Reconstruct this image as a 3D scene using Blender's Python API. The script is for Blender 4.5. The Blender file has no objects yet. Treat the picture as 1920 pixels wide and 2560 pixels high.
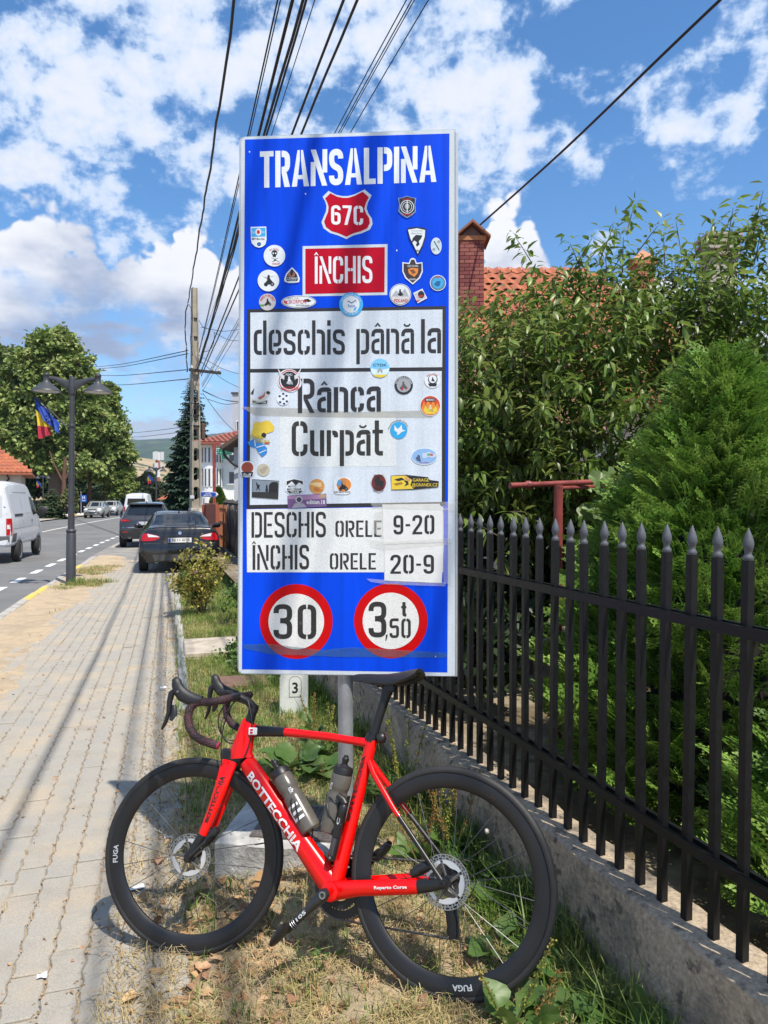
import bpy, bmesh, math, random
import numpy as np
from mathutils import Vector, Matrix, Quaternion
R_ = math.radians
rnd = random.Random(7)
rng = np.random.default_rng(11)
scene = bpy.context.scene
col = scene.collection
# ------------------------------------------------------------------ camera
CAMH, FOC, HOR = 1.648, 1775.0, 1243.0
PIT = math.atan((1280 - HOR) / FOC)
cam = bpy.data.cameras.new('camera')
cam.sensor_fit = 'VERTICAL'; cam.sensor_height = 36.0; cam.lens = FOC / 2560 * 36
cam.clip_start = 0.05; cam.clip_end = 20000
camo = bpy.data.objects.new('camera', cam); col.objects.link(camo)
camo.location = (0, 0, CAMH); camo.rotation_euler = (math.pi / 2 - PIT, 0, 0)
scene.camera = camo
# ------------------------------------------------------------------ sun, sky, exposure
SUN_AZ, SUN_EL = R_(39.0), R_(61.5)      # the light travels forward-left
LDIR = Vector((-math.sin(SUN_AZ) * math.cos(SUN_EL), math.cos(SUN_AZ) * math.cos(SUN_EL), -math.sin(SUN_EL)))
sl = bpy.data.lights.new('sun', 'SUN'); sl.energy = 4.6; sl.angle = R_(0.53); sl.color = (1.0, 0.93, 0.82)
slo = bpy.data.objects.new('sun', sl); col.objects.link(slo)
slo.rotation_euler = LDIR.to_track_quat('-Z', 'Y').to_euler(); slo.location = (3, -4, 9)
vs = scene.view_settings
vs.view_transform = 'Standard'; vs.look = 'None'; vs.gamma = 1.0; vs.exposure = 0.55; vs.use_curve_mapping = False
scene.render.engine = 'CYCLES'
scene.cycles.max_bounces = 6; scene.cycles.transparent_max_bounces = 12
scene.cycles.volume_bounces = 0
scene.cycles.use_denoising = True

def ray(px, py):
    c, s = math.cos(PIT), math.sin(PIT)
    x = (px - 960) / FOC; u = (1280 - py) / FOC
    return Vector((x, c + u * s, u * c - s))
def at(px, py, Y):
    d = ray(px, py); return Vector((0, 0, CAMH)) + d * (Y / d.y)
def gnd(px, py, z=0.0):
    d = ray(px, py); return Vector((0, 0, CAMH)) + d * ((z - CAMH) / d.z)

class NT:
    def __init__(s, nt): s.nt = nt
    def n(s, t, **k):
        o = s.nt.nodes.new(t)
        for a, b in k.items():
            if a.startswith('i_'): o.inputs[a[2:].replace('_', ' ')].default_value = b
            else: setattr(o, a, b)
        return o
    def l(s, a, b): s.nt.links.new(a, b)
    def math(s, op, a, b=None, c=None, clamp=False):
        o = s.nt.nodes.new('ShaderNodeMath'); o.operation = op; o.use_clamp = clamp
        for i, v in enumerate((a, b, c)):
            if v is None: continue
            if hasattr(v, 'links'): s.l(v, o.inputs[i])
            else: o.inputs[i].default_value = v
        return o.outputs[0]
    def mr(s, v, a, b, c=0.0, d=1.0, smooth=True):
        o = s.nt.nodes.new('ShaderNodeMapRange'); o.interpolation_type = 'SMOOTHSTEP' if smooth else 'LINEAR'
        s.l(v, o.inputs[0]); o.inputs[1].default_value = a; o.inputs[2].default_value = b
        o.inputs[3].default_value = c; o.inputs[4].default_value = d
        return o.outputs[0]
    def mix(s, f, a, b, mode='MIX'):
        o = s.nt.nodes.new('ShaderNodeMix'); o.data_type = 'RGBA'; o.blend_type = mode
        for i, v in ((0, f), (6, a), (7, b)):
            if hasattr(v, 'links'): s.l(v, o.inputs[i])
            elif i == 0: o.inputs[0].default_value = v
            else: o.inputs[i].default_value = (v[0], v[1], v[2], 1)
        return o.outputs[2]
    def noise(s, vec, scale, detail=4, rough=.55, dist=0.0, out=0):
        o = s.nt.nodes.new('ShaderNodeTexNoise'); s.l(vec, o.inputs['Vector'])
        o.inputs['Scale'].default_value = scale; o.inputs['Detail'].default_value = detail
        o.inputs['Roughness'].default_value = rough; o.inputs['Distortion'].default_value = dist
        return o.outputs[out]

world = bpy.data.worlds.new('World'); scene.world = world; world.use_nodes = True
def make_world():
    nt = world.node_tree; nt.nodes.clear(); N = NT(nt)
    out = N.n('ShaderNodeOutputWorld'); bg = N.n('ShaderNodeBackground'); bg.inputs[1].default_value = 0.1
    N.l(bg.outputs[0], out.inputs[0])
    sky = N.n('ShaderNodeTexSky', sky_type='NISHITA', sun_disc=False, sun_elevation=SUN_EL,
              sun_rotation=math.pi - SUN_AZ, altitude=450, air_density=1.0, dust_density=0.4, ozone_density=2.0)
    hs = N.n('ShaderNodeHueSaturation'); hs.inputs['Saturation'].default_value = 1.27; hs.inputs['Value'].default_value = 1.34; N.l(sky.outputs[0], hs.inputs['Color'])
    tc = N.n('ShaderNodeTexCoord'); d = tc.outputs['Generated']
    sep = N.n('ShaderNodeSeparateXYZ'); N.l(d, sep.inputs[0])
    z = sep.outputs[2]
    def near(q, r, w):
        v = ray(*q).normalized(); dn = N.n('ShaderNodeVectorMath', operation='DISTANCE'); N.l(d, dn.inputs[0]); dn.inputs[1].default_value = v
        return N.mr(dn.outputs['Value'], 0, r, w, 0)
    # broken high layer: the direction projected on a plane overhead
    zz = N.math('ADD', N.math('MAXIMUM', z, 0.0), 0.22)
    px = N.math('DIVIDE', sep.outputs[0], zz); py = N.math('DIVIDE', sep.outputs[1], zz)
    cv = N.n('ShaderNodeCombineXYZ'); N.l(px, cv.inputs[0]); N.l(py, cv.inputs[1]); cv.inputs[2].default_value = 3.7
    n1 = N.math('ADD', N.math('MULTIPLY', N.noise(cv.outputs[0], 7.2, 5, .6, .2), .8), N.math('MULTIPLY', N.noise(d, 19.0, 5, .6, .1), .8)); n1 = N.math('SUBTRACT', n1, .3)
    n2 = N.noise(cv.outputs[0], 1.5, 3, .5)
    fld = N.math('ADD', N.math('MULTIPLY', n1, 1.0), N.math('MULTIPLY', N.math('SUBTRACT', n2, .5), .45))
    for q, r, w in (((120, 330), .26, .10), ((330, 230), .2, .08), ((620, 120), .22, .09), ((250, 60), .2, .06), ((1330, 230), .14, .15), ((1290, 420), .10, .12), ((1120, 130), .14, .10), ((1600, 400), .13, .17), ((1720, 300), .13, .16), ((1880, 240), .16, .14),
                    ((1480, 150), .17, -.14), ((1430, 500), .12, -.12), ((1800, 560), .2, -.16), ((1650, 60), .17, -.12), ((1560, 590), .14, -.10), ((60, 540), .14, -.08), ((330, 590), .16, -.08), ((520, 500), .10, .05), ((30, 120), .1, -.05), ((880, 200), .12, -.05), ((1250, 560), .10, -.10)):
        fld = N.math('ADD', fld, near(q, r, w * .8))
    high = N.math('MULTIPLY', N.mr(fld, .465, .63), N.mr(z, .03, .25))
    hcol = N.mix(N.mr(fld, .50, .76), (4.1, 5.3, 7.2), (6.4, 6.6, 7.1))
    c1 = N.mix(N.math('MULTIPLY', high, .95), hs.outputs[0], hcol)
    # low cumulus bank: billowed upper edge, bright heads, grey bases
    fl_ = N.n('ShaderNodeVectorMath', operation='MULTIPLY'); N.l(d, fl_.inputs[0]); fl_.inputs[1].default_value = (1, 1, 0)
    az = N.n('ShaderNodeVectorMath', operation='NORMALIZE'); N.l(fl_.outputs[0], az.inputs[0])
    def bump(qx, r, w):
        v = ray(qx, HOR); v.z = 0; dn = N.n('ShaderNodeVectorMath', operation='DISTANCE'); N.l(az.outputs[0], dn.inputs[0]); dn.inputs[1].default_value = v.normalized()
        return N.mr(dn.outputs['Value'], 0, r, w, 0)
    nb = N.noise(d, 8.0, 6, .52, .0)
    nbig = N.noise(az.outputs[0], 2.4, 2, .5)
    wv = N.n('ShaderNodeVectorMath', operation='ADD'); N.l(d, wv.inputs[0]); sc_ = N.n('ShaderNodeVectorMath', operation='SCALE'); N.l(N.noise(d, 16, 3, .55, 0, 1), sc_.inputs[0]); sc_.inputs[3].default_value = .07; N.l(sc_.outputs[0], wv.inputs[1])
    def cells(s):
        vo = N.n('ShaderNodeTexVoronoi', feature='F1'); vo.inputs['Scale'].default_value = s; N.l(wv.outputs[0], vo.inputs['Vector']); return N.math('SUBTRACT', .5, vo.outputs['Distance'])
    puff = N.math('ADD', N.math('MULTIPLY', cells(11), .7), N.math('MULTIPLY', cells(26), .4))
    top = N.math('ADD', N.math('MULTIPLY', N.math('SUBTRACT', nbig, .5), .10), .225)
    for q, r, w in ((60, .20, .055), (250, .16, .06), (450, .16, .05), (640, .16, .035), (1270, .14, .125), (1400, .06, .02), (1570, .10, .06), (1830, .16, .02)):
        top = N.math('ADD', top, bump(q, r, w))
    edge = N.math('ADD', N.math('SUBTRACT', top, z), N.math('ADD', N.math('MULTIPLY', N.math('SUBTRACT', nb, .5), .15), N.math('MULTIPLY', puff, .13)))
    body = N.math('MULTIPLY', N.mr(edge, .0, .012), N.mr(z, -.02, .03))
    sc2 = N.n('ShaderNodeVectorMath', operation='MULTIPLY'); N.l(d, sc2.inputs[0]); sc2.inputs[1].default_value = (1, 1, 2.6)
    gap = N.noise(sc2.outputs[0], 5.0, 5, .58, .0)
    body = N.math('MULTIPLY', body, N.math('ADD', N.mr(gap, .44, .56), N.mr(edge, .13, .05), clamp=True))
    sh = N.math('ADD', N.math('SUBTRACT', edge, N.math('MULTIPLY', puff, .20)), N.math('MULTIPLY', N.math('SUBTRACT', N.noise(sc2.outputs[0], 9, 4, .58), .5), .20))
    ccol = N.mix(N.mr(sh, .0, .14), (7.0, 7.05, 7.3), (2.5, 3.1, 4.5))
    ccol = N.mix(N.mr(z, .20, .08), ccol, N.mix(N.mr(gap, .40, .66), (3.0, 3.6, 4.9), (5.6, 5.8, 6.3)))
    c2 = N.mix(body, c1, ccol)
    N.l(c2, bg.inputs[0])
make_world()
world.cycles.sampling_method = 'MANUAL'; world.cycles.sample_map_resolution = 512
HAZE = .00012
# ------------------------------------------------------------------ materials
MATS = {}
def mat(name, c, rough=.6, metal=0.0, var=.12, vs=12.0, bump=0.0, bs=60.0, coat=0.0, c2=None, c2s=3.0, c2t=(.45, .6), spec=.5,
        island=0.0, transl=0.0, stripes=None, trans=0.0, alpha=1.0, det=4, c3=None, c3s=20., c3t=(.55, .7), rvar=0.0, wc=False):
    if name in MATS: return MATS[name]
    m = bpy.data.materials.new(name); m.use_nodes = True; nt = m.node_tree; nt.nodes.clear(); N = NT(nt)
    out = N.n('ShaderNodeOutputMaterial'); b = N.n('ShaderNodeBsdfPrincipled')
    b.inputs['Roughness'].default_value = rough; b.inputs['Metallic'].default_value = metal
    b.inputs['Specular IOR Level'].default_value = spec
    b.inputs['Coat Weight'].default_value = coat; b.inputs['Coat Roughness'].default_value = .04
    b.inputs['Transmission Weight'].default_value = trans
    b.inputs['Alpha'].default_value = alpha
    tc = N.n('ShaderNodeNewGeometry' if wc else 'ShaderNodeTexCoord'); vec = tc.outputs['Position' if wc else 'Object']
    colr = None
    n0 = N.noise(vec, vs, det, .6)
    if c2 is not None:
        f = N.mr(N.noise(vec, c2s, 5, .6), c2t[0], c2t[1])
        colr = N.mix(f, c, c2)
    else:
        rgb = N.n('ShaderNodeRGB'); rgb.outputs[0].default_value = (c[0], c[1], c[2], 1); colr = rgb.outputs[0]
    if c3 is not None:
        f = N.mr(N.noise(vec, c3s, 4, .6), c3t[0], c3t[1]); colr = N.mix(f, colr, c3)
    if var > 0:
        k = N.mr(n0, .25, .75, 1 - var, 1 + var, False)
        hv = N.n('ShaderNodeHueSaturation'); N.l(colr, hv.inputs['Color']); N.l(k, hv.inputs['Value']); colr = hv.outputs[0]
    if island > 0:
        g = N.n('ShaderNodeNewGeometry'); hv = N.n('ShaderNodeHueSaturation'); N.l(colr, hv.inputs['Color'])
        r = g.outputs['Random Per Island']
        N.l(N.mr(r, 0, 1, 1 - island, 1 + island, False), hv.inputs['Value'])
        r2 = N.math('FRACT', N.math('MULTIPLY', r, 7.31))
        N.l(N.mr(r2, 0, 1, .5 - .035 * island, .5 + .035 * island, False), hv.inputs['Hue'])
        colr = hv.outputs[0]
    N.l(colr, b.inputs['Base Color'])
    if rvar > 0:
        N.l(N.mr(n0, .3, .7, max(0, rough - rvar), rough + rvar, False), b.inputs['Roughness'])
    if bump > 0:
        bn = N.n('ShaderNodeBump'); bn.inputs['Strength'].default_value = min(1, bump); bn.inputs['Distance'].default_value = .01
        N.l(N.noise(vec, bs, 5, .65), bn.inputs['Height']); N.l(bn.outputs[0], b.inputs['Normal'])
    sh = b.outputs[0]
    if transl > 0:
        t = N.n('ShaderNodeBsdfTranslucent'); N.l(colr, t.inputs[0]); ms = N.n('ShaderNodeMixShader'); ms.inputs[0].default_value = transl
        N.l(b.outputs[0], ms.inputs[1]); N.l(t.outputs[0], ms.inputs[2]); sh = ms.outputs[0]
    N.l(sh, out.inputs[0])
    MATS[name] = m; return m

# ------------------------------------------------------------------ mesh helpers
class MB:
    """collects faces; build() links them as one mesh object"""
    def __init__(s): s.v = []; s.f = []; s.m = []; s.cur = 0
    def add(s, vs, fs):
        o = len(s.v); s.v += [tuple(p) for p in vs]
        for f in fs: s.f.append(tuple(i + o for i in f)); s.m.append(s.cur)
        return s
    def box(s, c, d, M=None, taper=1.0):
        x, y, z = d[0] / 2, d[1] / 2, d[2] / 2; t = taper
        P = [(-x, -y, -z), (x, -y, -z), (x, y, -z), (-x, y, -z), (-x * t, -y * t, z), (x * t, -y * t, z), (x * t, y * t, z), (-x * t, y * t, z)]
        c = Vector(c)
        P = [(M @ Vector(p) if M else Vector(p)) + c for p in P]
        return s.add(P, [(0, 3, 2, 1), (4, 5, 6, 7), (0, 1, 5, 4), (1, 2, 6, 5), (2, 3, 7, 6), (3, 0, 4, 7)])
    def bbox(s, c, d, b=.01, M=None):
        """box with bevelled vertical and top edges"""
        x, y, z = d[0] / 2, d[1] / 2, d[2] / 2; c = Vector(c)
        def ring(x, y, zz, b): return [(-x + b, -y, zz), (x - b, -y, zz), (x, -y + b, zz), (x, y - b, zz), (x - b, y, zz), (-x + b, y, zz), (-x, y - b, zz), (-x, -y + b, zz)]
        P = ring(x - b, y - b, -z, b * .6) + ring(x, y, -z + b, b) + ring(x, y, z - b, b) + ring(x - b, y - b, z, b * .6)
        P = [(M @ Vector(p) if M else Vector(p)) + c for p in P]
        F = [tuple(range(7, -1, -1)), tuple(range(24, 32))]
        for k in range(3):
            for i in range(8): F.append((k * 8 + i, k * 8 + (i + 1) % 8, k * 8 + 8 + (i + 1) % 8, k * 8 + 8 + i))
        return s.add(P, F)
    def sweep(s, path, rad, n=10, ref=(0, 1, 0), caps=True, closed=False, sq=1.0):
        """tube; rad item = r or (r_ref, r_perp); ref = approx side direction"""
        path = [Vector(p) for p in path]; m = len(path)
        if not isinstance(rad, (list, tuple)) or (isinstance(rad, tuple)): rad = [rad] * m
        V = []; ref = Vector(ref)
        for i, p in enumerate(path):
            if closed: t = path[(i + 1) % m] - path[i - 1]
            else: t = path[min(i + 1, m - 1)] - path[max(i - 1, 0)]
            t.normalize(); a = ref - t * ref.dot(t)
            if a.length < 1e-4: a = Vector((1, 0, 0)) - t * t.x
            if a.length < 1e-4: a = Vector((0, 0, 1)) - t * t.z
            a.normalize(); b = t.cross(a); r = rad[i]; ra, rb = (r if isinstance(r, (tuple, list)) else (r, r))
            for k in range(n):
                an = 2 * math.pi * k / n; ca, sa = math.cos(an), math.sin(an)
                if sq != 1.0: ca = math.copysign(abs(ca) ** sq, ca); sa = math.copysign(abs(sa) ** sq, sa)
                V.append(p + a * (ra * ca) + b * (rb * sa))
        F = []
        for i in range(m if closed else m - 1):
            j = (i + 1) % m
            for k in range(n): F.append((i * n + k, i * n + (k + 1) % n, j * n + (k + 1) % n, j * n + k))
        if caps and not closed: F.append(tuple(range(n - 1, -1, -1))); F.append(tuple((m - 1) * n + k for k in range(n)))
        return s.add(V, F)
    def lathe(s, prof, n=24, M=None, closed=False):
        """prof: (r, h) about local Z"""
        V = []; m = len(prof)
        for r, h in prof:
            for k in range(n):
                a = 2 * math.pi * k / n; p = Vector((r * math.cos(a), r * math.sin(a), h)); V.append(M @ p if M else p)
        F = []
        for i in range(m if closed else m - 1):
            j = (i + 1) % m
            for k in range(n): F.append((i * n + k, i * n + (k + 1) % n, j * n + (k + 1) % n, j * n + k))
        if not closed:
            if prof[0][0] > 1e-6: F.append(tuple(range(n - 1, -1, -1)))
            if prof[-1][0] > 1e-6: F.append(tuple((m - 1) * n + k for k in range(n)))
        return s.add(V, F)
    def prism(s, poly, h0, h1, M=None):
        n = len(poly); P = [Vector((x, y, h0)) for x, y in poly] + [Vector((x, y, h1)) for x, y in poly]
        if M: P = [M @ p for p in P]
        return s.add(P, [tuple(range(n - 1, -1, -1)), tuple(range(n, 2 * n))] + [(i, (i + 1) % n, n + (i + 1) % n, n + i) for i in range(n)])
    def build(s, name, m, parent=None, smooth=0, link=True):
        me = bpy.data.meshes.new(name); me.from_pydata(s.v, [], s.f)
        ms = m if isinstance(m, (list, tuple)) else [m]
        for q in ms: me.materials.append(q)
        if len(ms) > 1: me.polygons.foreach_set('material_index', s.m)
        if smooth:
            me.polygons.foreach_set('use_smooth', [True] * len(s.f)); me.set_sharp_from_angle(angle=R_(smooth))
        me.update()
        return put(name, me, parent) if link else me
def put(name, me, parent=None, loc=None):
    o = bpy.data.objects.new(name, me); col.objects.link(o)
    if parent: o.parent = parent
    if loc is not None: o.location = loc
    return o
def npmesh(name, V, F, m, parent=None, smooth=True, link=True):
    V = np.asarray(V, np.float32); F = np.asarray(F, np.int32); k = F.shape[1]
    me = bpy.data.meshes.new(name); me.vertices.add(len(V)); me.vertices.foreach_set('co', V.ravel())
    me.loops.add(F.size); me.loops.foreach_set('vertex_index', F.ravel())
    me.polygons.add(len(F)); me.polygons.foreach_set('loop_start', np.arange(0, F.size, k, dtype=np.int32))
    me.polygons.foreach_set('use_smooth', np.full(len(F), smooth))
    me.materials.append(m); me.update(calc_edges=True)
    return put(name, me, parent) if link else me
def tag(o, label=None, cat=None, group=None, kind=None):
    if label: o['label'] = label
    if cat: o['category'] = cat
    if group: o['group'] = group
    if kind: o['kind'] = kind
    return o
def thing(name, label, cat, loc=(0, 0, 0), rotz=0.0, group=None):
    o = bpy.data.objects.new(name, None); col.objects.link(o); o.empty_display_size = .1
    o.location = loc; o.rotation_euler = (0, 0, rotz)
    return tag(o, label, cat, group)
def kids(o): return [c for c in bpy.data.objects if c.parent == o]
def copy_tree(o, parent=None, ch=None):
    c = o.copy(); col.objects.link(c); c.parent = parent
    for k in kids(o): copy_tree(k, c)
    return c
# text: builtin font only
def text_mesh(s, size=1.0, bold=.0):
    cu = bpy.data.curves.new('lettering', 'FONT'); cu.body = s; cu.size = size; cu.resolution_u = 2; cu.offset = bold
    o = bpy.data.objects.new('lettering', cu)
    me = bpy.data.meshes.new_from_object(o)
    bpy.data.objects.remove(o); bpy.data.curves.remove(cu)
    V = np.zeros(len(me.vertices) * 3); me.vertices.foreach_get('co', V); V = V.reshape(-1, 3)
    F = [tuple(p.vertices) for p in me.polygons]; bpy.data.meshes.remove(me)
    return V, F
def text_fit(s, w=None, h=None, bold=.008):
    """vertices scaled so the ink box is w x h, centred on 0"""
    V, F = text_mesh(s, 1.0, bold)
    a, b = V.min(0), V.max(0); c = (a + b) / 2; V = V - c; d = b - a
    sx = w / d[0] if w else None; sy = h / d[1] if h else None
    sx = sx or sy; sy = sy or sx
    return [(x * sx, y * sy, 0) for x, y, _ in V], F
def place(V, M): return [M @ Vector(p) for p in V]
TH = R_(16.6)
def rd(s, t, z=0.0):
    """road frame: s metres along the street, t metres to the right"""
    t = t + (.0007 * (s - 10) ** 2 if s > 10 else 0)
    return Vector((-math.sin(TH) * s + math.cos(TH) * t, math.cos(TH) * s + math.sin(TH) * t, z + drop(s)))
def drop(s): return -.0085 * min(36, max(0, s - 4))          # the street falls slightly away from the camera
def onst(px, Y, z=0.0):
    """point on the street level seen in photo column px at depth Y"""
    x = (px - 960) / FOC * Y; return Vector((x, Y, z + drop(-math.sin(TH) * x + math.cos(TH) * Y)))
def st(p): return (-math.sin(TH) * p[0] + math.cos(TH) * p[1], math.cos(TH) * p[0] + math.sin(TH) * p[1])
def sstep(a, b, x):
    x = min(1, max(0, (x - a) / (b - a))); return x * x * (3 - 2 * x)
def verge_z(s, t):
    """height of the planted strip between pavement and wall"""
    up = .105 * sstep(.03, .80, t) * (1 - .65 * sstep(4.5, 8, s))
    return up + .012 * math.sin(s * 5.1 + t * 7) * math.sin(t * 9.3 - s * 2.2) * sstep(.05, .3, t)
# ================================================================== SETTING
def struct(o): return tag(o, kind='structure')
def strip(s0, s1, t0, t1, z, ds=2.0, zf=None):
    b = MB(); n = max(1, int(math.ceil((s1 - s0) / ds))); V = []
    for i in range(n + 1):
        s = s0 + (s1 - s0) * i / n; V += [rd(s, t0, z), rd(s, t1, z)]
    return b.add(V, [(2 * i, 2 * i + 1, 2 * i + 3, 2 * i + 2) for i in range(n)])
m_ground = mat('dry_grass_ground', (.13, .12, .05), .95, c2=(.20, .16, .09), c2s=.25, vs=2, var=.3)
b = MB(); n = 64
b.add([(0, 200, -.6)] + [(9000 * math.cos(i * 2 * math.pi / n), 200 + 9000 * math.sin(i * 2 * math.pi / n), -.6) for i in range(n)], [(0, 1 + i, 1 + (i + 1) % n) for i in range(n)])
struct(b.build('ground', m_ground))
# ---- road
m_asph = mat('asphalt', (.145, .145, .142), .88, var=.15, vs=1.2, bump=.35, bs=160, c2=(.175, .172, .166), c2s=.35, c3=(.11, .11, .11), c3s=260, c3t=(.5, .62))
road = struct(strip(-30, 190, -12.6, -2.42, -.10, 3).build('road', m_asph))
m_paint = mat('road_paint', (.78, .78, .76), .6, var=.1, c2=(.5, .5, .5), c2s=14, c2t=(.56, .72), vs=40)
def dash(s0, s1, t, w): return strip(s0, s1, t - w / 2, t + w / 2, -.096, 1).build('lane_dash', m_paint, road)
for k in range(26):
    s0 = 5.2 + k * 1.98 + (0.1 if k % 3 else 0); dash(s0, s0 + 1.0, -3.36, .16)
strip(18, 150, -8.37, -8.23, -.096, 2).build('centre_line', m_paint, road)
# ---- kerb of separate stones
m_kerb = mat('kerb_concrete', (.40, .38, .34), .9, var=.2, bump=.4, bs=70, c2=(.28, .26, .23), c2s=6, wc=True)
m_kerby = mat('kerb_yellow_paint', (.70, .46, .06), .75, var=.2, c2=(.42, .38, .30), c2s=9, c2t=(.5, .64), bump=.3)
kerb = struct(strip(-6, 60, -2.43, -2.29, -.09, 2).build('kerb', m_kerb))
for k in range(60):
    s = -1 + k * 1.0
    if 22.5 < s < 28: continue
    o = MB().bbox((0, 0, 0), (.98, .135, .14), .014).build('kerb_stone', m_kerby if k in (14, 15, 20, 33) else m_kerb, kerb)
    o.location = rd(s + .5, -2.365 + rnd.uniform(-.006, .006), -.048 + rnd.uniform(-.006, .006)); o.rotation_euler = (rnd.uniform(-.02, .02), rnd.uniform(-.01, .01), math.pi / 2 + TH - .0014 * max(0, s - 10) + rnd.uniform(-.008, .008))
# ---- sidewalk: bed, pavers
m_bed = mat('paver_joint_sand', (.42, .33, .22), .95, var=.25, vs=60, bump=.6, bs=300, c2=(.30, .21, .12), c2s=9, c2t=(.5, .65))
walk = struct(strip(-3, 24, -2.3, .03, -.009, 1.0).build('sidewalk', m_bed))
struct(strip(24, 95, -2.3, .6, -.004, 3).build('far_sidewalk', mat('far_paving', (.34, .32, .28), .9, var=.25, vs=3, bump=.3, bs=20)))
struct(strip(-10, 190, -17.5, -12.6, -.0, 3).build('opposite_sidewalk', mat('opposite_paving', (.36, .32, .28), .9, c2=(.42, .30, .24), c2s=.3, var=.2)))
m_pav = [mat('paver_concrete_%d' % i, c, .92, var=.2, vs=150, bump=.5, bs=200, c2=c2, c2s=5, c2t=(.42, .7), c3=(.40, .335, .25), c3s=2.2, c3t=(.46, .72), wc=True)
         for i, (c, c2) in enumerate((((.335, .312, .27), (.30, .276, .236)), ((.315, .297, .262), (.335, .308, .262)), ((.345, .315, .268), (.305, .276, .232))))]
PW, PL = .117, .222
def paver_ring(ins, z, jit):
    hw, hl = PW / 2 - .0022 - ins, PL / 2 - .0025 - ins
    ys = (-hl, -hl * .75, -hl * .25, hl * .25, hl * .75, hl); off = (0, .0055, -.0055, .0055, -.0055, 0)
    L = [(-hw + o, y) for y, o in zip(ys, off)]; R = [(hw + o, y) for y, o in zip(ys, off)]
    return [(x + jit.uniform(-.0016, .0016), y + jit.uniform(-.0016, .0016), z) for x, y in R + L[::-1]]
def paver_mesh(seed):
    j = random.Random(seed); b = MB(); n = 12
    A = paver_ring(0, -.03, j); j = random.Random(seed); B = paver_ring(0, -.005, j); j = random.Random(seed); C = paver_ring(.0045, 0, j)
    b.add(A + B + C, [(k * n + i, k * n + (i + 1) % n, k * n + n + (i + 1) % n, k * n + n + i) for k in (0, 1) for i in range(n)] + [tuple(range(24, 36))])
    return b
pv = [paver_mesh(i) for i in range(6)]
pvm = [[p.build('paver', m, link=False) for m in m_pav] for p in pv]
spots = []
for c in range(20):
    for r in range(8, 108):
        t = -2.3 + PW * (c + .5) + .004; s = PL * (r + (.5 if c % 2 else 0)); p = rd(s, t)
        if p.y < 1.9: continue
        x = 960 + FOC * p.x / p.y; y = HOR + FOC * (CAMH - p.z) / p.y
        if -90 < x < 800 and y < 2700: spots.append((p.y, s, t))
spots.sort(); far = MB()
ringA = [v for v in pv[0].v]
for i, (d, s, t) in enumerate(spots):
    q = rnd.randrange(6); z = rnd.gauss(0, .0022); tilt = (rnd.gauss(0, .012), rnd.gauss(0, .012)); rz = TH + rnd.gauss(0, .012) + (math.pi if rnd.random() < .0 else 0)
    if t > -.13 and rnd.random() < .12 and s > 6: continue
    if i < 300:
        o = put('paver', pvm[q][rnd.choice((0, 0, 1, 2))], walk); o.location = rd(s, t, z); o.rotation_euler = (tilt[0], tilt[1], rz)
    else:
        M = Matrix.Translation(rd(s, t, z)) @ Matrix.Rotation(rz, 4, 'Z') @ Matrix.Rotation(tilt[0], 4, 'X') @ Matrix.Rotation(tilt[1], 4, 'Y')
        P = pv[q]; far.cur = rnd.choice((0, 0, 1, 2)); far.add([M @ Vector(v) for v in P.v[12:]], [tuple(a - 12 for a in f) for f in P.f[12:]])
tag(far.build('distant_pavers', m_pav, walk), kind='stuff')
# asphalt crossing where the cars stand
m_apron = mat('worn_asphalt', (.20, .195, .185), .9, var=.2, vs=2, bump=.4, bs=90, c2=(.27, .25, .22), c2s=1.2)
struct(strip(21.5, 33, -2.5, 1.2, .006, 1).build('driveway_crossing', m_apron))
# ---- edging stones of the planted strip
m_edge = mat('edging_concrete', (.40, .38, .35), .9, var=.2, bump=.4, bs=80)
edging = struct(strip(5.5, 14.2, .035, .12, -.03, 1).build('edging', m_edge))
for k in range(9):
    o = MB().bbox((0, 0, 0), (.98, .08, .12), .01).build('edging_stone', m_edge, edging)
    o.location = rd(6.2 + k * 1.0, .075 + rnd.uniform(-.012, .012), -.03 + rnd.uniform(-.008, .008)); o.rotation_euler = (rnd.uniform(-.05, .05), 0, math.pi / 2 + TH + rnd.uniform(-.02, .02))
# ---- planted strip (bare earth and thatch) reaching under the wall
m_earth = mat('verge_earth', (.36, .275, .175), .97, var=.25, vs=26, bump=.9, bs=130, c2=(.42, .33, .20), c2s=5, c2t=(.4, .6), c3=(.22, .20, .10), c3s=3, c3t=(.55, .68))
def grid(f, s0, s1, t0, t1, ns, ntt):
    V = []; F = []
    for i in range(ns + 1):
        for j in range(ntt + 1):
            s = s0 + (s1 - s0) * i / ns; t = t0 + (t1 - t0) * j / ntt; V.append(rd(s, t, f(s, t)))
    for i in range(ns):
        for j in range(ntt): a = i * (ntt + 1) + j; F.append((a, a + 1, a + ntt + 2, a + ntt + 1))
    return V, F
from mathutils import noise as mn
def rough(s, t, a=.012, k=9): return a * mn.noise(Vector((s * k, t * k, 1.7))) + a * .5 * mn.noise(Vector((s * k * 3.1, t * k * 3.1, 5.7)))
V, F = grid(lambda s, t: verge_z(s, t) - .004 + rough(s, t) * sstep(0, .2, t) - .03 * (1 - sstep(-.02, .05, t)), 1.2, 15, -.02, 2.0, 230, 60)
b = MB().add(V, F); struct(b.build('verge', m_earth, smooth=60))
V, F = grid(lambda s, t: -.008 + .12 * sstep(.6, 3, t) + rough(s, t, .02, 2) * sstep(.1, .6, t), 14.7, 80, -.05, 14, 60, 24)
struct(MB().add(V, F).build('verge_far', mat('far_verge', (.10, .12, .04), .95, c2=(.26, .2, .11), c2s=1.2, c2t=(.5, .6), var=.3, vs=6)))
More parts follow.
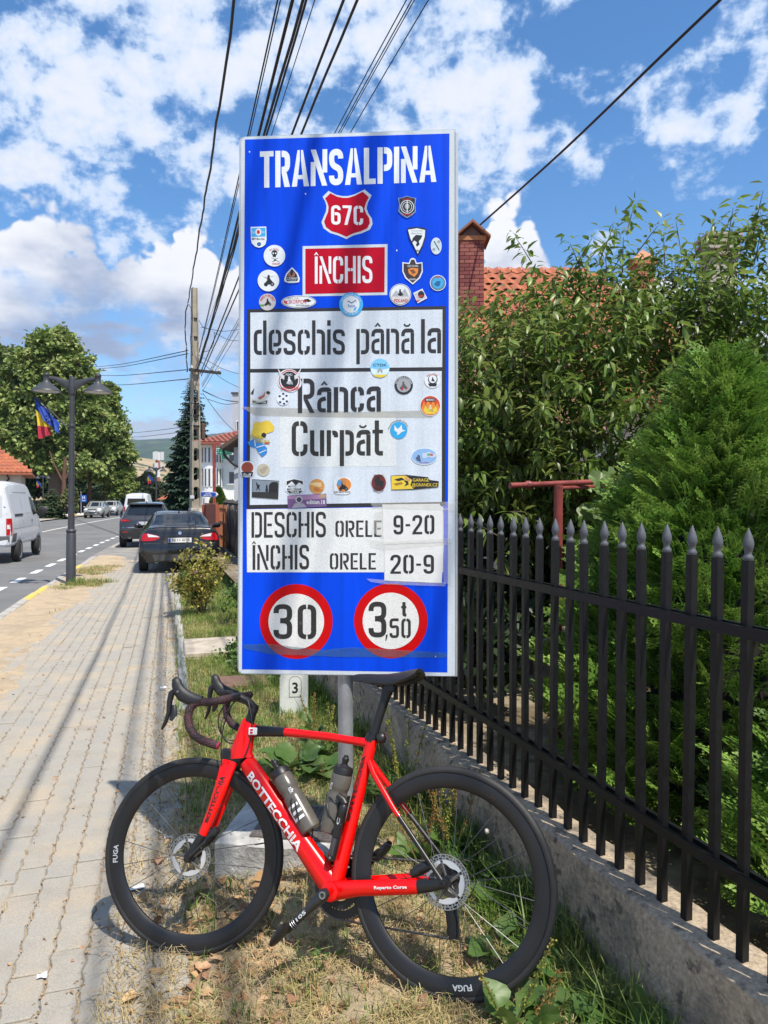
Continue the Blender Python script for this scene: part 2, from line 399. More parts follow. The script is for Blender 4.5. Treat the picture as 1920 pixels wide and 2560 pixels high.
# earth at the kerb side around the lamp, sand drifted over the paving
m_sand = mat('drifted_sand', (.44, .34, .225), .97, var=.16, vs=10, bump=.7, bs=260, c2=(.38, .30, .20), c2s=2.2, c3=(.30, .20, .12), c3s=5, c3t=(.64, .74))
def sand_h(s, t):
    e = sstep(-.70, -1.9, t) * .9 if False else (sstep(.75, 2.0, -t))
    nn = .5 + .5 * mn.fractal(Vector((s * .55, t * 1.3, 3.3)), 1.0, 2.0, 5)
    return -.012 + .034 * (e * 1.1 + nn * .75 - .86 + .18 * sstep(9, 15, s)) + .003 * mn.noise(Vector((s * 22, t * 22, 0)))
V, F = grid(lambda s, t: max(-.014, min(.03, sand_h(s, t))), 2.2, 23.5, -2.29, -.25, 260, 50)
tag(MB().add(V, F).build('drifted_sand', m_sand, smooth=60), 'pale sand drifted over the kerb side of the paving', 'sand', kind='stuff')
# ---- garden behind the fence
GARDEN = None
def garden():
    fd, fn, fp = Vector((-.340, .9404, 0)), Vector((.9404, .340, 0)), Vector((.941, 1.841, .24)); c = [fp + fd * l + fn * .05 for l in (-1.4, 7.5)]
    e = c[1] + fn * .5 + fd * 14
    return MB().add([c[0], c[0] + fn * 14, e + fn * 14, e, c[1]], [(0, 1, 2, 3, 4)])
struct(garden().build('garden_ground', mat('garden_soil', (.12, .09, .05), .95, c2=(.26, .21, .14), c2s=2.5, var=.3, vs=14, bump=.5)))
# ---- hills
def hill(name, m, x0, x1, y0, y1, nx, ny, f):
    V = []; F = []
    for i in range(nx + 1):
        for j in range(ny + 1):
            x = x0 + (x1 - x0) * i / nx; y = y0 + (y1 - y0) * j / ny; V.append((x, y, f(x, y)))
    for i in range(nx):
        for j in range(ny): a = i * (ny + 1) + j; F.append((a, a + ny + 1, a + ny + 2, a + 1))
    return struct(MB().add(V, F).build(name, m, smooth=180))
m_for = mat('forest_hill', (.022, .045, .018), .95, var=.5, vs=.03, c2=(.04, .068, .022), c2s=.006, c3=(.10, .11, .045), c3s=.004, c3t=(.57, .63), det=8)
def fh(x, y):
    r = sstep(1500, 3200, y) * (1 - .35 * sstep(3300, 4600, y))
    rid = 292 - .012 * (x + 1000) + 45 * mn.noise(Vector((x * .0016, y * .0012, 2.0))) + 26 * mn.noise(Vector((x * .005, y * .004, 7.0))) + 8 * mn.noise(Vector((x * .02, y * .02, 1)))
    return -20 + r * rid
hill('forest_hills', m_for, -4200, 4200, 1400, 4700, 150, 50, fh)
m_dry = mat('dry_hillside', (.32, .24, .135), .95, c2=(.36, .28, .17), c2s=.03, var=.2, vs=.3, c3=(.06, .075, .03), c3s=.035, c3t=(.55, .61))
def dh(x, y):
    r = sstep(430, 760, y); k = 40 * math.exp(-((x + 290) / 95) ** 2) + 6 * math.exp(-((x + 60) / 220) ** 2)
    return -8 + r * (k + 12 + 7 * mn.noise(Vector((x * .012, y * .012, 4)))) * (1 - .4 * sstep(760, 1000, y))
hill('dry_hill', m_dry, -900, 700, 420, 1000, 80, 30, dh)
# ---- retaining wall under the fence
FD = Vector((-.340, .9404, 0)); FN = Vector((.9404, .340, 0)); FP = Vector((.941, 1.841, 0))
WTOP = .43
m_wall = mat('weathered_concrete', (.37, .295, .21), .95, var=.45, vs=70, bump=1.0, bs=34, c2=(.23, .19, .145), c2s=3.6, c2t=(.44, .56), c3=(.11, .09, .07), c3s=17, c3t=(.55, .68), det=9)
wall = thing('garden_wall', 'low weathered concrete wall carrying the black iron fence', 'wall', FP)
def wall_part():
    b = MB(); n = 260; L0, L1 = -1.3, 7.6; V = []
    prof = [(-.085, -.1), (-.083, .12), (-.078, .28), (-.074, .385), (-.069, .418), (-.050, .428), (.0, .432), (.06, .428), (.092, .418), (.096, .30), (.10, 0)]
    for i in range(n + 1):
        l = L0 + (L1 - L0) * i / n
        for k, (o, z) in enumerate(prof):
            p = FD * l + FN * o
            q = Vector((l * 1.0, o, z)); j1 = mn.noise(q * 7) * .008 + mn.noise(q * 26 + Vector((3, 1, 2))) * .0055
            chip = max(0, mn.noise(Vector((l * 3.3, 8, 1))) + .5 * mn.noise(Vector((l * 14, 3, 1))) - .12) * .04 if k in (3, 4, 5) else 0
            V.append(p + FN * (j1 + chip * (1 if k > 3 else .35)) + Vector((0, 0, z + j1 * .35 - chip * (.55 if k in (4, 5) else 0))))
    m = len(prof); F = [(i * m + k, (i + 1) * m + k, (i + 1) * m + k + 1, i * m + k + 1) for i in range(n) for k in range(m - 1)]
    F += [tuple(range(m - 1, -1, -1)), tuple(n * m + k for k in range(m))]
    b.add(V, F); return b
wall_part().build('wall_body', m_wall, wall, smooth=45)
# ---- iron fence: pickets (each with its finial), two rails
m_iron = mat('black_painted_iron', (.008, .008, .0095), .42, var=.3, vs=30, bump=.12, bs=90, rvar=.1, spec=.28)
m_fin = mat('grey_finial', (.085, .09, .105), .55, var=.15, vs=40)
fence = thing('iron_fence', 'black iron picket fence with grey spear finials on the concrete wall', 'fence', FP)
ang = math.atan2(FD.y, FD.x)
pk = MB().box((0, 0, .53), (.0225, .0225, 1.06)).build('picket', m_iron, link=False)
fprof = [(.0125, 0), (.0138, .004), (.0138, .009), (.0100, .014), (.0088, .019), (.0105, .025), (.0132, .033), (.0142, .041), (.0130, .051), (.0088, .065), (.004, .077), (.0006, .085)]
fm = MB().lathe(fprof, 12).build('finial', m_fin, smooth=50, link=False)
PK0, PKS = .0, .0985
for k in range(-6, 62):
    l = PK0 + k * PKS
    o = put('picket', pk, fence); o.location = FD * l + Vector((0, 0, WTOP - .006)) + FN * rnd.uniform(-.002, .002); o.rotation_euler = (rnd.uniform(-.006, .006), rnd.uniform(-.004, .004), ang + rnd.uniform(-.03, .03))
    f = put('finial', fm, o); f.location = (0, 0, 1.06)
for z in (1.2995, .655):
    # rails run behind and in front as a pair of flat bars clasping the pickets
    for o_, w in ((-.0180, .013), (.0180, .013)):
        b = MB(); b.box((0, 0, 0), (6.7, w, .030), Matrix.Rotation(ang, 3, 'Z')); r = b.build('rail', m_iron, fence)
        r.location = FD * 2.75 + FN * o_ + Vector((0, 0, z))
# ================================================================== THE ROAD SIGN
# ---- stencil lettering drawn as strokes and polygons (cap height 1)
def rp(P, r=.15, k=5):
    """polyline with rounded corners"""
    P = [Vector((x, y)) for x, y in P]; out = [P[0]]
    for i in range(1, len(P) - 1):
        a, b, c = P[i - 1], P[i], P[i + 1]; d0 = (a - b); d1 = (c - b)
        q = min(r, d0.length * .5 if i > 1 else d0.length, d1.length * .5 if i < len(P) - 2 else d1.length)
        u, v = b + d0.normalized() * q, b + d1.normalized() * q
        for j in range(k + 1):
            s = j / k; out.append(u * (1 - s) ** 2 + b * (2 * s * (1 - s)) + v * s * s)
    out.append(P[-1]); res = [out[0]]
    for q in out[1:]:
        if (q - res[-1]).length > 1e-4: res.append(q)
    return res
def stk(P, w):
    P = [Vector((p[0], p[1])) for p in P]; L = []; Rr = []
    for i, p in enumerate(P):
        a = (P[i] - P[i - 1]).normalized() if i > 0 else None; b = (P[i + 1] - P[i]).normalized() if i < len(P) - 1 else None
        if a is None: t = b; k = 1
        elif b is None: t = a; k = 1
        else: t = (a + b).normalized(); k = 1 / max(.5, t.dot(b))
        nrm = Vector((-t.y, t.x)) * (w / 2 * k); L.append(p + nrm); Rr.append(p - nrm)
    return [[Rr[i], Rr[i + 1], L[i + 1], L[i]] for i in range(len(P) - 1)]
def bx2(x0, y0, x1, y1): return [Vector(q) for q in ((x0, y0), (x1, y0), (x1, y1), (x0, y1))]
def glyph(ch, w):
    h = w / 2; g = .04; W = .50; X = .735; o = []
    S = lambda P, r=.16, ww=w: o.extend([stk(rp(P, r), ww)])
    B = lambda *a: o.append([bx2(*a)])
    Pq = lambda *p: o.append([[Vector(q) for q in p]])
    acc = None
    base = {'Î': 'I', 'â': 'a', 'ă': 'a'}.get(ch, ch)
    if base == ' ': return .22, []
    if base == 'T': W = .46; B(0, 1 - w * .85, W, 1); B(W / 2 - h, 0, W / 2 + h, 1 - w * .85)
    elif base == 'R': B(0, 0, w, 1); S([(w + g, 1 - h), (W - h, 1 - h), (W - h, .47), (w + g, .47)]); Pq((w + g, .40), (w + g, .40 - .0), (W - w * 1.1, 0), (W, 0), (w + g + w * .95, .40))
    elif base == 'P': B(0, 0, w, 1); S([(w + g, 1 - h), (W - h, 1 - h), (W - h, .43), (w + g, .43)])
    elif base == 'A':
        W = .58; a = w * .5
        Pq((0, 0), (w, 0), (W / 2 - g / 2, .72), (W / 2 - g / 2, 1), (W / 2 - a - .01, 1)); Pq((W - w, 0), (W, 0), (W / 2 + a, 1), (W / 2 + g / 2, 1), (W / 2 + g / 2, .72)); B(W * .36, .20, W * .70, .20 + w * .65)
    elif base == 'N': W = .56; B(0, 0, w * .92, .66); Pq((0, 1), (w * 1.0, 1), (W, 0), (W - w * 1.0, 0)); B(W - w * .92, .36, W, 1)
    elif base in 'Ss':
        k = 1 if base == 'S' else X; W = .48 if base == 'S' else .40
        S([(W - h, .73 * k), (W - h, k - h), (h, k - h), (h, .56 * k), (W - h, .44 * k), (W - h, h), (h, h), (h, .27 * k)], .15 if base == 'S' else .11)
    elif base == 'L': W = .40; B(0, 0, w, 1); B(w, 0, W, w * .85)
    elif base == 'I': W = w; B(0, 0, w, 1)
    elif base == 'l': W = w; B(0, 0, w, 1)
    elif base == 'i': W = w; B(0, 0, w, X); B(0, .84, w, 1)
    elif base in 'Cc':
        k = 1 if base == 'C' else X; W = .48 if base == 'C' else .40; r = .17 if base == 'C' else .13; m = W * .5
        S([(m - g / 2, k - h), (h, k - h), (h, h), (m - g / 2, h)], r); S([(m + g / 2, k - h), (W - h, k - h), (W - h, .66 * k)], r); S([(m + g / 2, h), (W - h, h), (W - h, .34 * k)], r)
    elif base in 'O0':
        W = .48; m = W / 2; S([(m - g / 2, 1 - h), (h, 1 - h), (h, h), (m - g / 2, h)], .18); S([(m + g / 2, 1 - h), (W - h, 1 - h), (W - h, h), (m + g / 2, h)], .18)
    elif base == 'D': B(0, 0, w, 1); S([(w + g, 1 - h), (W - h, 1 - h), (W - h, h), (w + g, h)], .16)
    elif base == 'E': W = .42; B(0, 0, w, 1); B(w, 1 - w * .85, W, 1); B(w + g, .5 - h * .8, W * .9, .5 + h * .8); B(w, 0, W, w * .85)
    elif base == 'H': W = .52; B(0, 0, w, 1); B(W - w, 0, W, 1); B(w, .5 - h * .8, W / 2 - g / 2, .5 + h * .8); B(W / 2 + g / 2, .5 - h * .8, W - w, .5 + h * .8)
    elif base == 'd': W = .42; B(W - w, 0, W, 1); S([(W - w - g, X - h), (h, X - h), (h, h), (W - w - g, h)], .13)
    elif base == 'e':
        W = .42; m = W / 2; S([(m - g / 2, X - h), (h, X - h), (h, h), (m - g / 2, h)], .13); S([(m + g / 2, X - h), (W - h, X - h), (W - h, .40 * X), (w + g, .40 * X)], .11, w * .95); S([(m + g / 2, h), (W - h, h), (W - h, .27 * X)], .11)
    elif base == 'h': W = .43; B(0, 0, w, 1); S([(w + g, X - h), (W - h, X - h), (W - h, 0)], .13)
    elif base == 'n': W = .43; B(0, 0, w, X); S([(w + g, X - h), (W - h, X - h), (W - h, 0)], .13)
    elif base == 'u': W = .43; B(W - w, 0, W, X); S([(h, X), (h, h), (W - w - g, h)], .13)
    elif base == 'p': W = .43; B(0, -.29, w, X); S([(w + g, X - h), (W - h, X - h), (W - h, h), (w + g, h)], .13)
    elif base == 'r': W = .32; B(0, 0, w, X); S([(w + g, X - h * 1.3), (W - h * .6, X - h), (W - h * .6, X * .72)], .08)
    elif base == 't': W = .30; S([(h + .05, 1), (h + .05, h), (W, h)], .10); B(-.02, X - w * .8, .05, X); B(w + .05, X - w * .8, W, X)
    elif base == 'a':
        W = .43; B(W - w, 0, W, X * .82); S([(h, .70 * X), (h, X - h), (W - h, X - h), (W - h, .83 * X)], .13); S([(W - w - g, .56 * X), (h, .50 * X), (h, h), (W - w - g, h)], .11, w * .92)
    elif base == '2': W = .48; S([(h, .70), (h, 1 - h), (W - h, 1 - h), (W - h, .60), (h * 1.15, w * .85)], .17); B(0, 0, W, w * .85)
    elif base == '3': W = .48; S([(h, .74), (h, 1 - h), (W - h, 1 - h), (W - h, .54), (W * .36, .53)], .15); S([(W * .36, .52), (W - h, .51), (W - h, h), (h, h), (h, .26)], .15)
    elif base == '5': W = .48; S([(W - .02, 1 - h), (h, 1 - h), (h, .55), (W - h, .60), (W - h, h), (h, h), (h, .25)], .13)
    elif base == '6': W = .48; S([(W - h, .76), (W - h, 1 - h), (h, 1 - h), (h, h), (W - h, h), (W - h, .58), (w + .02, .56)], .16)
    elif base == '9': W = .48; S([(h, .24), (h, h), (W - h, h), (W - h, 1 - h), (h, 1 - h), (h, .42), (W - w - .02, .44)], .16)
    elif base == '7': W = .46; B(0, 1 - w * .9, W, 1); Pq((W * .20, 0), (W * .20 + w * 1.05, 0), (W, 1 - w * .9), (W - w * 1.05, 1 - w * .9))
    elif base == '-': W = .22; B(0, .42, W, .42 + w * .8)
    elif base == ',': W = w; Pq((-.05, -.16), (.02, -.16), (w, w), (0, w))
    if ch in 'Îâ':
        c = W / 2; y = 1.05 if ch == 'Î' else .80; Pq((c - .11, y), (c - .04, y), (c, y + .055), (c, y + .12)); Pq((c, y + .055), (c + .04, y), (c + .11, y), (c, y + .12))
    if ch == 'ă': c = W / 2 - .02; S([(c - .10, .87), (c - .06, .81), (c + .06, .81), (c + .10, .87)], .04, .05)
    return W, o
def word(txt, w, gap=.085):
    x = 0; G = []
    for ch in txt:
        W, polys = glyph(ch, w)
        G.append([[[(p.x + x, p.y) for p in q] for q in st_] for st_ in polys]); x += W + gap
    return x - gap, G
# ---- plane of the board
SA, SB = at(600, HOR, 2.80), at(1139, HOR, 2.748)
SU = (SB - SA); SU.z = 0; SU.normalize(); SN = Vector((SU.y, -SU.x, 0))      # SN faces the camera
def swp(px, py):
    d = ray(px, py); o = Vector((0, 0, CAMH)); return o + d * ((SA - o).dot(SN) / d.dot(SN))
POSTW = swp(860.5, 1700) - SN * .045
SROOT = Vector((POSTW.x, POSTW.y, .08)); SROT = math.atan2(SU.y, SU.x)
sign = thing('road_sign', 'tall blue mountain pass information board full of stickers on a steel post', 'road sign', SROOT, SROT)
def S(px, py, off=0.0):
    """photo measurement -> local point on the board face, off metres proud of it"""
    q = swp(px, py) + SN * (off * .3) - SROOT; return Vector((q.dot(SU), -q.dot(SN), q.z))
def sheet(name, pts, off, m, parent=None, thick=.0, joined=False):
    b = MB(); P = [S(x, y, off) for x, y in pts]; n = len(P)
    # the loop is ordered so that it faces the camera
    ar = sum(pts[i][0] * pts[(i + 1) % n][1] - pts[(i + 1) % n][0] * pts[i][1] for i in range(n))
    if ar > 0: P = P[::-1]
    if thick: 
        Q = [p + Vector((0, thick, 0)) for p in P]
        b.add(P + Q, [tuple(range(n)), tuple(range(2 * n - 1, n - 1, -1))] + [(i, n + i, n + (i + 1) % n, (i + 1) % n) for i in range(n)])
    else: b.add(P, [tuple(range(n))])
    return b if joined else b.build(name, m, parent or sign)
def ell(cx, cy, rx, ry=None, n=36, rot=0.0):
    ry = ry or rx; c, s = math.cos(rot), math.sin(rot)
    return [(cx + rx * math.cos(a) * c - ry * math.sin(a) * s, cy + rx * math.cos(a) * s + ry * math.sin(a) * c) for a in (2 * math.pi * i / n for i in range(n))]
def rrect(x0, y0, x1, y1, r, dy=0.0, k=4):
    P = []
    for cx, cy, a0 in ((x1 - r, y0 + r, -90), (x1 - r, y1 - r, 0), (x0 + r, y1 - r, 90), (x0 + r, y0 + r, 180)):
        for i in range(k + 1):
            a = R_(a0 + 90 * i / k); P.append((cx + r * math.cos(a), cy + r * math.sin(a) + dy * (cx - x0)))
    return P
def quad(TL, TR, BR, BL): return [TL, TR, BR, BL]
def letters(txt, a, b_, hpx, w, off, m, parent=None, gap=.085, name='lettering'):
    """each character is one mesh; baseline from a to b_ (photo px), cap height hpx"""
    L, G = word(txt, w, gap); A, Bv = Vector(a), Vector(b_); ex = (Bv - A) / L; up = Vector((0, -hpx)); outs = []
    hold = parent or sign; k = 0
    for ch, polys in zip(txt, G):
        if ch == ' ': continue
        mb = MB(); k = 0
        for stroke in polys:
            for q in stroke:
                P = [A + ex * x + up * y for x, y in q]; P3 = [S(p.x, p.y, off + .00012 * (k % 6)) for p in P]
                e1 = P3[1] - P3[0]; e2 = P3[2] - P3[0]
                if (e1.x * e2.z - e1.z * e2.x) < 0: P3 = P3[::-1]
                mb.add(P3, [tuple(range(len(P3)))])
            k += 1
        outs.append(mb.build(name, m, hold))
    return outs
def foil(name, c, rough=.32, lo=.82, hi=1.12, fine=.5):
    """retroreflective sheeting: faint vertical fold shading in the colour and a fine cell texture"""
    m = bpy.data.materials.new(name); m.use_nodes = True; nt = m.node_tree; nt.nodes.clear(); N = NT(nt)
    out = N.n('ShaderNodeOutputMaterial'); b = N.n('ShaderNodeBsdfPrincipled'); N.l(b.outputs[0], out.inputs[0])
    tc = N.n('ShaderNodeTexCoord'); mp = N.n('ShaderNodeMapping'); N.l(tc.outputs['Object'], mp.inputs[0]); mp.inputs['Scale'].default_value = (26, 26, .35)
    st_ = N.mr(N.noise(mp.outputs[0], 1.0, 3, .6), .3, .7, lo, hi, False)  # light and dark of vertical folds, put into the colour as streaks
    n2 = N.mr(N.noise(tc.outputs['Object'], 3.0, 4, .6), .3, .7, .93, 1.06, False)
    vo = N.n('ShaderNodeTexVoronoi'); vo.inputs['Scale'].default_value = 190; N.l(tc.outputs['Object'], vo.inputs['Vector'])
    cell = N.mr(vo.outputs['Distance'], .0, .6, 1 - .12 * fine, 1 + .06 * fine, False)
    k = N.math('MULTIPLY', N.math('MULTIPLY', st_, n2), cell)
    hv = N.n('ShaderNodeHueSaturation'); hv.inputs['Color'].default_value = (*c, 1); N.l(k, hv.inputs['Value']); N.l(hv.outputs[0], b.inputs['Base Color'])
    b.inputs['Roughness'].default_value = rough; b.inputs['Specular IOR Level'].default_value = .15
    MATS[name] = m; return m
m_alu = mat('aluminium_edge', (.52, .55, .57), .45, .6, var=.1, vs=30)
m_back = mat('grey_sheet_back', (.33, .34, .35), .5, .4)
m_blue = foil('blue_foil', (.0, .062, .72), .5, .82, 1.13)
m_white = foil('white_foil', (.60, .66, .74), .35, .90, 1.06, 1.2)
m_bord = foil('border_foil', (.58, .64, .70), .35, .95, 1.04, 1.0)
m_lite = foil('letter_foil', (.76, .80, .84), .4, .94, 1.05, .4)
m_redf = foil('red_foil', (.47, .004, .022), .35, .92, 1.06, 1.0)
m_redc = foil('red_circle_foil', (.56, .004, .006), .3, .96, 1.04, .4)
m_blk = mat('black_vinyl', (.022, .022, .026), .5, var=.15, vs=20)
m_blkw = mat('worn_black_paint', (.025, .024, .023), .6, var=.3, vs=60, c3=(.12, .115, .10), c3s=50, c3t=(.62, .74))
# board: box-edged panel, white border, blue field, rear stiffening channel at the right
sheet('panel', [(598, 352), (602, 345), (610, 341.5), (1139, 322.5), (1141.5, 1691), (604, 1685), (596.5, 1680), (594, 1670)], 0, m_alu, thick=.022)
sheet('back_channel', [(1128, 329), (1146, 329), (1143.5, 1692), (1126, 1692)], -.024, m_alu, thick=.03)
sheet('border', [(603, 352), (612, 343), (1132, 324), (1136, 328), (1137.5, 1688), (1132, 1690), (604, 1683), (597.5, 1676)], .0015, m_bord)
sheet('blue_field', [(612.5, 349), (1123.7, 334), (1118.5, 1681), (605, 1673)], .003, m_blue)
sheet('edge_trim', [(1136.5, 330), (1139.5, 330), (1140, 1688), (1137.8, 1688)], .002, m_back)
mb = MB().sweep([Vector((0, 0, -.08)), Vector((0, 0, 2.62))], .030, 16); mb.build('post', mat('galvanised_steel', (.42, .44, .46), .5, .55, var=.25, vs=9, c2=(.36, .38, .40), c2s=4, c3=(.50, .50, .48), c3s=40, c3t=(.6, .7)), sign, smooth=40)
letters('TRANSALPINA', (650, 470), (1091, 455), 91, .175, .0045, m_lite, gap=.06)
sh = [(690, 508), (745, 536), (790, 545), (830, 545), (880, 531), (948, 497), (998, 540), (972, 590), (962, 632), (975, 668), (1000, 705), (1005, 745), (985, 785), (930, 810), (870, 826), (818, 852), (760, 826), (700, 808), (655, 775), (640, 732), (655, 695), (672, 655), (676, 615), (665, 580), (648, 550)]
sh = [(580 + x / 2.86, 300 + y / 2.86) for x, y in sh]
cx, cy = 867, 537
sheet('shield_border', sh, .0045, m_bord)
shi = [(cx + (x - cx) * .895, cy + (y - cy) * .905) for x, y in sh]
shield = sheet('shield', shi, .006, m_redf)
letters('67C', (828, 562), (908, 563.5), 48.5, .15, .0075, m_lite, gap=.10)
Z2 = lambda x, y: (580 + x / 2.86, 300 + y / 2.86)
Z3 = lambda x, y: (580 + x / 2.86, 760 + y / 2.86)
Z4 = lambda x, y: (580 + x / 2.86, 1240 + y / 2.86)
sheet('closed_panel_border', [Z2(505, 903), Z2(1112, 888), Z2(1110, 1252), Z2(505, 1262)], .0045, m_bord)
sheet('closed_panel', [Z2(525, 922), Z2(1093, 910), Z2(1090, 1232), Z2(525, 1245)], .006, m_redf)
letters('ÎNCHIS', (787.3, 709.8), (931, 708), 68, .135, .0075, m_lite, gap=.085)
# black-framed white panels
sheet('black_frame', [Z3(108, 38), Z3(1530, 15), Z3(1524, 1440), Z3(105, 1465)], .0045, m_blk)
sheet('destination_panel', [Z3(132, 62), Z3(1505, 40), Z3(1503, 452), Z3(132, 465)], .006, m_white)
sheet('destination_panel', [Z3(132, 492), Z3(1500, 480), Z3(1500, 1415), Z3(128, 1437)], .006, m_white)
letters('deschis', (634.9, 887.6), (862.5, 886.8), 86, .115, .0075, m_blk, gap=.07)
letters('până', (891, 886), (1035.3, 884.6), 86, .115, .0075, m_blk, gap=.07)
letters('la', (1052.7, 884), (1102.7, 883.4), 86, .12, .0075, m_blk, gap=.08)
letters('Rânca', (745, 1033), (952.4, 1029), 86, .13, .0095, m_blk, gap=.075)
sheet('patch_sheet', [Z3(340, 795), Z3(1170, 782), Z3(1175, 1160), Z3(345, 1170)], .0072, foil('patch_foil', (.66, .70, .72), .4, .96, 1.03, 1.2))
letters('Curpăt', (729.6, 1141), (957.6, 1139), 88, .13, .0085, m_blkw, gap=.075)
# opening-hours panel
sheet('hours_panel', [Z4(105, 95), Z4(1510, 75), Z4(1510, 545), Z4(108, 545)], .0045, foil('hours_foil', (.70, .72, .72), .4, .96, 1.03, 1.4))
letters('DESCHIS', (629, 1344.2), (815, 1343.2), 64, .125, .006, m_blkw, gap=.085)
letters('ORELE', (838.7, 1342.4), (954, 1342), 41, .135, .006, m_blkw, gap=.10)
letters('ÎNCHIS', (631.7, 1424.6), (773, 1423.6), 62, .135, .006, m_blkw, gap=.095)
letters('ORELE', (824.8, 1423.6), (940, 1423.6), 41, .135, .006, m_blkw, gap=.10)
m_paper = mat('printed_paper', (.72, .73, .72), .7, var=.06, vs=14, bump=.25, bs=14)
sheet('paper_slip', [Z4(1075, 60), Z4(1485, 55), Z4(1512, 120), Z4(1512, 330), Z4(1080, 345)], .0075, m_paper)
sheet('paper_slip', [Z4(1090, 350), Z4(1515, 338), Z4(1500, 622), Z4(1090, 603)], .009, m_paper)
letters('9-20', (983.8, 1336), (1086, 1335), 48, .14, .0095, m_blk, gap=.11)
letters('20-9', (976, 1434), (1085, 1434), 47.5, .14, .0105, m_blk, gap=.11)
# clear tape that holds the slips, brownish tape remnants
def tapemat(name, c, a, r=.12):
    return mat(name, c, r, var=.1, vs=30, bump=.5, bs=25, alpha=a, spec=.6)
m_tape = tapemat('clear_tape', (.75, .74, .70), .28); m_tapeb = tapemat('yellowed_tape', (.45, .42, .33), .42, .35); m_tapeg = tapemat('tape_residue', (.05, .16, .18), .38, .5)
for P in ([Z4(985, 45), Z4(1600, 40), Z4(1595, 110), Z4(1480, 95), Z4(1010, 82)], [Z4(975, 300), Z4(1100, 320), Z4(1570, 300), Z4(1570, 345), Z4(1100, 385), Z4(1000, 360)], [Z4(960, 590), Z4(1090, 598), Z4(1530, 615), Z4(1525, 645), Z4(1100, 630), Z4(990, 612)], [Z4(1505, 90), Z4(1560, 85), Z4(1570, 630), Z4(1512, 625)], [Z4(1020, 110), Z4(1082, 100), Z4(1085, 300), Z4(1000, 260)]):
    sheet('clear_tape', P, .0125 + rnd.uniform(0, .002), m_tape)
sheet('old_tape', [Z3(62, 735), Z3(480, 745), Z3(860, 772), Z3(1400, 760), Z3(1440, 815), Z3(700, 812), Z3(170, 800)], .0088, m_tapeb)
sheet('tape_residue', [Z4(85, 1060), Z4(260, 1055), Z4(640, 1100), Z4(860, 1080), Z4(1540, 1120), Z4(1535, 1155), Z4(800, 1150), Z4(270, 1130), Z4(90, 1090)], .0092, m_tapeg)
# prohibition discs
m_disc = foil('disc_white_foil', (.72, .72, .69), .4, .97, 1.03, 1.4)
for (x, y), ro, ri in (((740.8, 1553.6), (91, 93.5), (69.5, 69.5)), ((977, 1552), (92, 93.5), (70.3, 70.5))):
    sheet('limit_ring', ell(x, y, *ro, n=64), .0045, m_redc); sheet('limit_disc', ell(x, y, *ri, n=56), .006, m_disc)
letters('30', (684, 1597), (791, 1598), 87, .135, .0078, m_blkw, gap=.14)
letters('3', (921.6, 1593), (966, 1593), 89, .135, .0078, m_blkw)
letters('50', (974, 1594.5), (1027, 1595), 49, .14, .0078, m_blkw, gap=.12)
letters(',', (965, 1594), (970, 1594), 49, .16, .0078, m_blkw)
letters('t', (1004, 1541), (1016, 1541), 36, .2, .0078, m_blkw)
# ---- stickers: each its own part, the print on it its sub-parts
def vin(c): 
    k = 'vinyl_%02x%02x%02x' % tuple(int(v * 255) for v in c); return mat(k, c, .35, var=.08, vs=40)
WH, BK, RD, BL, SK, YE, OR, GY = (.72, .76, .80), (.02, .02, .024), (.55, .03, .03), (.02, .16, .50), (.05, .38, .74), (.75, .55, .05), (.72, .24, .04), (.35, .36, .38)
stk_n = [0]
def sticker(shape, c, label=None):
    stk_n[0] += 1; off = .0105 + .0003 * (stk_n[0] % 5)
    o = sheet('sticker', shape, off, vin(c))
    if label: o['label'] = label
    return o, off
def pr(st_, shape, c, lv=1, name='print'):
    o, off = st_; b = sheet('', shape, off + .0007 * lv, None, joined=True); return b.build(name, vin(c), o)
def tx(st_, s, cx, cy, w, h, c, lv=3, arc=None):
    """small lettering; arc = (radius px, centre angle) bends it round (cx, cy)"""
    o, off = st_; V, F = text_fit(s, w, h); b = MB(); P = []
    for x, y, _ in V:
        if arc:
            r, a0 = arc; sgn = 1 if math.sin(a0) > 0 else -1
            a = a0 - sgn * x / r; rr = r + sgn * y; P.append(S(cx + rr * math.cos(a), cy - rr * math.sin(a), off + .0007 * lv))
        else: P.append(S(cx + x, cy - y, off + .0007 * lv))
    b.add(P, F); return b.build('print_lettering', vin(c), o)
def blob(cx, cy, rx, ry, seed, n=22, amp=.35):
    r = random.Random(seed); ph = [r.uniform(0, 6.28) for _ in range(4)]; P = []
    for i in range(n):
        a = 2 * math.pi * i / n; k = 1 + amp * .5 * (math.sin(2 * a + ph[0]) + .7 * math.sin(3 * a + ph[1]) + .6 * math.sin(5 * a + ph[2])); P.append((cx + rx * k * math.cos(a), cy + ry * k * math.sin(a)))
    return P
def rider(s, x, y, k, c=BK, c2=GY):
    """motorcyclist silhouette: two wheels, body, rider, helmet"""
    pr(s, ell(x - k * .55, y + k * .55, k * .36, k * .36, 14), c, 1); pr(s, ell(x + k * .6, y + k * .5, k * .36, k * .36, 14), c, 2)
    pr(s, [(x - k * .7, y + k * .3), (x - k * .2, y - k * .35), (x + k * .55, y - k * .1), (x + k * .75, y + k * .35), (x, y + k * .6)], c, 3)
    pr(s, [(x - k * .25, y), (x - k * .35, y - k * .6), (x + k * .05, y - k * .75), (x + k * .4, y - k * .2)], c, 4); pr(s, ell(x - k * .05, y - k * .9, k * .22, k * .24, 12), c, 5)
    pr(s, ell(x + k * .6, y + k * .5, k * .14, k * .14, 10), c2, 6)
def shieldp(cx, cy, w, h, p=.42): return [(cx - w / 2, cy - h / 2 + 2), (cx, cy - h / 2 - 1), (cx + w / 2, cy - h / 2 + 2), (cx + w * .48, cy + h * .08), (cx + w * .36, cy + h * .28), (cx, cy + h / 2), (cx - w * .36, cy + h * .28), (cx - w * .48, cy + h * .08)]
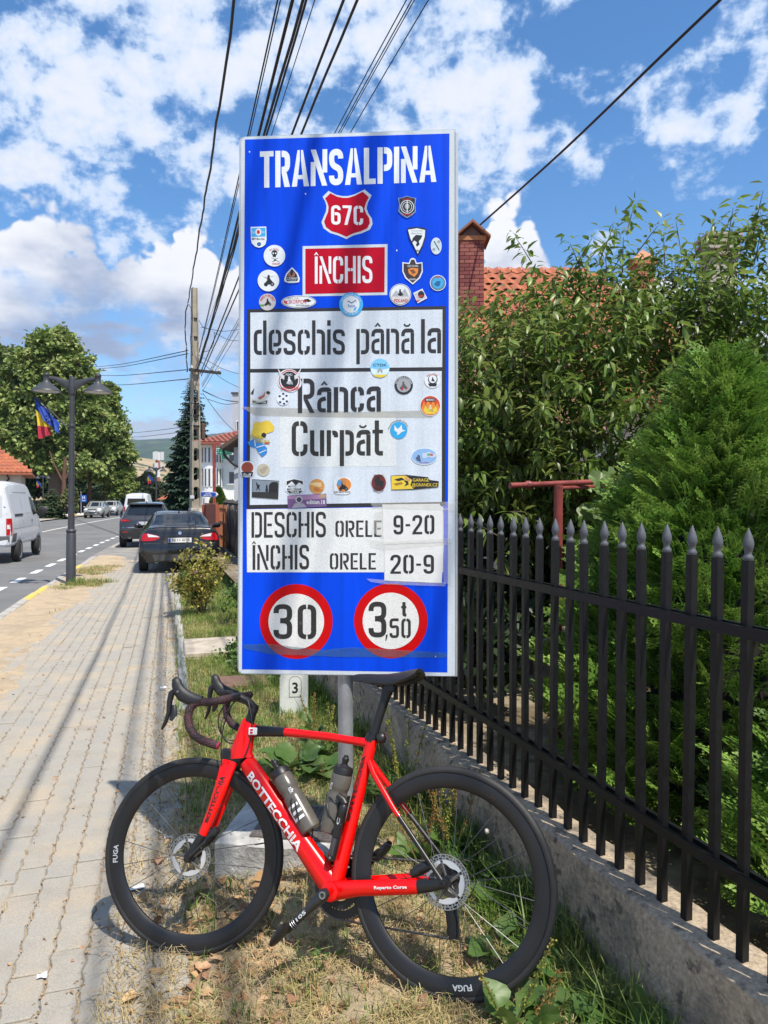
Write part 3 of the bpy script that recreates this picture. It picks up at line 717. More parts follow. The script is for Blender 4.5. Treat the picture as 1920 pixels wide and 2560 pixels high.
s = sticker([(627, 568), (666, 567), (667, 600), (664, 612), (656, 618), (648, 620), (638, 617), (630, 609), (628, 600)], WH, 'white and light blue shield sticker'); pr(s, quad((629, 571), (664, 570), (664, 592), (629, 593)), SK); pr(s, ell(646.5, 581, 7.5, 9), WH, 2); pr(s, ell(646.5, 581, 4, 5), RD, 3); tx(s, '20', 634, 582, 6, 5, WH); tx(s, '10', 659, 581.5, 5, 5, WH); tx(s, 'BMW Moto Klub', 646, 598, 32, 5, BK); pr(s, ell(648, 611, 5, 5, 16), BK, 1); pr(s, ell(648, 611, 3.4, 3.4, 16), BL, 2)
s = sticker(ell(686.6, 640, 27), WH, 'white round sticker with black skull'); pr(s, ell(686.6, 633, 7.5, 7), BK); pr(s, quad((682, 637), (691, 637), (690.5, 643), (682.5, 643)), BK, 2); pr(s, ell(683.6, 634, 2, 2.2, 10), WH, 3); pr(s, ell(689.8, 634, 2, 2.2, 10), WH, 3); pr(s, [(677, 644), (688, 648), (699, 645), (688, 650)], BK, 1); pr(s, [(680, 656), (688, 649), (702, 657), (690, 652)], BK, 2); tx(s, 'TEPL SZABOK', 686, 640, 26, 3.6, RD, arc=(17, math.pi / 2)); tx(s, 'HUNGARY', 691, 660, 19, 5, RD)
s = sticker(ell(671.6, 702, 27), WH, 'white round sticker with black motorcyclist'); rider(s, 673, 704, 14); pr(s, [(655, 690), (665, 694), (690, 690), (666, 697)], GY, 1)
s = sticker([(728, 671), (731, 669), (734, 672), (745, 684), (750, 697), (748, 706), (735, 708), (722, 708), (712, 705), (711, 697), (716, 684)], WH, 'dark triangular sticker with white outline'); pr(s, [(731, 673), (742, 686), (746, 697), (744, 703), (718, 704), (715, 697), (719, 686)], BK); pr(s, ell(729, 687, 9, 7), (.35, .14, .08), 2); pr(s, ell(729.5, 682, 3.5, 8), BK, 3); tx(s, 'CZARNY', 731, 697, 28, 6, WH); tx(s, 'W TRASIE', 731, 704, 19, 4, WH)
s = sticker(ell(669, 755.6, 21), (.52, .50, .52), 'grey round sticker with red letters round the rim'); rider(s, 670, 757, 9); tx(s, 'PRES P BRZEZ', 669, 755.6, 44, 6, RD, arc=(16, math.pi / 2)); pr(s, blob(656, 764, 6, 3, 3), (.1, .25, .05), 1)
s = sticker(ell(747, 755, 43.5, 16), WH, 'white oval sticker with red lettering'); pr(s, ell(747, 755, 42, 14.6), BK, 1); pr(s, ell(747, 755, 40.8, 13.4), WH, 2); tx(s, 'SKORPION', 744, 755, 44, 10, RD, 4); tx(s, 'MOTO CLUB', 733, 746, 27, 4.5, GY, 4); tx(s, 'SWITZERLAND', 757, 764, 34, 3.6, BK, 4); pr(s, blob(768, 752, 8, 4.5, 8), BK, 3); pr(s, [(710, 751), (716, 754), (720, 751), (718, 758), (722, 762), (714, 760), (710, 757)], RD, 3)
s = sticker(ell(878, 761.5, 30), SK, 'blue ring sticker with white centre'); pr(s, ell(878, 761.5, 21), WH); pr(s, [(866, 757), (872, 752), (879, 757), (889, 750), (893, 757), (889, 753), (879, 760), (872, 755)], (.1, .16, .3), 2); tx(s, 'Ranca', 879, 765, 18, 8, (.05, .2, .5)); pr(s, [(885, 772), (893, 766), (890, 775), (884, 779)], SK, 2); tx(s, 'SALVAMONT RANCA', 878, 761.5, 62, 5, WH, arc=(24, math.pi / 2)); tx(s, '068 76 46 007', 878, 761.5, 40, 5, WH, arc=(24, -math.pi / 2))
s = sticker([(995, 496), (1004, 495), (1017.8, 490.5), (1032, 495), (1041, 496), (1038, 512), (1040, 530), (1030, 540), (1018, 546), (1006, 540), (996, 530), (998, 512)], (.2, .3, .45), 'black crest sticker with a white target'); pr(s, [(998, 498), (1018, 492.5), (1038, 498), (1036, 512), (1037, 529), (1018, 543), (999, 529), (1000, 512)], BK); pr(s, ell(1018, 518, 17), WH, 2); pr(s, ell(1018, 518, 15.2), BK, 3); pr(s, ell(1018, 518, 12), WH, 4); pr(s, ell(1018, 518, 10.8), BK, 5); pr(s, ell(1018, 517, 6, 7), GY, 6); pr(s, quad((1017, 503), (1019, 503), (1019, 533), (1017, 533)), WH, 7); tx(s, 'ELITA', 1018, 499.5, 22, 4.5, RD, 4); tx(s, 'NOMADS', 1018, 537.5, 26, 5, RD, 6)
s = sticker([(1017, 572), (1030, 569), (1044, 568.5), (1058, 570), (1066, 574), (1065, 592), (1058, 615), (1045, 640), (1036, 622), (1023, 598)], BK, 'black edged white guitar-pick sticker with dark skier'); pr(s, [(1020, 575), (1043, 571.5), (1063, 576), (1062, 592), (1055, 614), (1044.5, 635), (1026, 597)], WH); pr(s, [(1032, 596), (1040, 588), (1051, 589), (1053, 597), (1047, 604), (1049, 612), (1042, 618), (1040, 612), (1043, 607), (1036, 602), (1028, 610)], BK, 2); pr(s, ell(1052, 592, 3.4, 3.4, 10), BK, 3); tx(s, 'Transylvanian', 1042, 578, 30, 4, GY); tx(s, 'Black Divine', 1042, 584, 26, 4, GY); tx(s, 'ski', 1044, 627, 8, 7, BK)
s = sticker(ell(1090.5, 615.7, 13.5, 21), WH, 'small pale upright oval sticker'); pr(s, ell(1090.5, 615.7, 12.3, 19.6), (.55, .66, .72)); pr(s, [(1084, 604), (1086, 603), (1099, 626), (1097, 627)], BK, 2); pr(s, ell(1097, 605, 4, 4, 10), GY, 2); pr(s, ell(1085, 624, 4, 4, 10), GY, 3)
s = sticker([(1006, 656), (1022, 658), (1026, 648), (1032, 645), (1038, 648), (1042, 658), (1056, 656), (1057, 680), (1050, 696), (1032, 712), (1013, 696), (1006, 680)], WH, 'dark heraldic sticker with orange animal head'); pr(s, [(1009, 659), (1024, 661), (1028, 650), (1036, 650), (1040, 661), (1054, 659), (1054, 679), (1047, 694), (1032, 708), (1016, 694), (1009, 679)], (.05, .03, .03)); pr(s, [(1020, 674), (1030, 670), (1046, 672), (1044, 684), (1036, 693), (1028, 688), (1022, 684)], OR, 2); pr(s, [(1024, 676), (1034, 674), (1040, 682), (1032, 686)], (.2, .07, .03), 3); tx(s, 'OLD TOWN', 1032, 666, 26, 5, WH); tx(s, 'RIDERS', 1032, 699, 16, 4, WH)
s = sticker(ell(1094.7, 708, 20), WH, 'small round sticker with blue centre'); pr(s, ell(1094.7, 708, 18.4), (.12, .2, .3)); pr(s, ell(1094.7, 708, 14), SK, 2); pr(s, blob(1094, 710, 8, 6, 5), (.02, .12, .3), 3); pr(s, quad((1090, 693), (1099, 691), (1100, 694), (1091, 696)), RD, 3)
s = sticker(ell(1001, 737, 27), WH, 'white round sticker with black off-road rider'); pr(s, ell(1001, 737, 25.6), BK); pr(s, ell(1001, 737, 24.4), WH, 2); pr(s, [(979, 742), (1023, 742), (1019, 752), (1010, 759), (992, 759), (983, 752)], (.62, .6, .6), 3); pr(s, [(979, 742), (990, 726), (1001, 736), (1012, 722), (1023, 742)], (.4, .42, .45), 3); rider(s, 1001, 735, 10, lv if False else BK); tx(s, 'POLAND', 1003, 752, 34, 8, RD, 7)
s = sticker([(1033, 733), (1056, 722), (1068, 746), (1044, 759)], WH, 'tilted square sticker with helmet'); pr(s, [(1036, 734.5), (1055.5, 725), (1065, 745), (1045, 755.5)], (.5, .5, .52)); pr(s, ell(1053, 737, 8, 9), BK, 2); pr(s, [(1046, 740), (1058, 738), (1056, 742), (1047, 745)], RD, 3); pr(s, [(1034, 745), (1042, 752), (1050, 750), (1044, 756)], RD, 3)
s = sticker(ell(950, 921, 24), (.20, .55, .85), 'round sticker fading from sky blue to yellow'); pr(s, [(926.5, 921), (950, 925), (973.5, 921), (971, 932), (963, 941), (937, 941), (929, 932)], (.62, .78, .82)); pr(s, [(932, 937), (968, 937), (962, 942), (950, 944.8), (938, 942)], YE, 2); tx(s, 'CTDK', 950, 913, 34, 7, BK); pr(s, [(943, 927), (950, 919), (957, 927), (955, 934), (950, 927), (945, 934)], GY, 3)
s = sticker(blob(724, 952, 30, 28, 2, 30, .10), WH, 'black and red winged emblem sticker'); pr(s, ell(724, 952, 27, 27), RD); pr(s, ell(724, 952, 24.5, 24.5), WH, 2); pr(s, ell(724, 951, 22, 22), BK, 3); rider(s, 724, 955, 12, WH); tx(s, 'PGHU', 723, 937, 16, 6, WH, 6); tx(s, 'BLACK STARLINERS', 726, 971, 46, 7, RD, 7)
for sg in (-1, 1):
    for k in range(4): pr(s, [(724 + sg * 12, 945 - k * 2), (724 + sg * (31 - k * 2), 918 + k * 6), (724 + sg * (26 - k * 2), 932 + k * 5), (724 + sg * 14, 951 - k)], (.62, .64, .68), 4 + k)
s = sticker([(630, 996), (640, 1000), (655, 990), (664, 976), (672, 974), (676, 982), (670, 990), (662, 996), (672, 1004), (670, 1012), (650, 1013), (630, 1010)], (.60, .60, .55), 'cream crest sticker with a ribbon'); pr(s, [(632, 1001), (650, 1005), (669, 1001), (668, 1009), (650, 1011.5), (632, 1008)], BK); tx(s, 'LUNA FORM', 650, 1006, 30, 4.5, WH); pr(s, [(645, 994), (658, 988), (664, 979), (662, 992), (650, 1000)], (.45, .12, .12), 2); pr(s, ell(671, 982, 5, 4, 12), BK, 2); sticker([(627, 984), (636, 970), (634, 986)], BK)
s = sticker(ell(708.7, 997.8, 16), WH, 'small white ball sticker with dark patches')
for k, (dx, dy) in enumerate(((0, 0), (-9, -7), (8, -8), (-8, 8), (9, 6), (0, -13), (2, 12))): pr(s, ell(708.7 + dx, 997.8 + dy, 3.4, 3, 6), (.02, .05, .16), 1 + k % 2)
s = sticker(ell(1009.4, 963.5, 23), BK, 'black round sticker with a red motorcycle'); pr(s, ell(1009.4, 963.5, 17.5), GY); rider(s, 1009, 965, 10, (.1, .1, .1), RD); tx(s, 'ANTONIO & DORENA', 1009.4, 963.5, 56, 4.2, WH, arc=(20, math.pi / 2)); pr(s, ell(1006, 972, 3, 3, 8), RD, 7)
s = sticker(ell(1081, 950.6, 20), WH, 'white round sticker with black motorcycle and red rim text'); pr(s, ell(1082, 949, 12), BK); pr(s, ell(1082, 948, 10), WH, 2); rider(s, 1082, 950, 6); tx(s, 'EWA LADIES', 1081, 950.6, 30, 4, RD, arc=(16, math.pi / 2)); pr(s, [(1070, 959), (1093, 959), (1090, 966), (1074, 966)], BK, 3)
s = sticker(ell(1075.8, 1014.5, 26), WH, 'round sticker with orange flames'); pr(s, ell(1075.8, 1014.5, 24.3), (.60, .06, .02)); pr(s, [(1053, 1022), (1060, 1003), (1064, 1016), (1070, 998), (1076, 1014), (1084, 1000), (1088, 1016), (1094, 1006), (1099, 1022), (1092, 1034), (1076, 1038), (1060, 1034)], OR, 2); pr(s, [(1058, 1026), (1064, 1014), (1069, 1024), (1076, 1010), (1082, 1024), (1090, 1016), (1094, 1027), (1086, 1035), (1066, 1035)], YE, 3); rider(s, 1076, 1024, 9, (.6, .58, .55)); pr(s, quad((1062, 996), (1089, 996), (1087, 1004), (1064, 1004)), BK, 4); tx(s, 'MERREC', 1076, 1000, 21, 5, WH, 6)
s = sticker(blob(656, 1073, 26, 22, 9, 26, .3), YE, 'yellow map-shaped sticker'); pr(s, ell(660, 1088, 6, 6), BK, 2); tx(s, 'Slaska', 641, 1092, 32, 11, (.45, .36, .02), 4); tx(s, 'Wataha', 656, 1102, 36, 11, (.45, .36, .02), 5); pr(s, quad((662, 1106), (675, 1105), (675, 1109), (662, 1110)), RD, 2)
s = sticker([(619, 1106), (634, 1098), (650, 1100), (660, 1112), (668, 1120), (668, 1133), (656, 1143), (648, 1134), (640, 1120), (626, 1117)], (.03, .22, .60), 'blue map-shaped sticker'); pr(s, [(636, 1100), (638, 1116), (640, 1116), (638, 1100)], WH); pr(s, [(641, 1118), (662, 1112), (662, 1114), (642, 1120)], WH, 2); pr(s, [(648, 1132), (666, 1124), (666, 1126), (649, 1134)], WH, 3)
s = sticker(ell(996.8, 1076, 21.5), (.03, .36, .72), 'bright blue round sticker with a white bird'); pr(s, [(986, 1063), (994, 1073), (998, 1070), (1004, 1062), (1006, 1074), (1014, 1077), (1004, 1080), (998, 1086), (992, 1088), (994, 1082), (986, 1076)], WH); tx(s, 'Freundschaft fuehrt', 996.8, 1076, 66, 4, BK, arc=(25, math.pi / 2 + .1))
s = sticker(ell(1060.8, 1141, 33, 21.5), WH, 'white edged oval sticker with a blue map'); pr(s, ell(1060.8, 1141, 31, 19.6), (.25, .44, .74)); pr(s, blob(1072, 1138, 15, 8, 4, 26, .5), (.52, .60, .75), 2); pr(s, blob(1046, 1146, 7, 6, 6, 18, .6), (.08, .1, .2), 3); pr(s, [(1068, 1135), (1074, 1133), (1075, 1139), (1069, 1140)], (.1, .4, .15), 3); pr(s, [(1075, 1134), (1083, 1136), (1082, 1139), (1076, 1139)], RD, 4); tx(s, 'Auto & Moto', 1060, 1156, 24, 3.5, RD)
s = sticker(rrect(601, 1153, 637, 1193, 13), WH, 'reddish brown rounded sticker on the board edge'); pr(s, ell(619, 1169, 15, 14), (.33, .06, .03)); pr(s, [(604, 1180), (634, 1180), (631, 1191), (607, 1191)], BK, 2); tx(s, 'fluff', 619, 1187, 20, 8, WH, 4)
s = sticker(ell(658.7, 1175, 15.5), (.47, .43, .34), 'faded tan round sticker'); pr(s, blob(659, 1175, 8, 8, 12, 20, .5), (.36, .32, .25))
s = sticker([(631, 1198), (698, 1202), (696, 1248), (630, 1243)], (.03, .028, .03), 'dark photo sticker with two silhouettes'); pr(s, [(632, 1199.5), (697, 1203.5), (696, 1230), (631, 1230)], (.20, .25, .31)); pr(s, [(672, 1230), (673, 1212), (680, 1205), (693, 1205), (696, 1210), (695.5, 1230)], (.015, .015, .018), 2); pr(s, [(641, 1228), (643, 1217), (640, 1206), (642, 1206), (646, 1212), (651, 1212), (649, 1218), (650, 1228), (646, 1220)], (.015, .015, .018), 3); pr(s, [(664, 1229), (666, 1212), (669, 1212), (671, 1229)], (.015, .015, .018), 4)
s = sticker([(714, 1201), (736, 1195), (760, 1201), (761, 1228), (750, 1236), (725, 1236), (714, 1228)], WH, 'hexagonal black and white sticker with mountain lines'); pr(s, [(717, 1203), (736, 1198), (757, 1203), (758, 1212), (748, 1206), (740, 1214), (730, 1203), (717, 1214)], BK); pr(s, [(719, 1212), (729, 1206), (740, 1217), (748, 1209), (757, 1216), (757, 1214), (748, 1212), (740, 1221), (728, 1209)], WH, 2); tx(s, 'MOTO', 731, 1216, 20, 5, BK); tx(s, 'MECZENIE', 736, 1223, 36, 5, BK, 4); pr(s, quad((717, 1227), (757, 1227), (750, 1234), (725, 1234)), BK, 2); tx(s, 'TEAM', 737, 1230.5, 22, 6, WH, 4)
s = sticker(ell(792.6, 1216, 19, 18.5), (.60, .28, .07), 'orange round sticker'); pr(s, blob(792, 1211, 12, 6, 21, 22, .4), (.72, .52, .28)); pr(s, blob(794, 1224, 10, 5, 22, 22, .4), (.45, .16, .04), 2)
s = sticker(rrect(835, 1193, 878, 1236, 10), WH, 'sticker of two riders on an orange disc'); pr(s, ell(860, 1212, 18, 17), OR); rider(s, 858, 1216, 13, BK, (.1, .3, .6)); pr(s, ell(849, 1207, 5, 8), (.1, .3, .62), 6); pr(s, ell(861, 1205, 5, 8), (.5, .24, .1), 7); tx(s, 'RADIO MOTO TRAVEL', 856, 1230, 40, 4, BK, 4)
s = sticker([(933, 1187), (947, 1184), (961, 1187), (967, 1205), (960, 1225), (947, 1232), (934, 1225), (927, 1205)], (.6, .58, .56), 'dark red and black patch sticker'); pr(s, ell(947, 1207, 18, 21), (.16, .02, .02)); pr(s, blob(947, 1206, 11, 12, 31, 22, .4), BK, 2); tx(s, 'FRANC', 947, 1189.5, 24, 6, BK, 4); tx(s, 'ORBENIO', 947, 1220, 28, 5, BK, 5); tx(s, 'POLSKA', 947, 1226, 24, 5, BK, 5)
s = sticker([(977, 1189), (1014, 1187), (1070, 1193), (1074, 1200), (1097, 1203), (1096, 1218), (1032, 1224), (979, 1225)], BK, 'long yellow and black garage advertising sticker'); pr(s, [(978, 1190), (1014, 1189), (1030, 1200), (1026, 1213), (1034, 1222), (979, 1224)], YE); pr(s, [(985, 1199), (1004, 1194), (1012, 1199), (996, 1203)], BK, 2); pr(s, [(984, 1209), (1004, 1205), (1008, 1210), (990, 1214)], (.35, .2, .02), 2); pr(s, [(1008, 1200), (1020, 1203), (1022, 1211), (1010, 1216), (1016, 1208)], BK, 3); pr(s, [(1011, 1189.5), (1026, 1198), (1024, 1204), (1014, 1199)], (.6, .3, .15), 3); tx(s, 'GARAGE', 1052, 1200, 40, 8, YE, 4); tx(s, '@GRANEX.CZ', 1062, 1213, 64, 11, YE, 4)
s = sticker([(719, 1239), (816, 1234), (817, 1266), (720, 1271)], (.16, .09, .22), 'purple space-themed landscape sticker'); pr(s, [(719.5, 1240), (816, 1235), (816, 1246), (760, 1250), (720, 1247)], (.36, .2, .36)); pr(s, blob(806, 1240, 8, 6, 41, 20, .2), (.4, .28, .2), 2); pr(s, ell(748, 1249, 9, 9), (.45, .42, .48), 3); pr(s, ell(748, 1249, 6, 6), (.04, .04, .07), 4); pr(s, [(730, 1270), (738, 1258), (758, 1258), (768, 1268)], (.38, .35, .42), 3); tx(s, 'edition.18', 790, 1255, 46, 11, WH, 5)
for (x, y) in ((992, 626.5), (624, 380), (1089, 1641), (764, 485)): sheet('scuff', ell(x, y, 1.8, 2.2, 8), .0048, vin((.7, .74, .78)))
# ================================================================== THE BICYCLE
BR = .34
Bf = Vector((-.92384357, .36822046, -.10453105)); Bu = Vector((.0115467, .29977604, .95393973)); Bs = Vector((-.38259603, -.8800841, .2811979))
Brc = Vector((.20682432, 2.23028787, .32433951 + .1103)); Bfc = Vector((-.7031616, 2.59298503, .22137642 + .1103))
Ff = Vector((-.99354485, .10811196, -.03435747)); Fu = Vector((-.00976312, .22025289, .97539394)); Fs = Fu.cross(Ff)
BO = Brc - Bu * BR
bike = thing('road_bicycle', 'red racing bicycle with deep black wheels leaning in front of the road sign', 'bicycle')
bike.matrix_world = Matrix(((Bf.x, Bs.x, Bu.x, BO.x), (Bf.y, Bs.y, Bu.y, BO.y), (Bf.z, Bs.z, Bu.z, BO.z), (0, 0, 0, 1)))
bike.empty_display_size = .05
HUB = Vector((0, 0, BR))
def L(x, y, z): return Vector((x, y, z + BR))                         # from the rear hub
def fr(x, y, z):
    """steered fork frame (from the front hub) -> bicycle frame"""
    w = Bfc + Ff * x + Fs * y + Fu * z - BO; return Vector((w.dot(Bf), w.dot(Bs), w.dot(Bu)))
FS_ = fr(0, 1, 0) - fr(0, 0, 0)
m_red = mat('red_gloss_paint', (.72, .002, .001), .25, var=.03, vs=4, coat=.25, spec=.35)
m_carb = mat('satin_carbon', (.012, .012, .013), .36, var=.12, vs=30, spec=.45)
m_rim = mat('matt_carbon_rim', (.013, .013, .0145), .40, var=.15, vs=14, spec=.45, bump=.05, bs=200)
m_tyre = mat('tyre_rubber', (.020, .0198, .020), .62, var=.2, vs=30, bump=.15, bs=160, c3=(.10, .095, .08), c3s=12, c3t=(.66, .80))
m_spk = mat('spoke_steel', (.10, .10, .105), .3, .6, var=0)
m_blkp = mat('black_plastic', (.014, .014, .015), .42, var=.15, vs=40)
m_rub = mat('hood_rubber', (.016, .016, .018), .5, var=.12, vs=60, bump=.15, bs=300)
m_steel = mat('brushed_steel', (.36, .36, .35), .32, .85, var=.1, vs=60)
m_alw = mat('silver_cooling_fin', (.60, .61, .62), .38, .55, var=.08)
m_wdec = mat('white_decal', (.78, .78, .78), .4, var=0)
m_bdec = mat('black_decal', (.02, .012, .012), .4, var=0)
m_gdec = mat('grey_decal', (.55, .56, .57), .4, var=0)
m_tapeh = mat('bar_tape', (.028, .018, .020), .72, var=.2, vs=60, bump=.4, bs=120)
m_dot = mat('bar_tape_dots', (.36, .07, .10), .7, var=.2)
m_chain = mat('chain_steel', (.20, .19, .17), .4, .8, var=.3, vs=200)

def surf_text(txt, p0, p1, ra, rb, u0, u1, v0, v1, m, parent, ysgn=1, side=(0, 1, 0), lift=.0028, flip=False, bold=.03):
    """lettering wrapped on an elliptic tube p0->p1: u along it, v across it (fractions of rb)"""
    V, F = text_fit(txt, 1, 1, bold); p0, p1 = Vector(p0), Vector(p1); t = (p1 - p0); Lg = t.length; t.normalize(); sd = Vector(side); sd = (sd - t * sd.dot(t)).normalized(); n = sd.cross(t)
    if flip: n = -n
    P = []
    for x, y, _ in V:
        u = (u0 + (x + .5) * (u1 - u0)); v = v0 + (y + .5) * (v1 - v0)
        k = u if not isinstance(ra, (list, tuple)) else u
        a = ra[0] + (ra[1] - ra[0]) * u if isinstance(ra, (list, tuple)) else ra; b = rb[0] + (rb[1] - rb[0]) * u if isinstance(rb, (list, tuple)) else rb
        P.append(p0 + t * (u * Lg) + n * (v * b) + sd * (a * math.sqrt(max(0, 1 - v * v)) + lift))
    return MB().add(P, F).build('lettering', m, parent)

# ---- wheels
def wheel(name, O, A, Y, Uv, rear):
    """O centre, A forward, Y left, Uv up (bicycle frame)"""
    M = Matrix(((A.x, -Uv.x, Y.x, O.x), (A.y, -Uv.y, Y.y, O.y), (A.z, -Uv.z, Y.z, O.z), (0, 0, 0, 1)))      # local z = wheel axis
    M = Matrix(((A.x, Uv.x, A.cross(Uv).x, O.x), (A.y, Uv.y, A.cross(Uv).y, O.y), (A.z, Uv.z, A.cross(Uv).z, O.z), (0, 0, 0, 1)))
    yz = 1 if A.cross(Uv).dot(Y) > 0 else -1
    rim = MB().lathe([(.271, -.004 * 1), (.271, .004), (.279, .0095), (.292, .0133), (.306, .0140), (.318, .0132), (.318, -.0132), (.306, -.0140), (.292, -.0133), (.279, -.0095)], 96, M, closed=True).build('rim', m_rim, bike, smooth=40)
    pr_ = [(.3268 + .0137 * math.cos(a), .0137 * math.sin(a)) for a in (2 * math.pi * i / 14 for i in range(14))]
    MB().lathe(pr_, 96, M, closed=True).build('tyre', m_tyre, bike, smooth=60)
    h = MB().lathe([(.008, -.055), (.011, -.05), (.012, -.036), (.022, -.034), (.022, -.030), (.013, -.026), (.012, .026), (.022, .030), (.022, .034), (.012, .036), (.011, .05), (.008, .055)], 20, M).build('hub', m_carb, bike, smooth=40)
    n = 24 if rear else 20
    for i in range(n):
        a = 2 * math.pi * (i + .5) / n; sd = .031 * (1 if i % 2 else -1); da = (1 if (i // 2) % 2 else -1) * (.9 if rear or sd * yz > 0 else .0)
        p = M @ Vector((.021 * math.cos(a + da), .021 * math.sin(a + da), sd)); q = M @ Vector((.272 * math.cos(a), .272 * math.sin(a), sd * .1))
        MB().sweep([p, q], .0013, 5).build('spoke', m_spk, bike)
    # rotor on the left face
    zr = .041 * yz; rt = MB(); N_ = 36
    def ring(r0, r1, k=48):
        V = []; 
        for i in range(k):
            a = 2 * math.pi * i / k
            for r in (r0, r1):
                for zz in (zr - .0009, zr + .0009): V.append(M @ Vector((r * math.cos(a), r * math.sin(a), zz)))
        F = []
        for i in range(k):
            a, b = 4 * i, 4 * ((i + 1) % k); F += [(a, a + 2, b + 2, b), (a + 1, b + 1, b + 3, a + 3), (a, b, b + 1, a + 1), (a + 2, a + 3, b + 3, b + 2)]
        rt.add(V, F)
    ring(.0775, .080); ring(.0695, .0715); ring(.0618, .0645)
    for i in range(N_):
        a = 2 * math.pi * i / N_; tw = .05 if i % 2 else -.05
        for r0, r1, off in ((.0705, .0785, tw), (.0635, .0705, -tw * .6 + .06)):
            c0 = M @ Vector((r0 * math.cos(a + off), r0 * math.sin(a + off), zr)); c1 = M @ Vector((r1 * math.cos(a + off * .2), r1 * math.sin(a + off * .2), zr)); rt.sweep([c0, c1], (.0009, .0024), 4, ref=M.to_3x3() @ Vector((0, 0, 1)))
    ro = rt.build('brake_rotor', m_steel, bike)
    for i in range(5):
        a0 = 2 * math.pi * i / 5 + .2; P = []
        for j in range(9): a = a0 + (2 * math.pi / 5 - .16) * j / 8; P.append(((.0625) * math.cos(a), (.0625) * math.sin(a)))
        for j in range(8, -1, -1):
            a = a0 + (2 * math.pi / 5 - .16) * j / 8; r = .045 + .0085 * abs(math.cos(math.pi * j / 8)) ** 2; P.append((r * math.cos(a), r * math.sin(a)))
        MB().prism(P, zr - .003, zr + .003, M).build('cooling_fin', m_alw, ro)
        a = a0 - .08; c0 = M @ Vector((.018 * math.cos(a + .3), .018 * math.sin(a + .3), zr)); c1 = M @ Vector((.055 * math.cos(a), .055 * math.sin(a), zr)); MB().sweep([c0, c1], (.002, .005), 6, ref=M.to_3x3() @ Vector((0, 0, 1))).build('rotor_arm', m_chain, ro)
    MB().lathe([(.010, .030 * yz), (.019, .034 * yz), (.019, .046 * yz), (.010, .048 * yz)], 16, M).build('lock_ring', m_carb, ro, smooth=40)
    va = R_(-155 if rear else 171); d = Vector((math.cos(va), math.sin(va), 0)); MB().sweep([M @ (d * .271), M @ (d * .235)], .0028, 6).build('valve', m_carb, bike)
    def rimtext(txt, ang, w, hh, m, r=.295, out=True):
        V, F = text_fit(txt, w, hh, .025); P = []
        for x, y, _ in V:
            rr = r + y; a = ang - (x / r) * yz; P.append(M @ Vector((rr * math.cos(a), rr * math.sin(a), yz * (.01385 + .0012 - abs(rr - .303) * .08))))
        MB().add(P, F).build('lettering', m, rim)
    return rimtext, M
rt_r, MR = wheel('rear', HUB, Vector((1, 0, 0)), Vector((0, 1, 0)), Vector((0, 0, 1)), True)
A_ = fr(1, 0, 0) - fr(0, 0, 0); U_ = fr(0, 0, 1) - fr(0, 0, 0)
rt_f, MF = wheel('front', fr(0, 0, 0), A_, FS_, U_, False)
# rim lettering: angle from forward axis (seen from the left, forward is left)
rt_r('ITM', R_(119), .045, .016, m_bdec); rt_r('FUGA', R_(-98), .062, .017, m_gdec); rt_f('FUGA', R_(0), .062, .018, m_gdec); rt_f('ITM', R_(180 - 14), .04, .014, m_bdec)

# ---- frame
BBp, HTt, HTb, STt, DRO = L(.403, 0, -.066), L(.780, 0, .467), L(.806, 0, .352), L(.274, 0, .418), L(0, 0, 0)
def tube(name, P, r, m, n=14, parent=bike, sm=50, sq=1.0): return MB().sweep(P, r, n, sq=sq).build(name, m, parent, smooth=sm)
DT0, DT1 = L(.770, 0, .318), BBp + Vector((.012, 0, .012))
tube('head_tube', [HTt + Vector((-.002, 0, .004)), HTt, (HTt * .6 + HTb * .4) + Vector((.002, 0, 0)), HTb + Vector((.0, 0, .016)), HTb + Vector((-.003, 0, -.012))], [(.0205, .029), (.0215, .031), (.022, .038), (.0245, .047), (.025, .054)], m_red, 18)
dtp = [DT0 + (DT1 - DT0) * k for k in (-.03, .0, .12, .5, .9, 1.0)]
tube('down_tube', dtp, [(.022, .028), (.0235, .033), (.0255, .0335), (.0265, .034), (.029, .041), (.030, .042)], m_red, 32)
surf_text('BOTTECCHIA', DT0, DT1, (.0252, .0300), (.033, .0355), .07, .70, -.66, .34, m_wdec, bike)
tt = [L(.752, 0, .437), L(.735, 0, .438), L(.62, 0, .436), L(.45, 0, .424), L(.33, 0, .410), L(.275, 0, .404)]
tube('top_tube', tt[2:], [(.0175, .0155), (.0165, .0142), (.0155, .0140), (.0165, .016)], m_red, 16)
tube('top_tube_accent', tt[:3], [(.020, .022), (.0195, .0205), (.0174, .0164)], m_carb, 16)
tube('top_tube_root', [L(.79, 0, .436), L(.742, 0, .439)], [(.019, .022), (.0205, .0228)], m_red, 16)
stp = [BBp, L(.345, 0, .15), L(.290, 0, .36), STt]
tube('seat_tube', stp, [(.026, .027), (.018, .0225), (.0175, .021), (.0185, .0215)], m_red, 18)
surf_text('BOTTECCHIA', L(.345, 0, .15), L(.290, 0, .36), (.0182, .0178), (.0225, .021), .02, 1.02, -.05, .55, m_bdec, bike)
MB().lathe([(.025, -.043), (.030, -.040), (.030, .040), (.025, .043)], 22, Matrix.Translation(BBp) @ Matrix.Rotation(math.pi / 2, 4, 'X')).build('bottom_bracket_shell', m_red, bike, smooth=40)
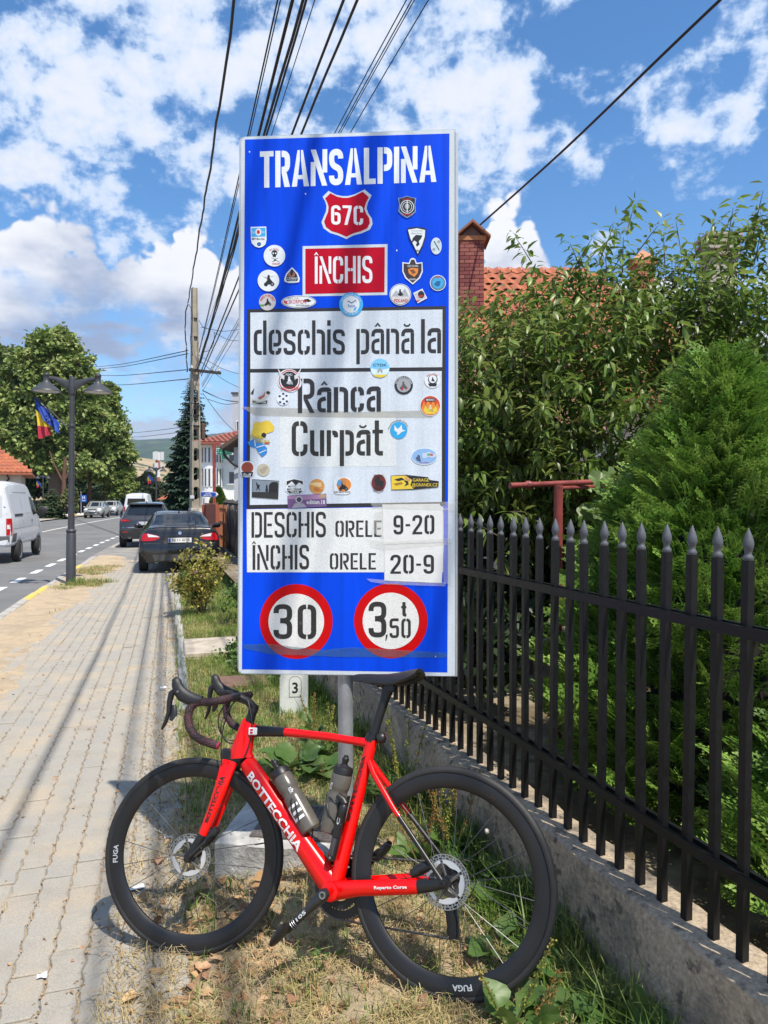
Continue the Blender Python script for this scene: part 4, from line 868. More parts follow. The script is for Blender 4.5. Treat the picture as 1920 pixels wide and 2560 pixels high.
for sgn in (1, -1):
    y = sgn * .064
    cs = [BBp + Vector((-.005, sgn * .022, 0)), L(.30, sgn * .034, -.046), L(.12, sgn * .058, -.022), L(.085, sgn * .061, -.018)]
    tube('chainstay', cs, [(.012, .030), (.009, .024), (.009, .0225), (.009, .021)], m_red, 12)
    tube('chainstay_end', [cs[3], L(.04, y, -.010), L(-.004, y, 0)], [(.0088, .0205), (.008, .018), (.007, .015)], m_carb, 12)
    ss = [L(.281, sgn * .008, .345), L(.255, sgn * .024, .305), L(.175, sgn * .045, .205), L(.005, sgn * .064, .008)]
    q = ss[2] + (ss[3] - ss[2]) * .12
    tube('seatstay', [ss[0], ss[1], ss[2], q], [(.010, .011), (.009, .0105), (.0075, .009), (.0072, .0085)], m_red, 10)
    tube('seatstay_end', [q, ss[3]], [(.0071, .0084), (.0065, .0075)], m_carb, 10)
    tube('dropout', [L(-.012, y, .012), L(.0, y, 0), L(.01, y, -.004)], [(.004, .010), (.0055, .015), (.004, .010)], m_carb, 10)
MB().lathe([(.0, .060), (.0105, .060), (.0105, .074), (.006, .075), (.0055, .071), (0, .071)], 14, Matrix.Translation(DRO) @ Matrix.Rotation(-math.pi / 2, 4, 'X')).build('through_axle', m_carb, bike, smooth=40)
surf_text('Reparto Corse', L(.30, .034, -.046), L(.12, .058, -.022), .009, .019, .36, 1.02, -.3, .35, m_wdec, bike, lift=.0012)
# red/white badge, seat clamp, tail lamp
o = MB().bbox(tuple(L(.748, .0205, .437)), (.036, .006, .026), .002).build('frame_light', m_wdec, bike)
MB().bbox(tuple(L(.752, .0240, .442)), (.012, .003, .006), .001).build('lens', m_redc, o); MB().bbox(tuple(L(.752, .0240, .432)), (.012, .003, .006), .001).build('lens', m_redc, o)
MB().sweep([STt + Vector((.006, 0, -.006)), STt + Vector((-.006, 0, .016))], [(.020, .0235), (.019, .022)], 16).build('seat_clamp', m_carb, bike, smooth=40)
Ml = Matrix.Translation(L(.238, .0, .424)) @ Matrix.Rotation(R_(-72), 4, 'Y') @ Matrix.Rotation(R_(18), 4, 'X')
o = MB().lathe([(0, -.016), (.015, -.016), (.019, -.008), (.020, .004), (.017, .010), (0, .010)], 20, Ml).build('tail_light', m_blkp, bike, smooth=40)
MB().lathe([(0, .0101), (.012, .0101), (.013, .013), (.010, .0145), (0, .0145)], 16, Ml).build('lens', mat('dark_red_lens', (.05, .006, .008), .15, var=0), o, smooth=40)
# ---- seat post and saddle
tube('seat_post', [STt, L(.262, 0, .455), L(.228, 0, .553), L(.216, 0, .590)], [(.0145, .0165), (.0142, .016), (.0145, .017), (.017, .023)], m_carb, 16)
tube('post_head', [L(.214, 0, .584), L(.208, 0, .604)], [(.019, .030), (.021, .024)], m_carb, 14)
sd = MB(); V = []; SX = [(.352, .006, .634, .010), (.347, .015, .638, .016), (.33, .019, .641, .020), (.29, .023, .642, .024), (.25, .031, .641, .029), (.21, .046, .641, .034), (.17, .061, .645, .036), (.135, .068, .651, .033), (.108, .066, .655, .026), (.095, .055, .656, .018)]
NP = 13
for x, w, zt, dp in SX:
    for k in range(NP):
        a = -1 + 2 * k / (NP - 1); g = abs(a) ** 2.6
        ch = .004 * math.exp(-(a / .18) ** 2) * (1 if .12 < x < .31 else 0)
        V.append(L(x, -a * w, zt - dp * g - ch))
F = [(i * NP + k, i * NP + k + 1, (i + 1) * NP + k + 1, (i + 1) * NP + k) for i in range(len(SX) - 1) for k in range(NP - 1)]
n0 = len(V)
for x, w, zt, dp in SX:
    for k in range(NP): a = -1 + 2 * k / (NP - 1); V.append(L(x, -a * w * .93, zt - dp * abs(a) ** 2.6 - .007 - .006 * (1 - a * a)))
F += [(n0 + i * NP + k, n0 + (i + 1) * NP + k, n0 + (i + 1) * NP + k + 1, n0 + i * NP + k + 1) for i in range(len(SX) - 1) for k in range(NP - 1)]
for i in range(len(SX) - 1):
    for k, fl in ((0, 0), (NP - 1, 1)):
        q = (i * NP + k, (i + 1) * NP + k, n0 + (i + 1) * NP + k, n0 + i * NP + k); F.append(q if not fl else q[::-1])
for i, fl in ((0, 1), (len(SX) - 1, 0)):
    for k in range(NP - 1): q = (i * NP + k, i * NP + k + 1, n0 + i * NP + k + 1, n0 + i * NP + k); F.append(q[::-1] if fl else q)
sad = sd.add(V, F).build('saddle', mat('saddle_leather', (.016, .016, .017), .38, var=.1, vs=50, bump=.08, bs=250), bike, smooth=60)
for sgn in (1, -1):
    y = sgn * .022
    MB().sweep([L(.325, sgn * .012, .624), L(.30, y, .612), L(.265, y, .604), L(.17, y, .604), L(.13, sgn * .030, .618), L(.112, sgn * .036, .632)], .0036, 8).build('rail', m_carb, sad, smooth=50)
MB().bbox(tuple(L(.213, 0, .608)), (.042, .052, .012), .004).build('rail_clamp', m_carb, sad)
# ---- fork, headset
tube('headset', [HTt + Vector((-.0015, 0, .003)), HTt + Vector((-.013, 0, .042))], [.0175, .0165], m_carb, 18)
cr = fr(-.136, 0, .340)
MB().sweep([fr(-.150, 0, .362), fr(-.146, 0, .346), fr(-.138, 0, .330), fr(-.128, 0, .312)], [(.026, .052), (.029, .056), (.033, .050), (.030, .030)], 18, ref=FS_).build('fork_crown', m_carb, bike, smooth=50)
for sgn in (1, -1):
    lg = [fr(-.136, sgn * .026, .330), fr(-.128, sgn * .040, .300), fr(-.112, sgn * .047, .24), fr(-.082, sgn * .052, .155), fr(-.052, sgn * .056, .080)]
    fk = MB().sweep(lg, [(.014, .030), (.0125, .029), (.011, .0245), (.009, .0185), (.0085, .0155)], 14, ref=FS_).build('fork_blade', m_red, bike, smooth=50)
    MB().sweep([lg[-1], fr(-.022, sgn * .058, .035), fr(0, sgn * .058, 0), fr(.004, sgn * .058, -.010)], [(.0084, .0153), (.0078, .014), (.0075, .0125), (.006, .008)], 12, ref=FS_).build('fork_tip', m_carb, bike, smooth=50)
    if sgn > 0: surf_text('BOTTECCHIA', lg[4], lg[1], (.0088, .0125), (.0158, .028), .20, .92, -.36, .36, m_bdec, bike, side=FS_, lift=.0022)
# through axle lever, front calliper
MB().lathe([(0, .062), (.010, .062), (.010, .072), (0, .073)], 14, Matrix.Translation(fr(0, 0, 0)) @ MF.to_3x3().to_4x4() if False else MF @ Matrix.Scale(1 if MF.to_3x3().col[2].dot(FS_) > 0 else -1, 4, Vector((0, 0, 1)))).build('front_axle', m_carb, bike, smooth=40)
MB().sweep([fr(.008, .066, -.008), fr(-.034, .068, .030), fr(-.070, .062, .062)], (.003, .006), 8, ref=FS_).build('axle_lever', m_blkp, bike, smooth=50)
def calliper(pts, name):
    o = MB().sweep(pts, [(.013, .012), (.016, .018), (.015, .017), (.011, .011)], 12, ref=FS_).build(name, m_blkp, bike, smooth=45)
    d = (pts[2] - pts[1]).normalized()
    for k in range(5): MB().bbox(tuple(pts[1] + d * (.004 + .006 * k) + Vector((-.016, .010, .004))), (.018, .020, .0022), .0005).build('cooling_fin', m_blkp, o)
    return o
calliper([fr(-.105, .045, .098), fr(-.085, .046, .078), fr(-.062, .046, .054), fr(-.048, .046, .040)], 'front_calliper')
calliper([L(.11, .044, .012), L(.085, .045, .028), L(.060, .046, .040), L(.045, .046, .046)], 'rear_calliper')
# ---- cockpit
MB().sweep([HTt + Vector((-.0125, 0, .038)), HTt + Vector((-.019, 0, .066))], .0185, 16).build('stem_clamp', m_carb, bike, smooth=40)
MB().sweep([HTt + Vector((-.016, 0, .054)), fr(-.19, 0, .545), fr(-.150, 0, .562)], [.0165, .0155, .018], 14, ref=FS_).build('stem', m_carb, bike, smooth=40)
BX, BZ = -.152, .562
def barpath(s): return [fr(BX, s * .0, BZ), fr(BX, s * .05, BZ), fr(BX + .001, s * .105, BZ), fr(BX + .004, s * .155, BZ - .002), fr(BX + .016, s * .185, BZ - .004), fr(-.110, s * .197, BZ - .008), fr(-.080, s * .200, .556), fr(-.055, s * .2, .549), fr(-.040, s * .202, .530), fr(-.036, s * .204, .503), fr(-.042, s * .206, .472), fr(-.062, s * .208, .443), fr(-.095, s * .21, .424), fr(-.122, s * .21, .416), fr(-.150, s * .21, .408)]
for s_ in (1, -1):
    P = barpath(s_)
    hb = MB().sweep(P[:3], [.0155, .0152, .012], 12, ref=(0, 0, 1)).build('handlebar', m_carb, bike, smooth=50)
    tp = MB().sweep(P[2:], [.0135] + [.0146] * (len(P) - 3), 14, ref=FS_).build('bar_tape', m_tapeh, bike, smooth=50)
    # wrapped edges of the tape and its dots
    dots = MB(); dm = P[2:]
    fin = []
    for i in range(len(dm) - 1):
        for j in range(6): fin.append(dm[i].lerp(dm[i + 1], j / 6))
    acc = 0; last = fin[0]; wr = MB()
    for i in range(1, len(fin) - 1):
        acc += (fin[i] - last).length; last = fin[i]; t = (fin[i + 1] - fin[i - 1]).normalized()
        a = FS_ - t * FS_.dot(t)
        if a.length < .2: a = Vector((0, 0, 1)) - t * t.z
        a.normalize(); b_ = t.cross(a)
        if i % 6 == 0: wr.sweep([fin[i] + (a * math.cos(w) + b_ * math.sin(w)) * .0148 + t * (.007 * math.cos(w)) for w in (2 * math.pi * q / 12 for q in range(12))], .0009, 4, closed=True)
        for q in range(10):
            w = 2 * math.pi * (q + .5 * (i % 2)) / 10 + i * .13; c = fin[i] + (a * math.cos(w) + b_ * math.sin(w)) * .01485; e1 = t * .0014; e2 = (b_ * math.cos(w) - a * math.sin(w)) * .0014
            if (i // 10) % 2 == 0 or rnd.random() < .6: dots.add([c - e1, c + e2, c + e1, c - e2], [(0, 1, 2, 3)])
    wr.build('tape_edge', m_tapeh, tp, smooth=50); tag(dots.build('tape_dots', m_dot, tp), kind='stuff')
    MB().sweep([P[-1], P[-1] + (P[-1] - P[-2]).normalized() * .006], [.0146, .011], 14, ref=FS_).build('bar_plug', mat('bar_plug_red', (.25, .02, .04), .4, var=.2), tp, smooth=40)
    y = s_ * .201
    hd = MB().sweep([fr(-.085, y, .560), fr(-.062, y, .562), fr(-.036, y, .568), fr(-.012, y, .580), fr(.004, y, .598), fr(.012, y, .618), fr(.014, y, .634), fr(.012, y, .642)], [(.0155, .0155), (.0175, .020), (.0175, .0235), (.0168, .025), (.016, .022), (.0158, .019), (.0135, .0155), (.005, .006)], 14, ref=FS_).build('brake_hood', m_rub, bike, smooth=60)
    lv = MB().sweep([fr(.016, y, .596), fr(.030, y, .585), fr(.035, y + s_ * .002, .555), fr(.034, y + s_ * .006, .520), fr(.042, y + s_ * .011, .488), fr(.054, y + s_ * .014, .462)], [(.010, .010), (.011, .012), (.0115, .010), (.0115, .0085), (.0095, .007), (.004, .004)], 10, ref=FS_).build('brake_lever', m_carb, hd, smooth=50)
    MB().sweep([fr(.018, y + s_ * .003, .545), fr(.012, y + s_ * .010, .515), fr(.022, y + s_ * .016, .492)], [(.006, .008), (.007, .013), (.004, .006)], 8, ref=FS_).build('shift_paddle', m_blkp, hd, smooth=50)
    MB().lathe([(0, 0), (.004, 0), (.004, .002), (0, .002)], 10, Matrix.Translation(fr(.000, y + s_ * .0165, .592)) @ Matrix.Rotation(-s_ * math.pi / 2, 4, 'X')).build('bolt', m_steel, hd)
# computer mount and hoses
o = MB().bbox(tuple(fr(-.100, .0, .580)), (.05, .045, .014), .004).build('computer_mount', m_blkp, bike); MB().sweep([fr(-.15, .03, .572), fr(-.12, .02, .580)], .005, 8).build('mount_arm', m_blkp, o)
for (p, q, r, s) in ((fr(BX + .01, .06, .555), fr(-.06, .05, .50), fr(-.085, .02, .40), HTb + Vector((.03, .01, .05))), (fr(BX + .01, -.06, .555), fr(-.05, -.02, .49), fr(-.08, .01, .39), HTb + Vector((.03, .012, .04))), (fr(BX, .04, .55), fr(-.10, .05, .47), fr(-.10, .04, .38), fr(-.115, .045, .30)), (fr(-.2, .03, .55), fr(-.235, .05, .47), fr(-.225, .04, .40), L(.775, .028, .345))):
    P = []
    for k in range(15):
        t = k / 14; P.append(p * (1 - t) ** 3 + q * (3 * t * (1 - t) ** 2) + r * (3 * t * t * (1 - t)) + s * t ** 3)
    MB().sweep(P, .0024, 6).build('brake_hose', m_blkp, bike, smooth=60)
# ---- drivetrain (far side) and near crank
Mc = Matrix.Translation(BBp) @ Matrix.Rotation(math.pi / 2, 4, 'X')           # local z = -y
ck = Vector((.748, 0, -.664)); CK = BBp + Vector((0, .078, 0))
arm = MB().sweep([CK + ck * -.018, CK, CK + ck * .05, CK + ck * .12, CK + ck * .172, CK + ck * .184], [(.008, .012), (.011, .0205), (.0095, .0155), (.008, .0125), (.0085, .014), (.006, .009)], 14).build('crank_arm', mat('gloss_black_crank', (.014, .014, .016), .25, var=.1, coat=.3), bike, smooth=45)
MB().lathe([(0, .0), (.007, 0), (.0075, .0135), (.0115, .0135), (.0115, .0), (.012, -.002)], 16, Matrix.Translation(CK) @ Matrix.Rotation(-math.pi / 2, 4, 'X')).build('crank_bolt', m_steel, arm, smooth=40)
surf_text('105', CK + ck * .128, CK + ck * .05, .0088, .0138, .05, .62, -.4, .45, m_gdec, arm)
def pedal(c, sy, par):
    o = MB().sweep([c, c + Vector((0, sy * .05, 0))], .007, 10, ref=(1, 0, 0)).build('pedal', m_blkp, par, smooth=40)
    d = Vector((.62, 0, -.78)); u = Vector((.78, 0, .62)); q = c + Vector((0, sy * .045, 0))
    MB().sweep([q - d * .030, q - d * .01, q + d * .022, q + d * .046], [(.022, .009), (.036, .015), (.034, .014), (.020, .008)], 10).build('pedal_body', m_blkp, o, smooth=40)
    MB().sweep([q + d * .03 - Vector((0, .02, 0)), q + d * .03 + Vector((0, .02, 0))], .004, 8, ref=(1, 0, 0)).build('pedal_spring', m_steel, o, smooth=40)
pedal(CK + ck * .172, 1, arm)
for k in (.135, .142, .150): MB().sweep([CK + ck * k + (Vector((0, .0098 * math.cos(w), 0)) + Vector((.664, 0, .748)) * (.0146 * math.sin(w))) for w in (2 * math.pi * q / 14 for q in range(14))], .0007, 4, closed=True).build('wire_wrap', m_steel, arm)
CF = BBp - Vector((0, .078, 0)); arm2 = MB().sweep([CF + ck * .018, CF, CF - ck * .172, CF - ck * .18], [(.008, .012), (.011, .02), (.0085, .013), (.006, .009)], 12).build('crank_arm', m_carb, bike, smooth=45); pedal(CF - ck * .172, -1, arm2)
def toothring(name, O, r, n, y, m, par, r0=.6):
    P = []
    for i in range(n * 4): a = 2 * math.pi * i / (n * 4); rr = r * (1 if i % 4 in (0, 1) else .962); P.append((rr * math.cos(a), rr * math.sin(a)))
    mb = MB(); k = len(P); V = []
    for (x, z) in P:
        for yy in (y - .0012, y + .0012): V.append(O + Vector((x, yy, z)))
    for i in range(k):
        a = 2 * math.pi * i / k
        for yy in (y - .0012, y + .0012): V.append(O + Vector((r * r0 * math.cos(a), yy, r * r0 * math.sin(a))))
    F = []
    for i in range(k):
        j = (i + 1) % k; o0, o1, i0, i1 = 2 * i, 2 * j, 2 * k + 2 * i, 2 * k + 2 * j
        F += [(o0, o1, i1, i0), (o0 + 1, i0 + 1, i1 + 1, o1 + 1), (o0, o0 + 1, o1 + 1, o1), (i0, i1, i1 + 1, i0 + 1)]
    return mb.add(V, F).build(name, m, par)
toothring('chainring', BBp, .101, 50, -.047, m_carb, bike, .72); toothring('chainring', BBp, .070, 34, -.040, m_carb, bike, .6)
for k in range(4): a = .6 + k * math.pi / 2; MB().sweep([BBp + Vector((0, -.052, 0)), BBp + Vector((.078 * math.cos(a), -.050, .078 * math.sin(a)))], [(.006, .014), (.005, .010)], 8).build('chainring_arm', m_carb, bike, smooth=40)
for i, r in enumerate((.058, .053, .048, .043, .038, .034, .030, .027)): toothring('sprocket', HUB, r, int(r * 460), -.020 - .0042 * i, m_chain, bike, .7)
# rear and front mechs
JW, TW_ = L(.016, -.052, -.090), L(.004, -.052, -.158)
o = MB().sweep([L(-.006, -.06, -.022), L(-.016, -.066, -.05), L(.006, -.068, -.085)], [(.010, .011), (.013, .016), (.011, .013)], 10).build('rear_derailleur', m_blkp, bike, smooth=45)
MB().sweep([JW + Vector((.002, -.008, .018)), (JW + TW_) / 2 + Vector((0, -.008, 0)), TW_ + Vector((0, -.008, -.022))], [(.003, .019), (.003, .022), (.003, .015)], 10).build('cage_plate', m_carb, o, smooth=40)
MB().sweep([JW + Vector((.002, .008, .018)), (JW + TW_) / 2 + Vector((0, .008, 0)), TW_ + Vector((0, .008, -.022))], [(.003, .012), (.003, .017), (.003, .012)], 10).build('cage_plate', m_carb, o, smooth=40)
for c in (JW, TW_): toothring('jockey_wheel', c, .024, 11, 0, m_carb, o, .35)
MB().sweep([L(.30, -.035, .055), L(.325, -.04, .05), L(.35, -.045, .03)], [(.009, .012), (.011, .014), (.006, .02)], 8).build('front_derailleur', m_blkp, bike, smooth=40)
# chain: upper run, lower run, wraps
cp = []
up_a, up_b = HUB + Vector((.004, -.034, .041)), BBp + Vector((-.02, -.047, .099))
for k in range(18): cp.append(up_a.lerp(up_b, k / 17))
for k in range(1, 26): a = R_(100 - k * 7.4); cp.append(BBp + Vector((.101 * math.cos(a), -.047, .101 * math.sin(a))))
lo = cp[-1]; tw = TW_ + Vector((.006, 0, -.024))
for k in range(1, 22): cp.append(lo.lerp(tw, k / 21))
ch = MB()
for i in range(len(cp) - 1):
    d = cp[i + 1] - cp[i]; n = max(1, int(d.length / .0127 + .5))
    for j in range(n):
        a = cp[i].lerp(cp[i + 1], j / n); b_ = cp[i].lerp(cp[i + 1], (j + .9) / n); w = .0038 if (i + j) % 2 else .0026
        ch.sweep([a, b_], (w, .0038), 5)
tag(ch.build('chain', m_chain, bike), kind='stuff')
MB().sweep([L(-.012, -.06, -.055), L(-.05, -.06, -.06), L(-.075, -.05, -.01), L(-.06, -.04, .05), L(-.02, -.03, .06)], .0019, 6).build('shift_cable', m_blkp, bike, smooth=60)
# ---- bottle cages
def bottle(p0, p1, label, name='water_bottle'):
    """p0 base centre, p1 nozzle end (bicycle frame)"""
    W = bike.matrix_world; a, b = W @ p0, W @ p1; d = (b - a).normalized(); Lb = (b - a).length
    x = (W.to_3x3() @ Vector((0, 1, 0))); x = (x - d * x.dot(d)).normalized(); y = d.cross(x)
    o = thing(name, label, 'water bottle'); o.matrix_world = Matrix(((x.x, y.x, d.x, a.x), (x.y, y.y, d.y, a.y), (x.z, y.z, d.z, a.z), (0, 0, 0, 1)))
    k = Lb / .235
    m_b = mat('smoky_bottle', (.125, .112, .095), .25, var=.15, vs=25, trans=.2, spec=.5)
    MB().lathe([(0, 0), (.031, 0), (.0355, .004), (.0365, .012), (.0365, .105 * k), (.0350, .114 * k), (.0320, .119 * k), (.0320, .128 * k), (.0350, .134 * k), (.0362, .142 * k), (.0362, .172 * k), (.034, .178 * k), (0, .179 * k)], 30).__class__
    bd = MB().lathe([(0, 0), (.031, 0), (.0355, .004), (.0365, .012), (.0365, .105 * k), (.0350, .114 * k), (.0320, .119 * k), (.0320, .128 * k), (.0350, .134 * k), (.0362, .142 * k), (.0362, .172 * k), (.034, .178 * k), (0, .179 * k)], 30).build('bottle_body', m_b, o, smooth=40)
    cp_ = MB().lathe([(.0325, .176 * k), (.0355, .179 * k), (.0355, .192 * k), (.033, .199 * k), (.018, .203 * k), (.013, .207 * k), (0, .208 * k)], 28).build('cap', m_blkp, o, smooth=35)
    MB().lathe([(.0105, .205 * k), (.0105, .216 * k), (.0125, .219 * k), (.0125, .226 * k), (.0085, .230 * k), (.0085, .235 * k), (0, .236 * k)], 18).build('nozzle', m_blkp, cp_, smooth=35)
    def wrap(txt, zc, w, h, a0, m, poly=None):
        V, F = poly if poly else text_fit(txt, w, h); P = []
        for q in V:
            # letters read along the bottle's height, seen from outside
            an = a0 + q[1] / .0367; P.append((.0370 * math.cos(an), .0370 * math.sin(an), zc - q[0]))
        MB().add(P, F).build('print', m, bd)
    return o, wrap
def cage(pts_side, parent=bike):
    for P in pts_side: MB().sweep(P, .0030, 8).build('cage_wire', m_carb, parent, smooth=60)
B1a, B1b = L(.497, 0, .112), L(.668, 0, .338)
b1, wr1 = bottle(B1a, B1b, 'smoky grey drinking bottle with large white print on the down tube')
EV = []; EF = []
def eadd(x0, y0, x1, y1):
    n = len(EV); k = 6
    for i in range(k + 1):
        y = y0 + (y1 - y0) * i / k; EV.extend([(x0, y), (x1, y)])
    EF.extend([(n + 2 * i, n + 2 * i + 1, n + 2 * i + 3, n + 2 * i + 2) for i in range(k)])
for (x0, y0, x1, y1) in ((-.028, -.022, -.018, .020), (-.005, -.024, .005, .022), (.018, -.022, .028, .020), (-.028, -.030, .028, -.020)): eadd(x0, y0, x1, y1)
wr1('', .075, 0, 0, .0, m_wdec, (EV, EF)); wr1('FLUX', .148, .020, .012, .55, m_wdec); wr1('', .075, 0, 0, 3.0, m_wdec, (EV, EF))
B2a, B2b = L(.428, 0, .112), L(.371, 0, .362)
b2, wr2 = bottle(B2a, B2b, 'smoky grey drinking bottle standing upright by the seat tube'); wr2('FLUX', .150, .022, .012, -.5, m_wdec); wr2('', .075, 0, 0, 1.7, m_wdec, (EV, EF))
def cage_for(a, b, tubeside):
    d = (b - a).normalized(); s = Vector((0, 1, 0)); n = tubeside
    r = .039
    for sg in (1, -1):
        P = [a + d * .012 - n * -.0 + n * .036 + s * (sg * .010), a + d * .035 + n * .030 + s * (sg * .026), a + d * .060 + s * (sg * r), a + d * .095 - n * .020 + s * (sg * r * .86), a + d * .112 - n * .036 + s * (sg * .012)]
        Q = [a + d * .012 + n * .036 + s * (sg * .012), a + d * .05 + n * .034 + s * (sg * .018), a + d * .10 + n * .022 + s * (sg * r * .85), a + d * .112 - n * .006 + s * (sg * r), a + d * .112 - n * .036 + s * (sg * .012)]
        cage([P, Q])
    cage([[a + d * .112 - n * .036 + s * .012, a + d * .116 - n * .040, a + d * .112 - n * .036 - s * .012], [a + d * -.004 - n * .02, a + d * -.006 + n * .02, a + d * .02 + n * .040]])
    MB().sweep([a + d * .0 + n * .043, a + d * .13 + n * .043], (.010, .003), 8).build('cage_spine', m_carb, bike)
cage_for(B1a, B1b, Vector((.66, 0, -.75)) * -1 if False else (L(.60, 0, .10) - L(.58, 0, .225)).normalized())
cage_for(B2a, B2b, Vector((-.97, 0, -.22)))
# ---- mini pump clipped beside the seat tube
W = bike.matrix_world; p0, p1 = W @ L(.402, .036, .028), W @ L(.352, .036, .232); d = (p1 - p0).normalized(); x = W.to_3x3() @ Vector((0, 1, 0)); x = (x - d * x.dot(d)).normalized(); y = d.cross(x)
pump = thing('mini_pump', 'slim black mini pump clipped beside the bicycle seat tube', 'bicycle pump'); pump.matrix_world = Matrix(((x.x, y.x, d.x, p0.x), (x.y, y.y, d.y, p0.y), (x.z, y.z, d.z, p0.z), (0, 0, 0, 1)))
MB().lathe([(0, 0), (.0115, .001), (.0145, .008), (.0145, .10), (.0125, .104), (.0125, .150), (.0145, .154), (.0145, .178), (.010, .184), (0, .185)], 16).build('barrel', m_blkp, pump, smooth=40)
MB().sweep([(0, .004, .186), (0, -.006, .196), (0, -.030, .205)], [.013, .0125, .0105], 12, ref=(1, 0, 0)).build('pump_head', m_blkp, pump, smooth=40); MB().sweep([(0, .002, .176), (.0, .014, .200)], (.006, .004), 8, ref=(1, 0, 0)).build('thumb_lever', m_blkp, pump)
MB().bbox((0.006, .0, .10), (.020, .026, .05), .004).build('mount', m_carb, pump); MB().sweep([(.013, 0, .02), (.0135, 0, .075)], (.0012, .0075), 10, ref=(1, 0, 0)).build('grip_inlay', mat('pump_inlay', (.05, .05, .055), .3, var=0), pump)
V, F = text_fit('C', .022, .010); MB().add([(.0135 + .003, q[1], .13 + q[0]) for q in V], F).build('print', m_gdec, pump)
MB().lathe([(0, 0), (.004, 0), (.004, .002), (0, .002)], 10, Matrix.Translation((.0128, 0, .012)) @ Matrix.Rotation(math.pi / 2, 4, 'Y')).build('rivet', m_steel, pump)
# ================================================================== VEHICLES
from mathutils.bvhtree import BVHTree
class Car:
    """lofted body (x forward from the rear bumper, y left, z up); panels are laid on it by projection"""
    def __init__(s, name, label, cat, S_, paint, wheels, wr, group=None, ww=.21):
        s.root = thing(name, label, cat, group=group); V = []; F = []; nr = 12
        for (x, zb, wl, zm, wm, zs, ws, zt, wt, cr) in S_:
            half = [(wl * .9, zb), (wl, zb + .05), (wm, zm), (ws, zs), (wt, zt), (wt * .6, zt + cr * .8)]
            V += [(x, -y, z) for y, z in half] + [(x, y, z) for y, z in half[::-1]]
        for i in range(len(S_) - 1):
            for k in range(nr): F.append((i * nr + k, i * nr + (k + 1) % nr, (i + 1) * nr + (k + 1) % nr, (i + 1) * nr + k))
        F += [tuple(range(nr - 1, -1, -1)), tuple((len(S_) - 1) * nr + k for k in range(nr))]
        bm = bmesh.new(); vv = [bm.verts.new(p) for p in V]
        for f in F: bm.faces.new([vv[i] for i in f])
        bmesh.ops.recalc_face_normals(bm, faces=bm.faces)
        bmesh.ops.bevel(bm, geom=[e for e in bm.edges if len(e.link_faces) == 2 and e.calc_face_angle(0) > R_(38)], offset=.03, segments=2, affect='EDGES', clamp_overlap=True)
        s.bvh = BVHTree.FromBMesh(bm)
        me = bpy.data.meshes.new('body'); bm.to_mesh(me); bm.free(); me.materials.append(paint)
        me.polygons.foreach_set('use_smooth', [True] * len(me.polygons)); me.set_sharp_from_angle(angle=R_(32)); put('body', me, s.root)
        m_t = mat('car_tyre', (.02, .02, .02), .8, var=.2, vs=20); m_r = mat('alloy_rim', (.34, .35, .36), .35, .8, var=.1); m_a = mat('arch_black', (.01, .01, .011), .8, var=0)
        for wx, hw in wheels:
            for sg in (1, -1):
                s.panel('wheel_well_shade', [(wx + (wr + .055) * math.cos(a), wr + (wr + .055) * math.sin(a)) for a in (2 * math.pi * i / 22 for i in range(22))], 'L' if sg > 0 else 'R', m_a, .004)  # flat black disc; shade of an open wheel well put into its colour
                M = Matrix.Translation((wx, sg * (hw - ww / 2 + .02), wr)) @ Matrix.Rotation(-sg * math.pi / 2, 4, 'X')
                w = MB().lathe([(wr * .6, -ww / 2), (wr * .93, -ww / 2), (wr, -ww / 2 + .03), (wr, ww / 2 - .03), (wr * .93, ww / 2), (wr * .66, ww / 2), (wr * .6, ww / 2 - .02)], 28, M).build('wheel', m_t, s.root, smooth=35)
                MB().lathe([(0, ww / 2 - .035), (wr * .2, ww / 2 - .02), (wr * .22, ww / 2 - .04), (wr * .5, ww / 2 - .045), (wr * .62, ww / 2 - .006), (wr * .66, ww / 2 + .002), (wr * .6, ww / 2 - .06)], 24, M).build('rim', m_r, w, smooth=35)
    def panel(s, name, pts, side, m, off=.006, parent=None, cuts=2, label=None):
        """pts: (y,z) for side 'B' rear / 'F' front, (x,z) for 'L' / 'R'"""
        bm = bmesh.new()
        conv = {'B': lambda a, b: (-2, a, b), 'F': lambda a, b: (9, a, b), 'L': lambda a, b: (a, 3, b), 'R': lambda a, b: (a, -3, b)}[side]
        dr = {'B': Vector((1, 0, 0)), 'F': Vector((-1, 0, 0)), 'L': Vector((0, -1, 0)), 'R': Vector((0, 1, 0))}[side]
        f = bm.faces.new([bm.verts.new(conv(a, b)) for a, b in pts])
        bmesh.ops.triangulate(bm, faces=[f]); bmesh.ops.subdivide_edges(bm, edges=bm.edges[:], cuts=cuts, use_grid_fill=True)
        last = None
        for v in bm.verts:
            h, n, i, d = s.bvh.ray_cast(v.co, dr)
            if h is None:
                h, n, i, d = s.bvh.find_nearest(v.co + dr * 3)
            v.co = h - dr * off
        bmesh.ops.recalc_face_normals(bm, faces=bm.faces)
        for f in bm.faces:
            if f.normal.dot(dr) > 0: f.normal_flip()
        me = bpy.data.meshes.new(name); bm.to_mesh(me); bm.free(); me.materials.append(m); me.polygons.foreach_set('use_smooth', [True] * len(me.polygons))
        o = put(name, me, parent or s.root)
        if label: o['label'] = label
        return o
    def text(s, txt, cy, cz, w, h, m, x, parent, side='B'):
        V, F = text_fit(txt, w, h, .015); sg = -1 if side == 'B' else 1
        return MB().add([(x, cy + sg * q[0], cz + q[1]) for q in V], F).build('lettering', m, parent)
    def box(s, name, c, d, m, b=.01, parent=None, M=None): return MB().bbox(c, d, b, M).build(name, m, parent or s.root, smooth=40)
    def place(s, p, heading): s.root.location = p; s.root.rotation_euler = (0, 0, heading)
def head(s): return TH + math.pi / 2 - .0014 * max(0, s - 10)      # along the street, away from the camera
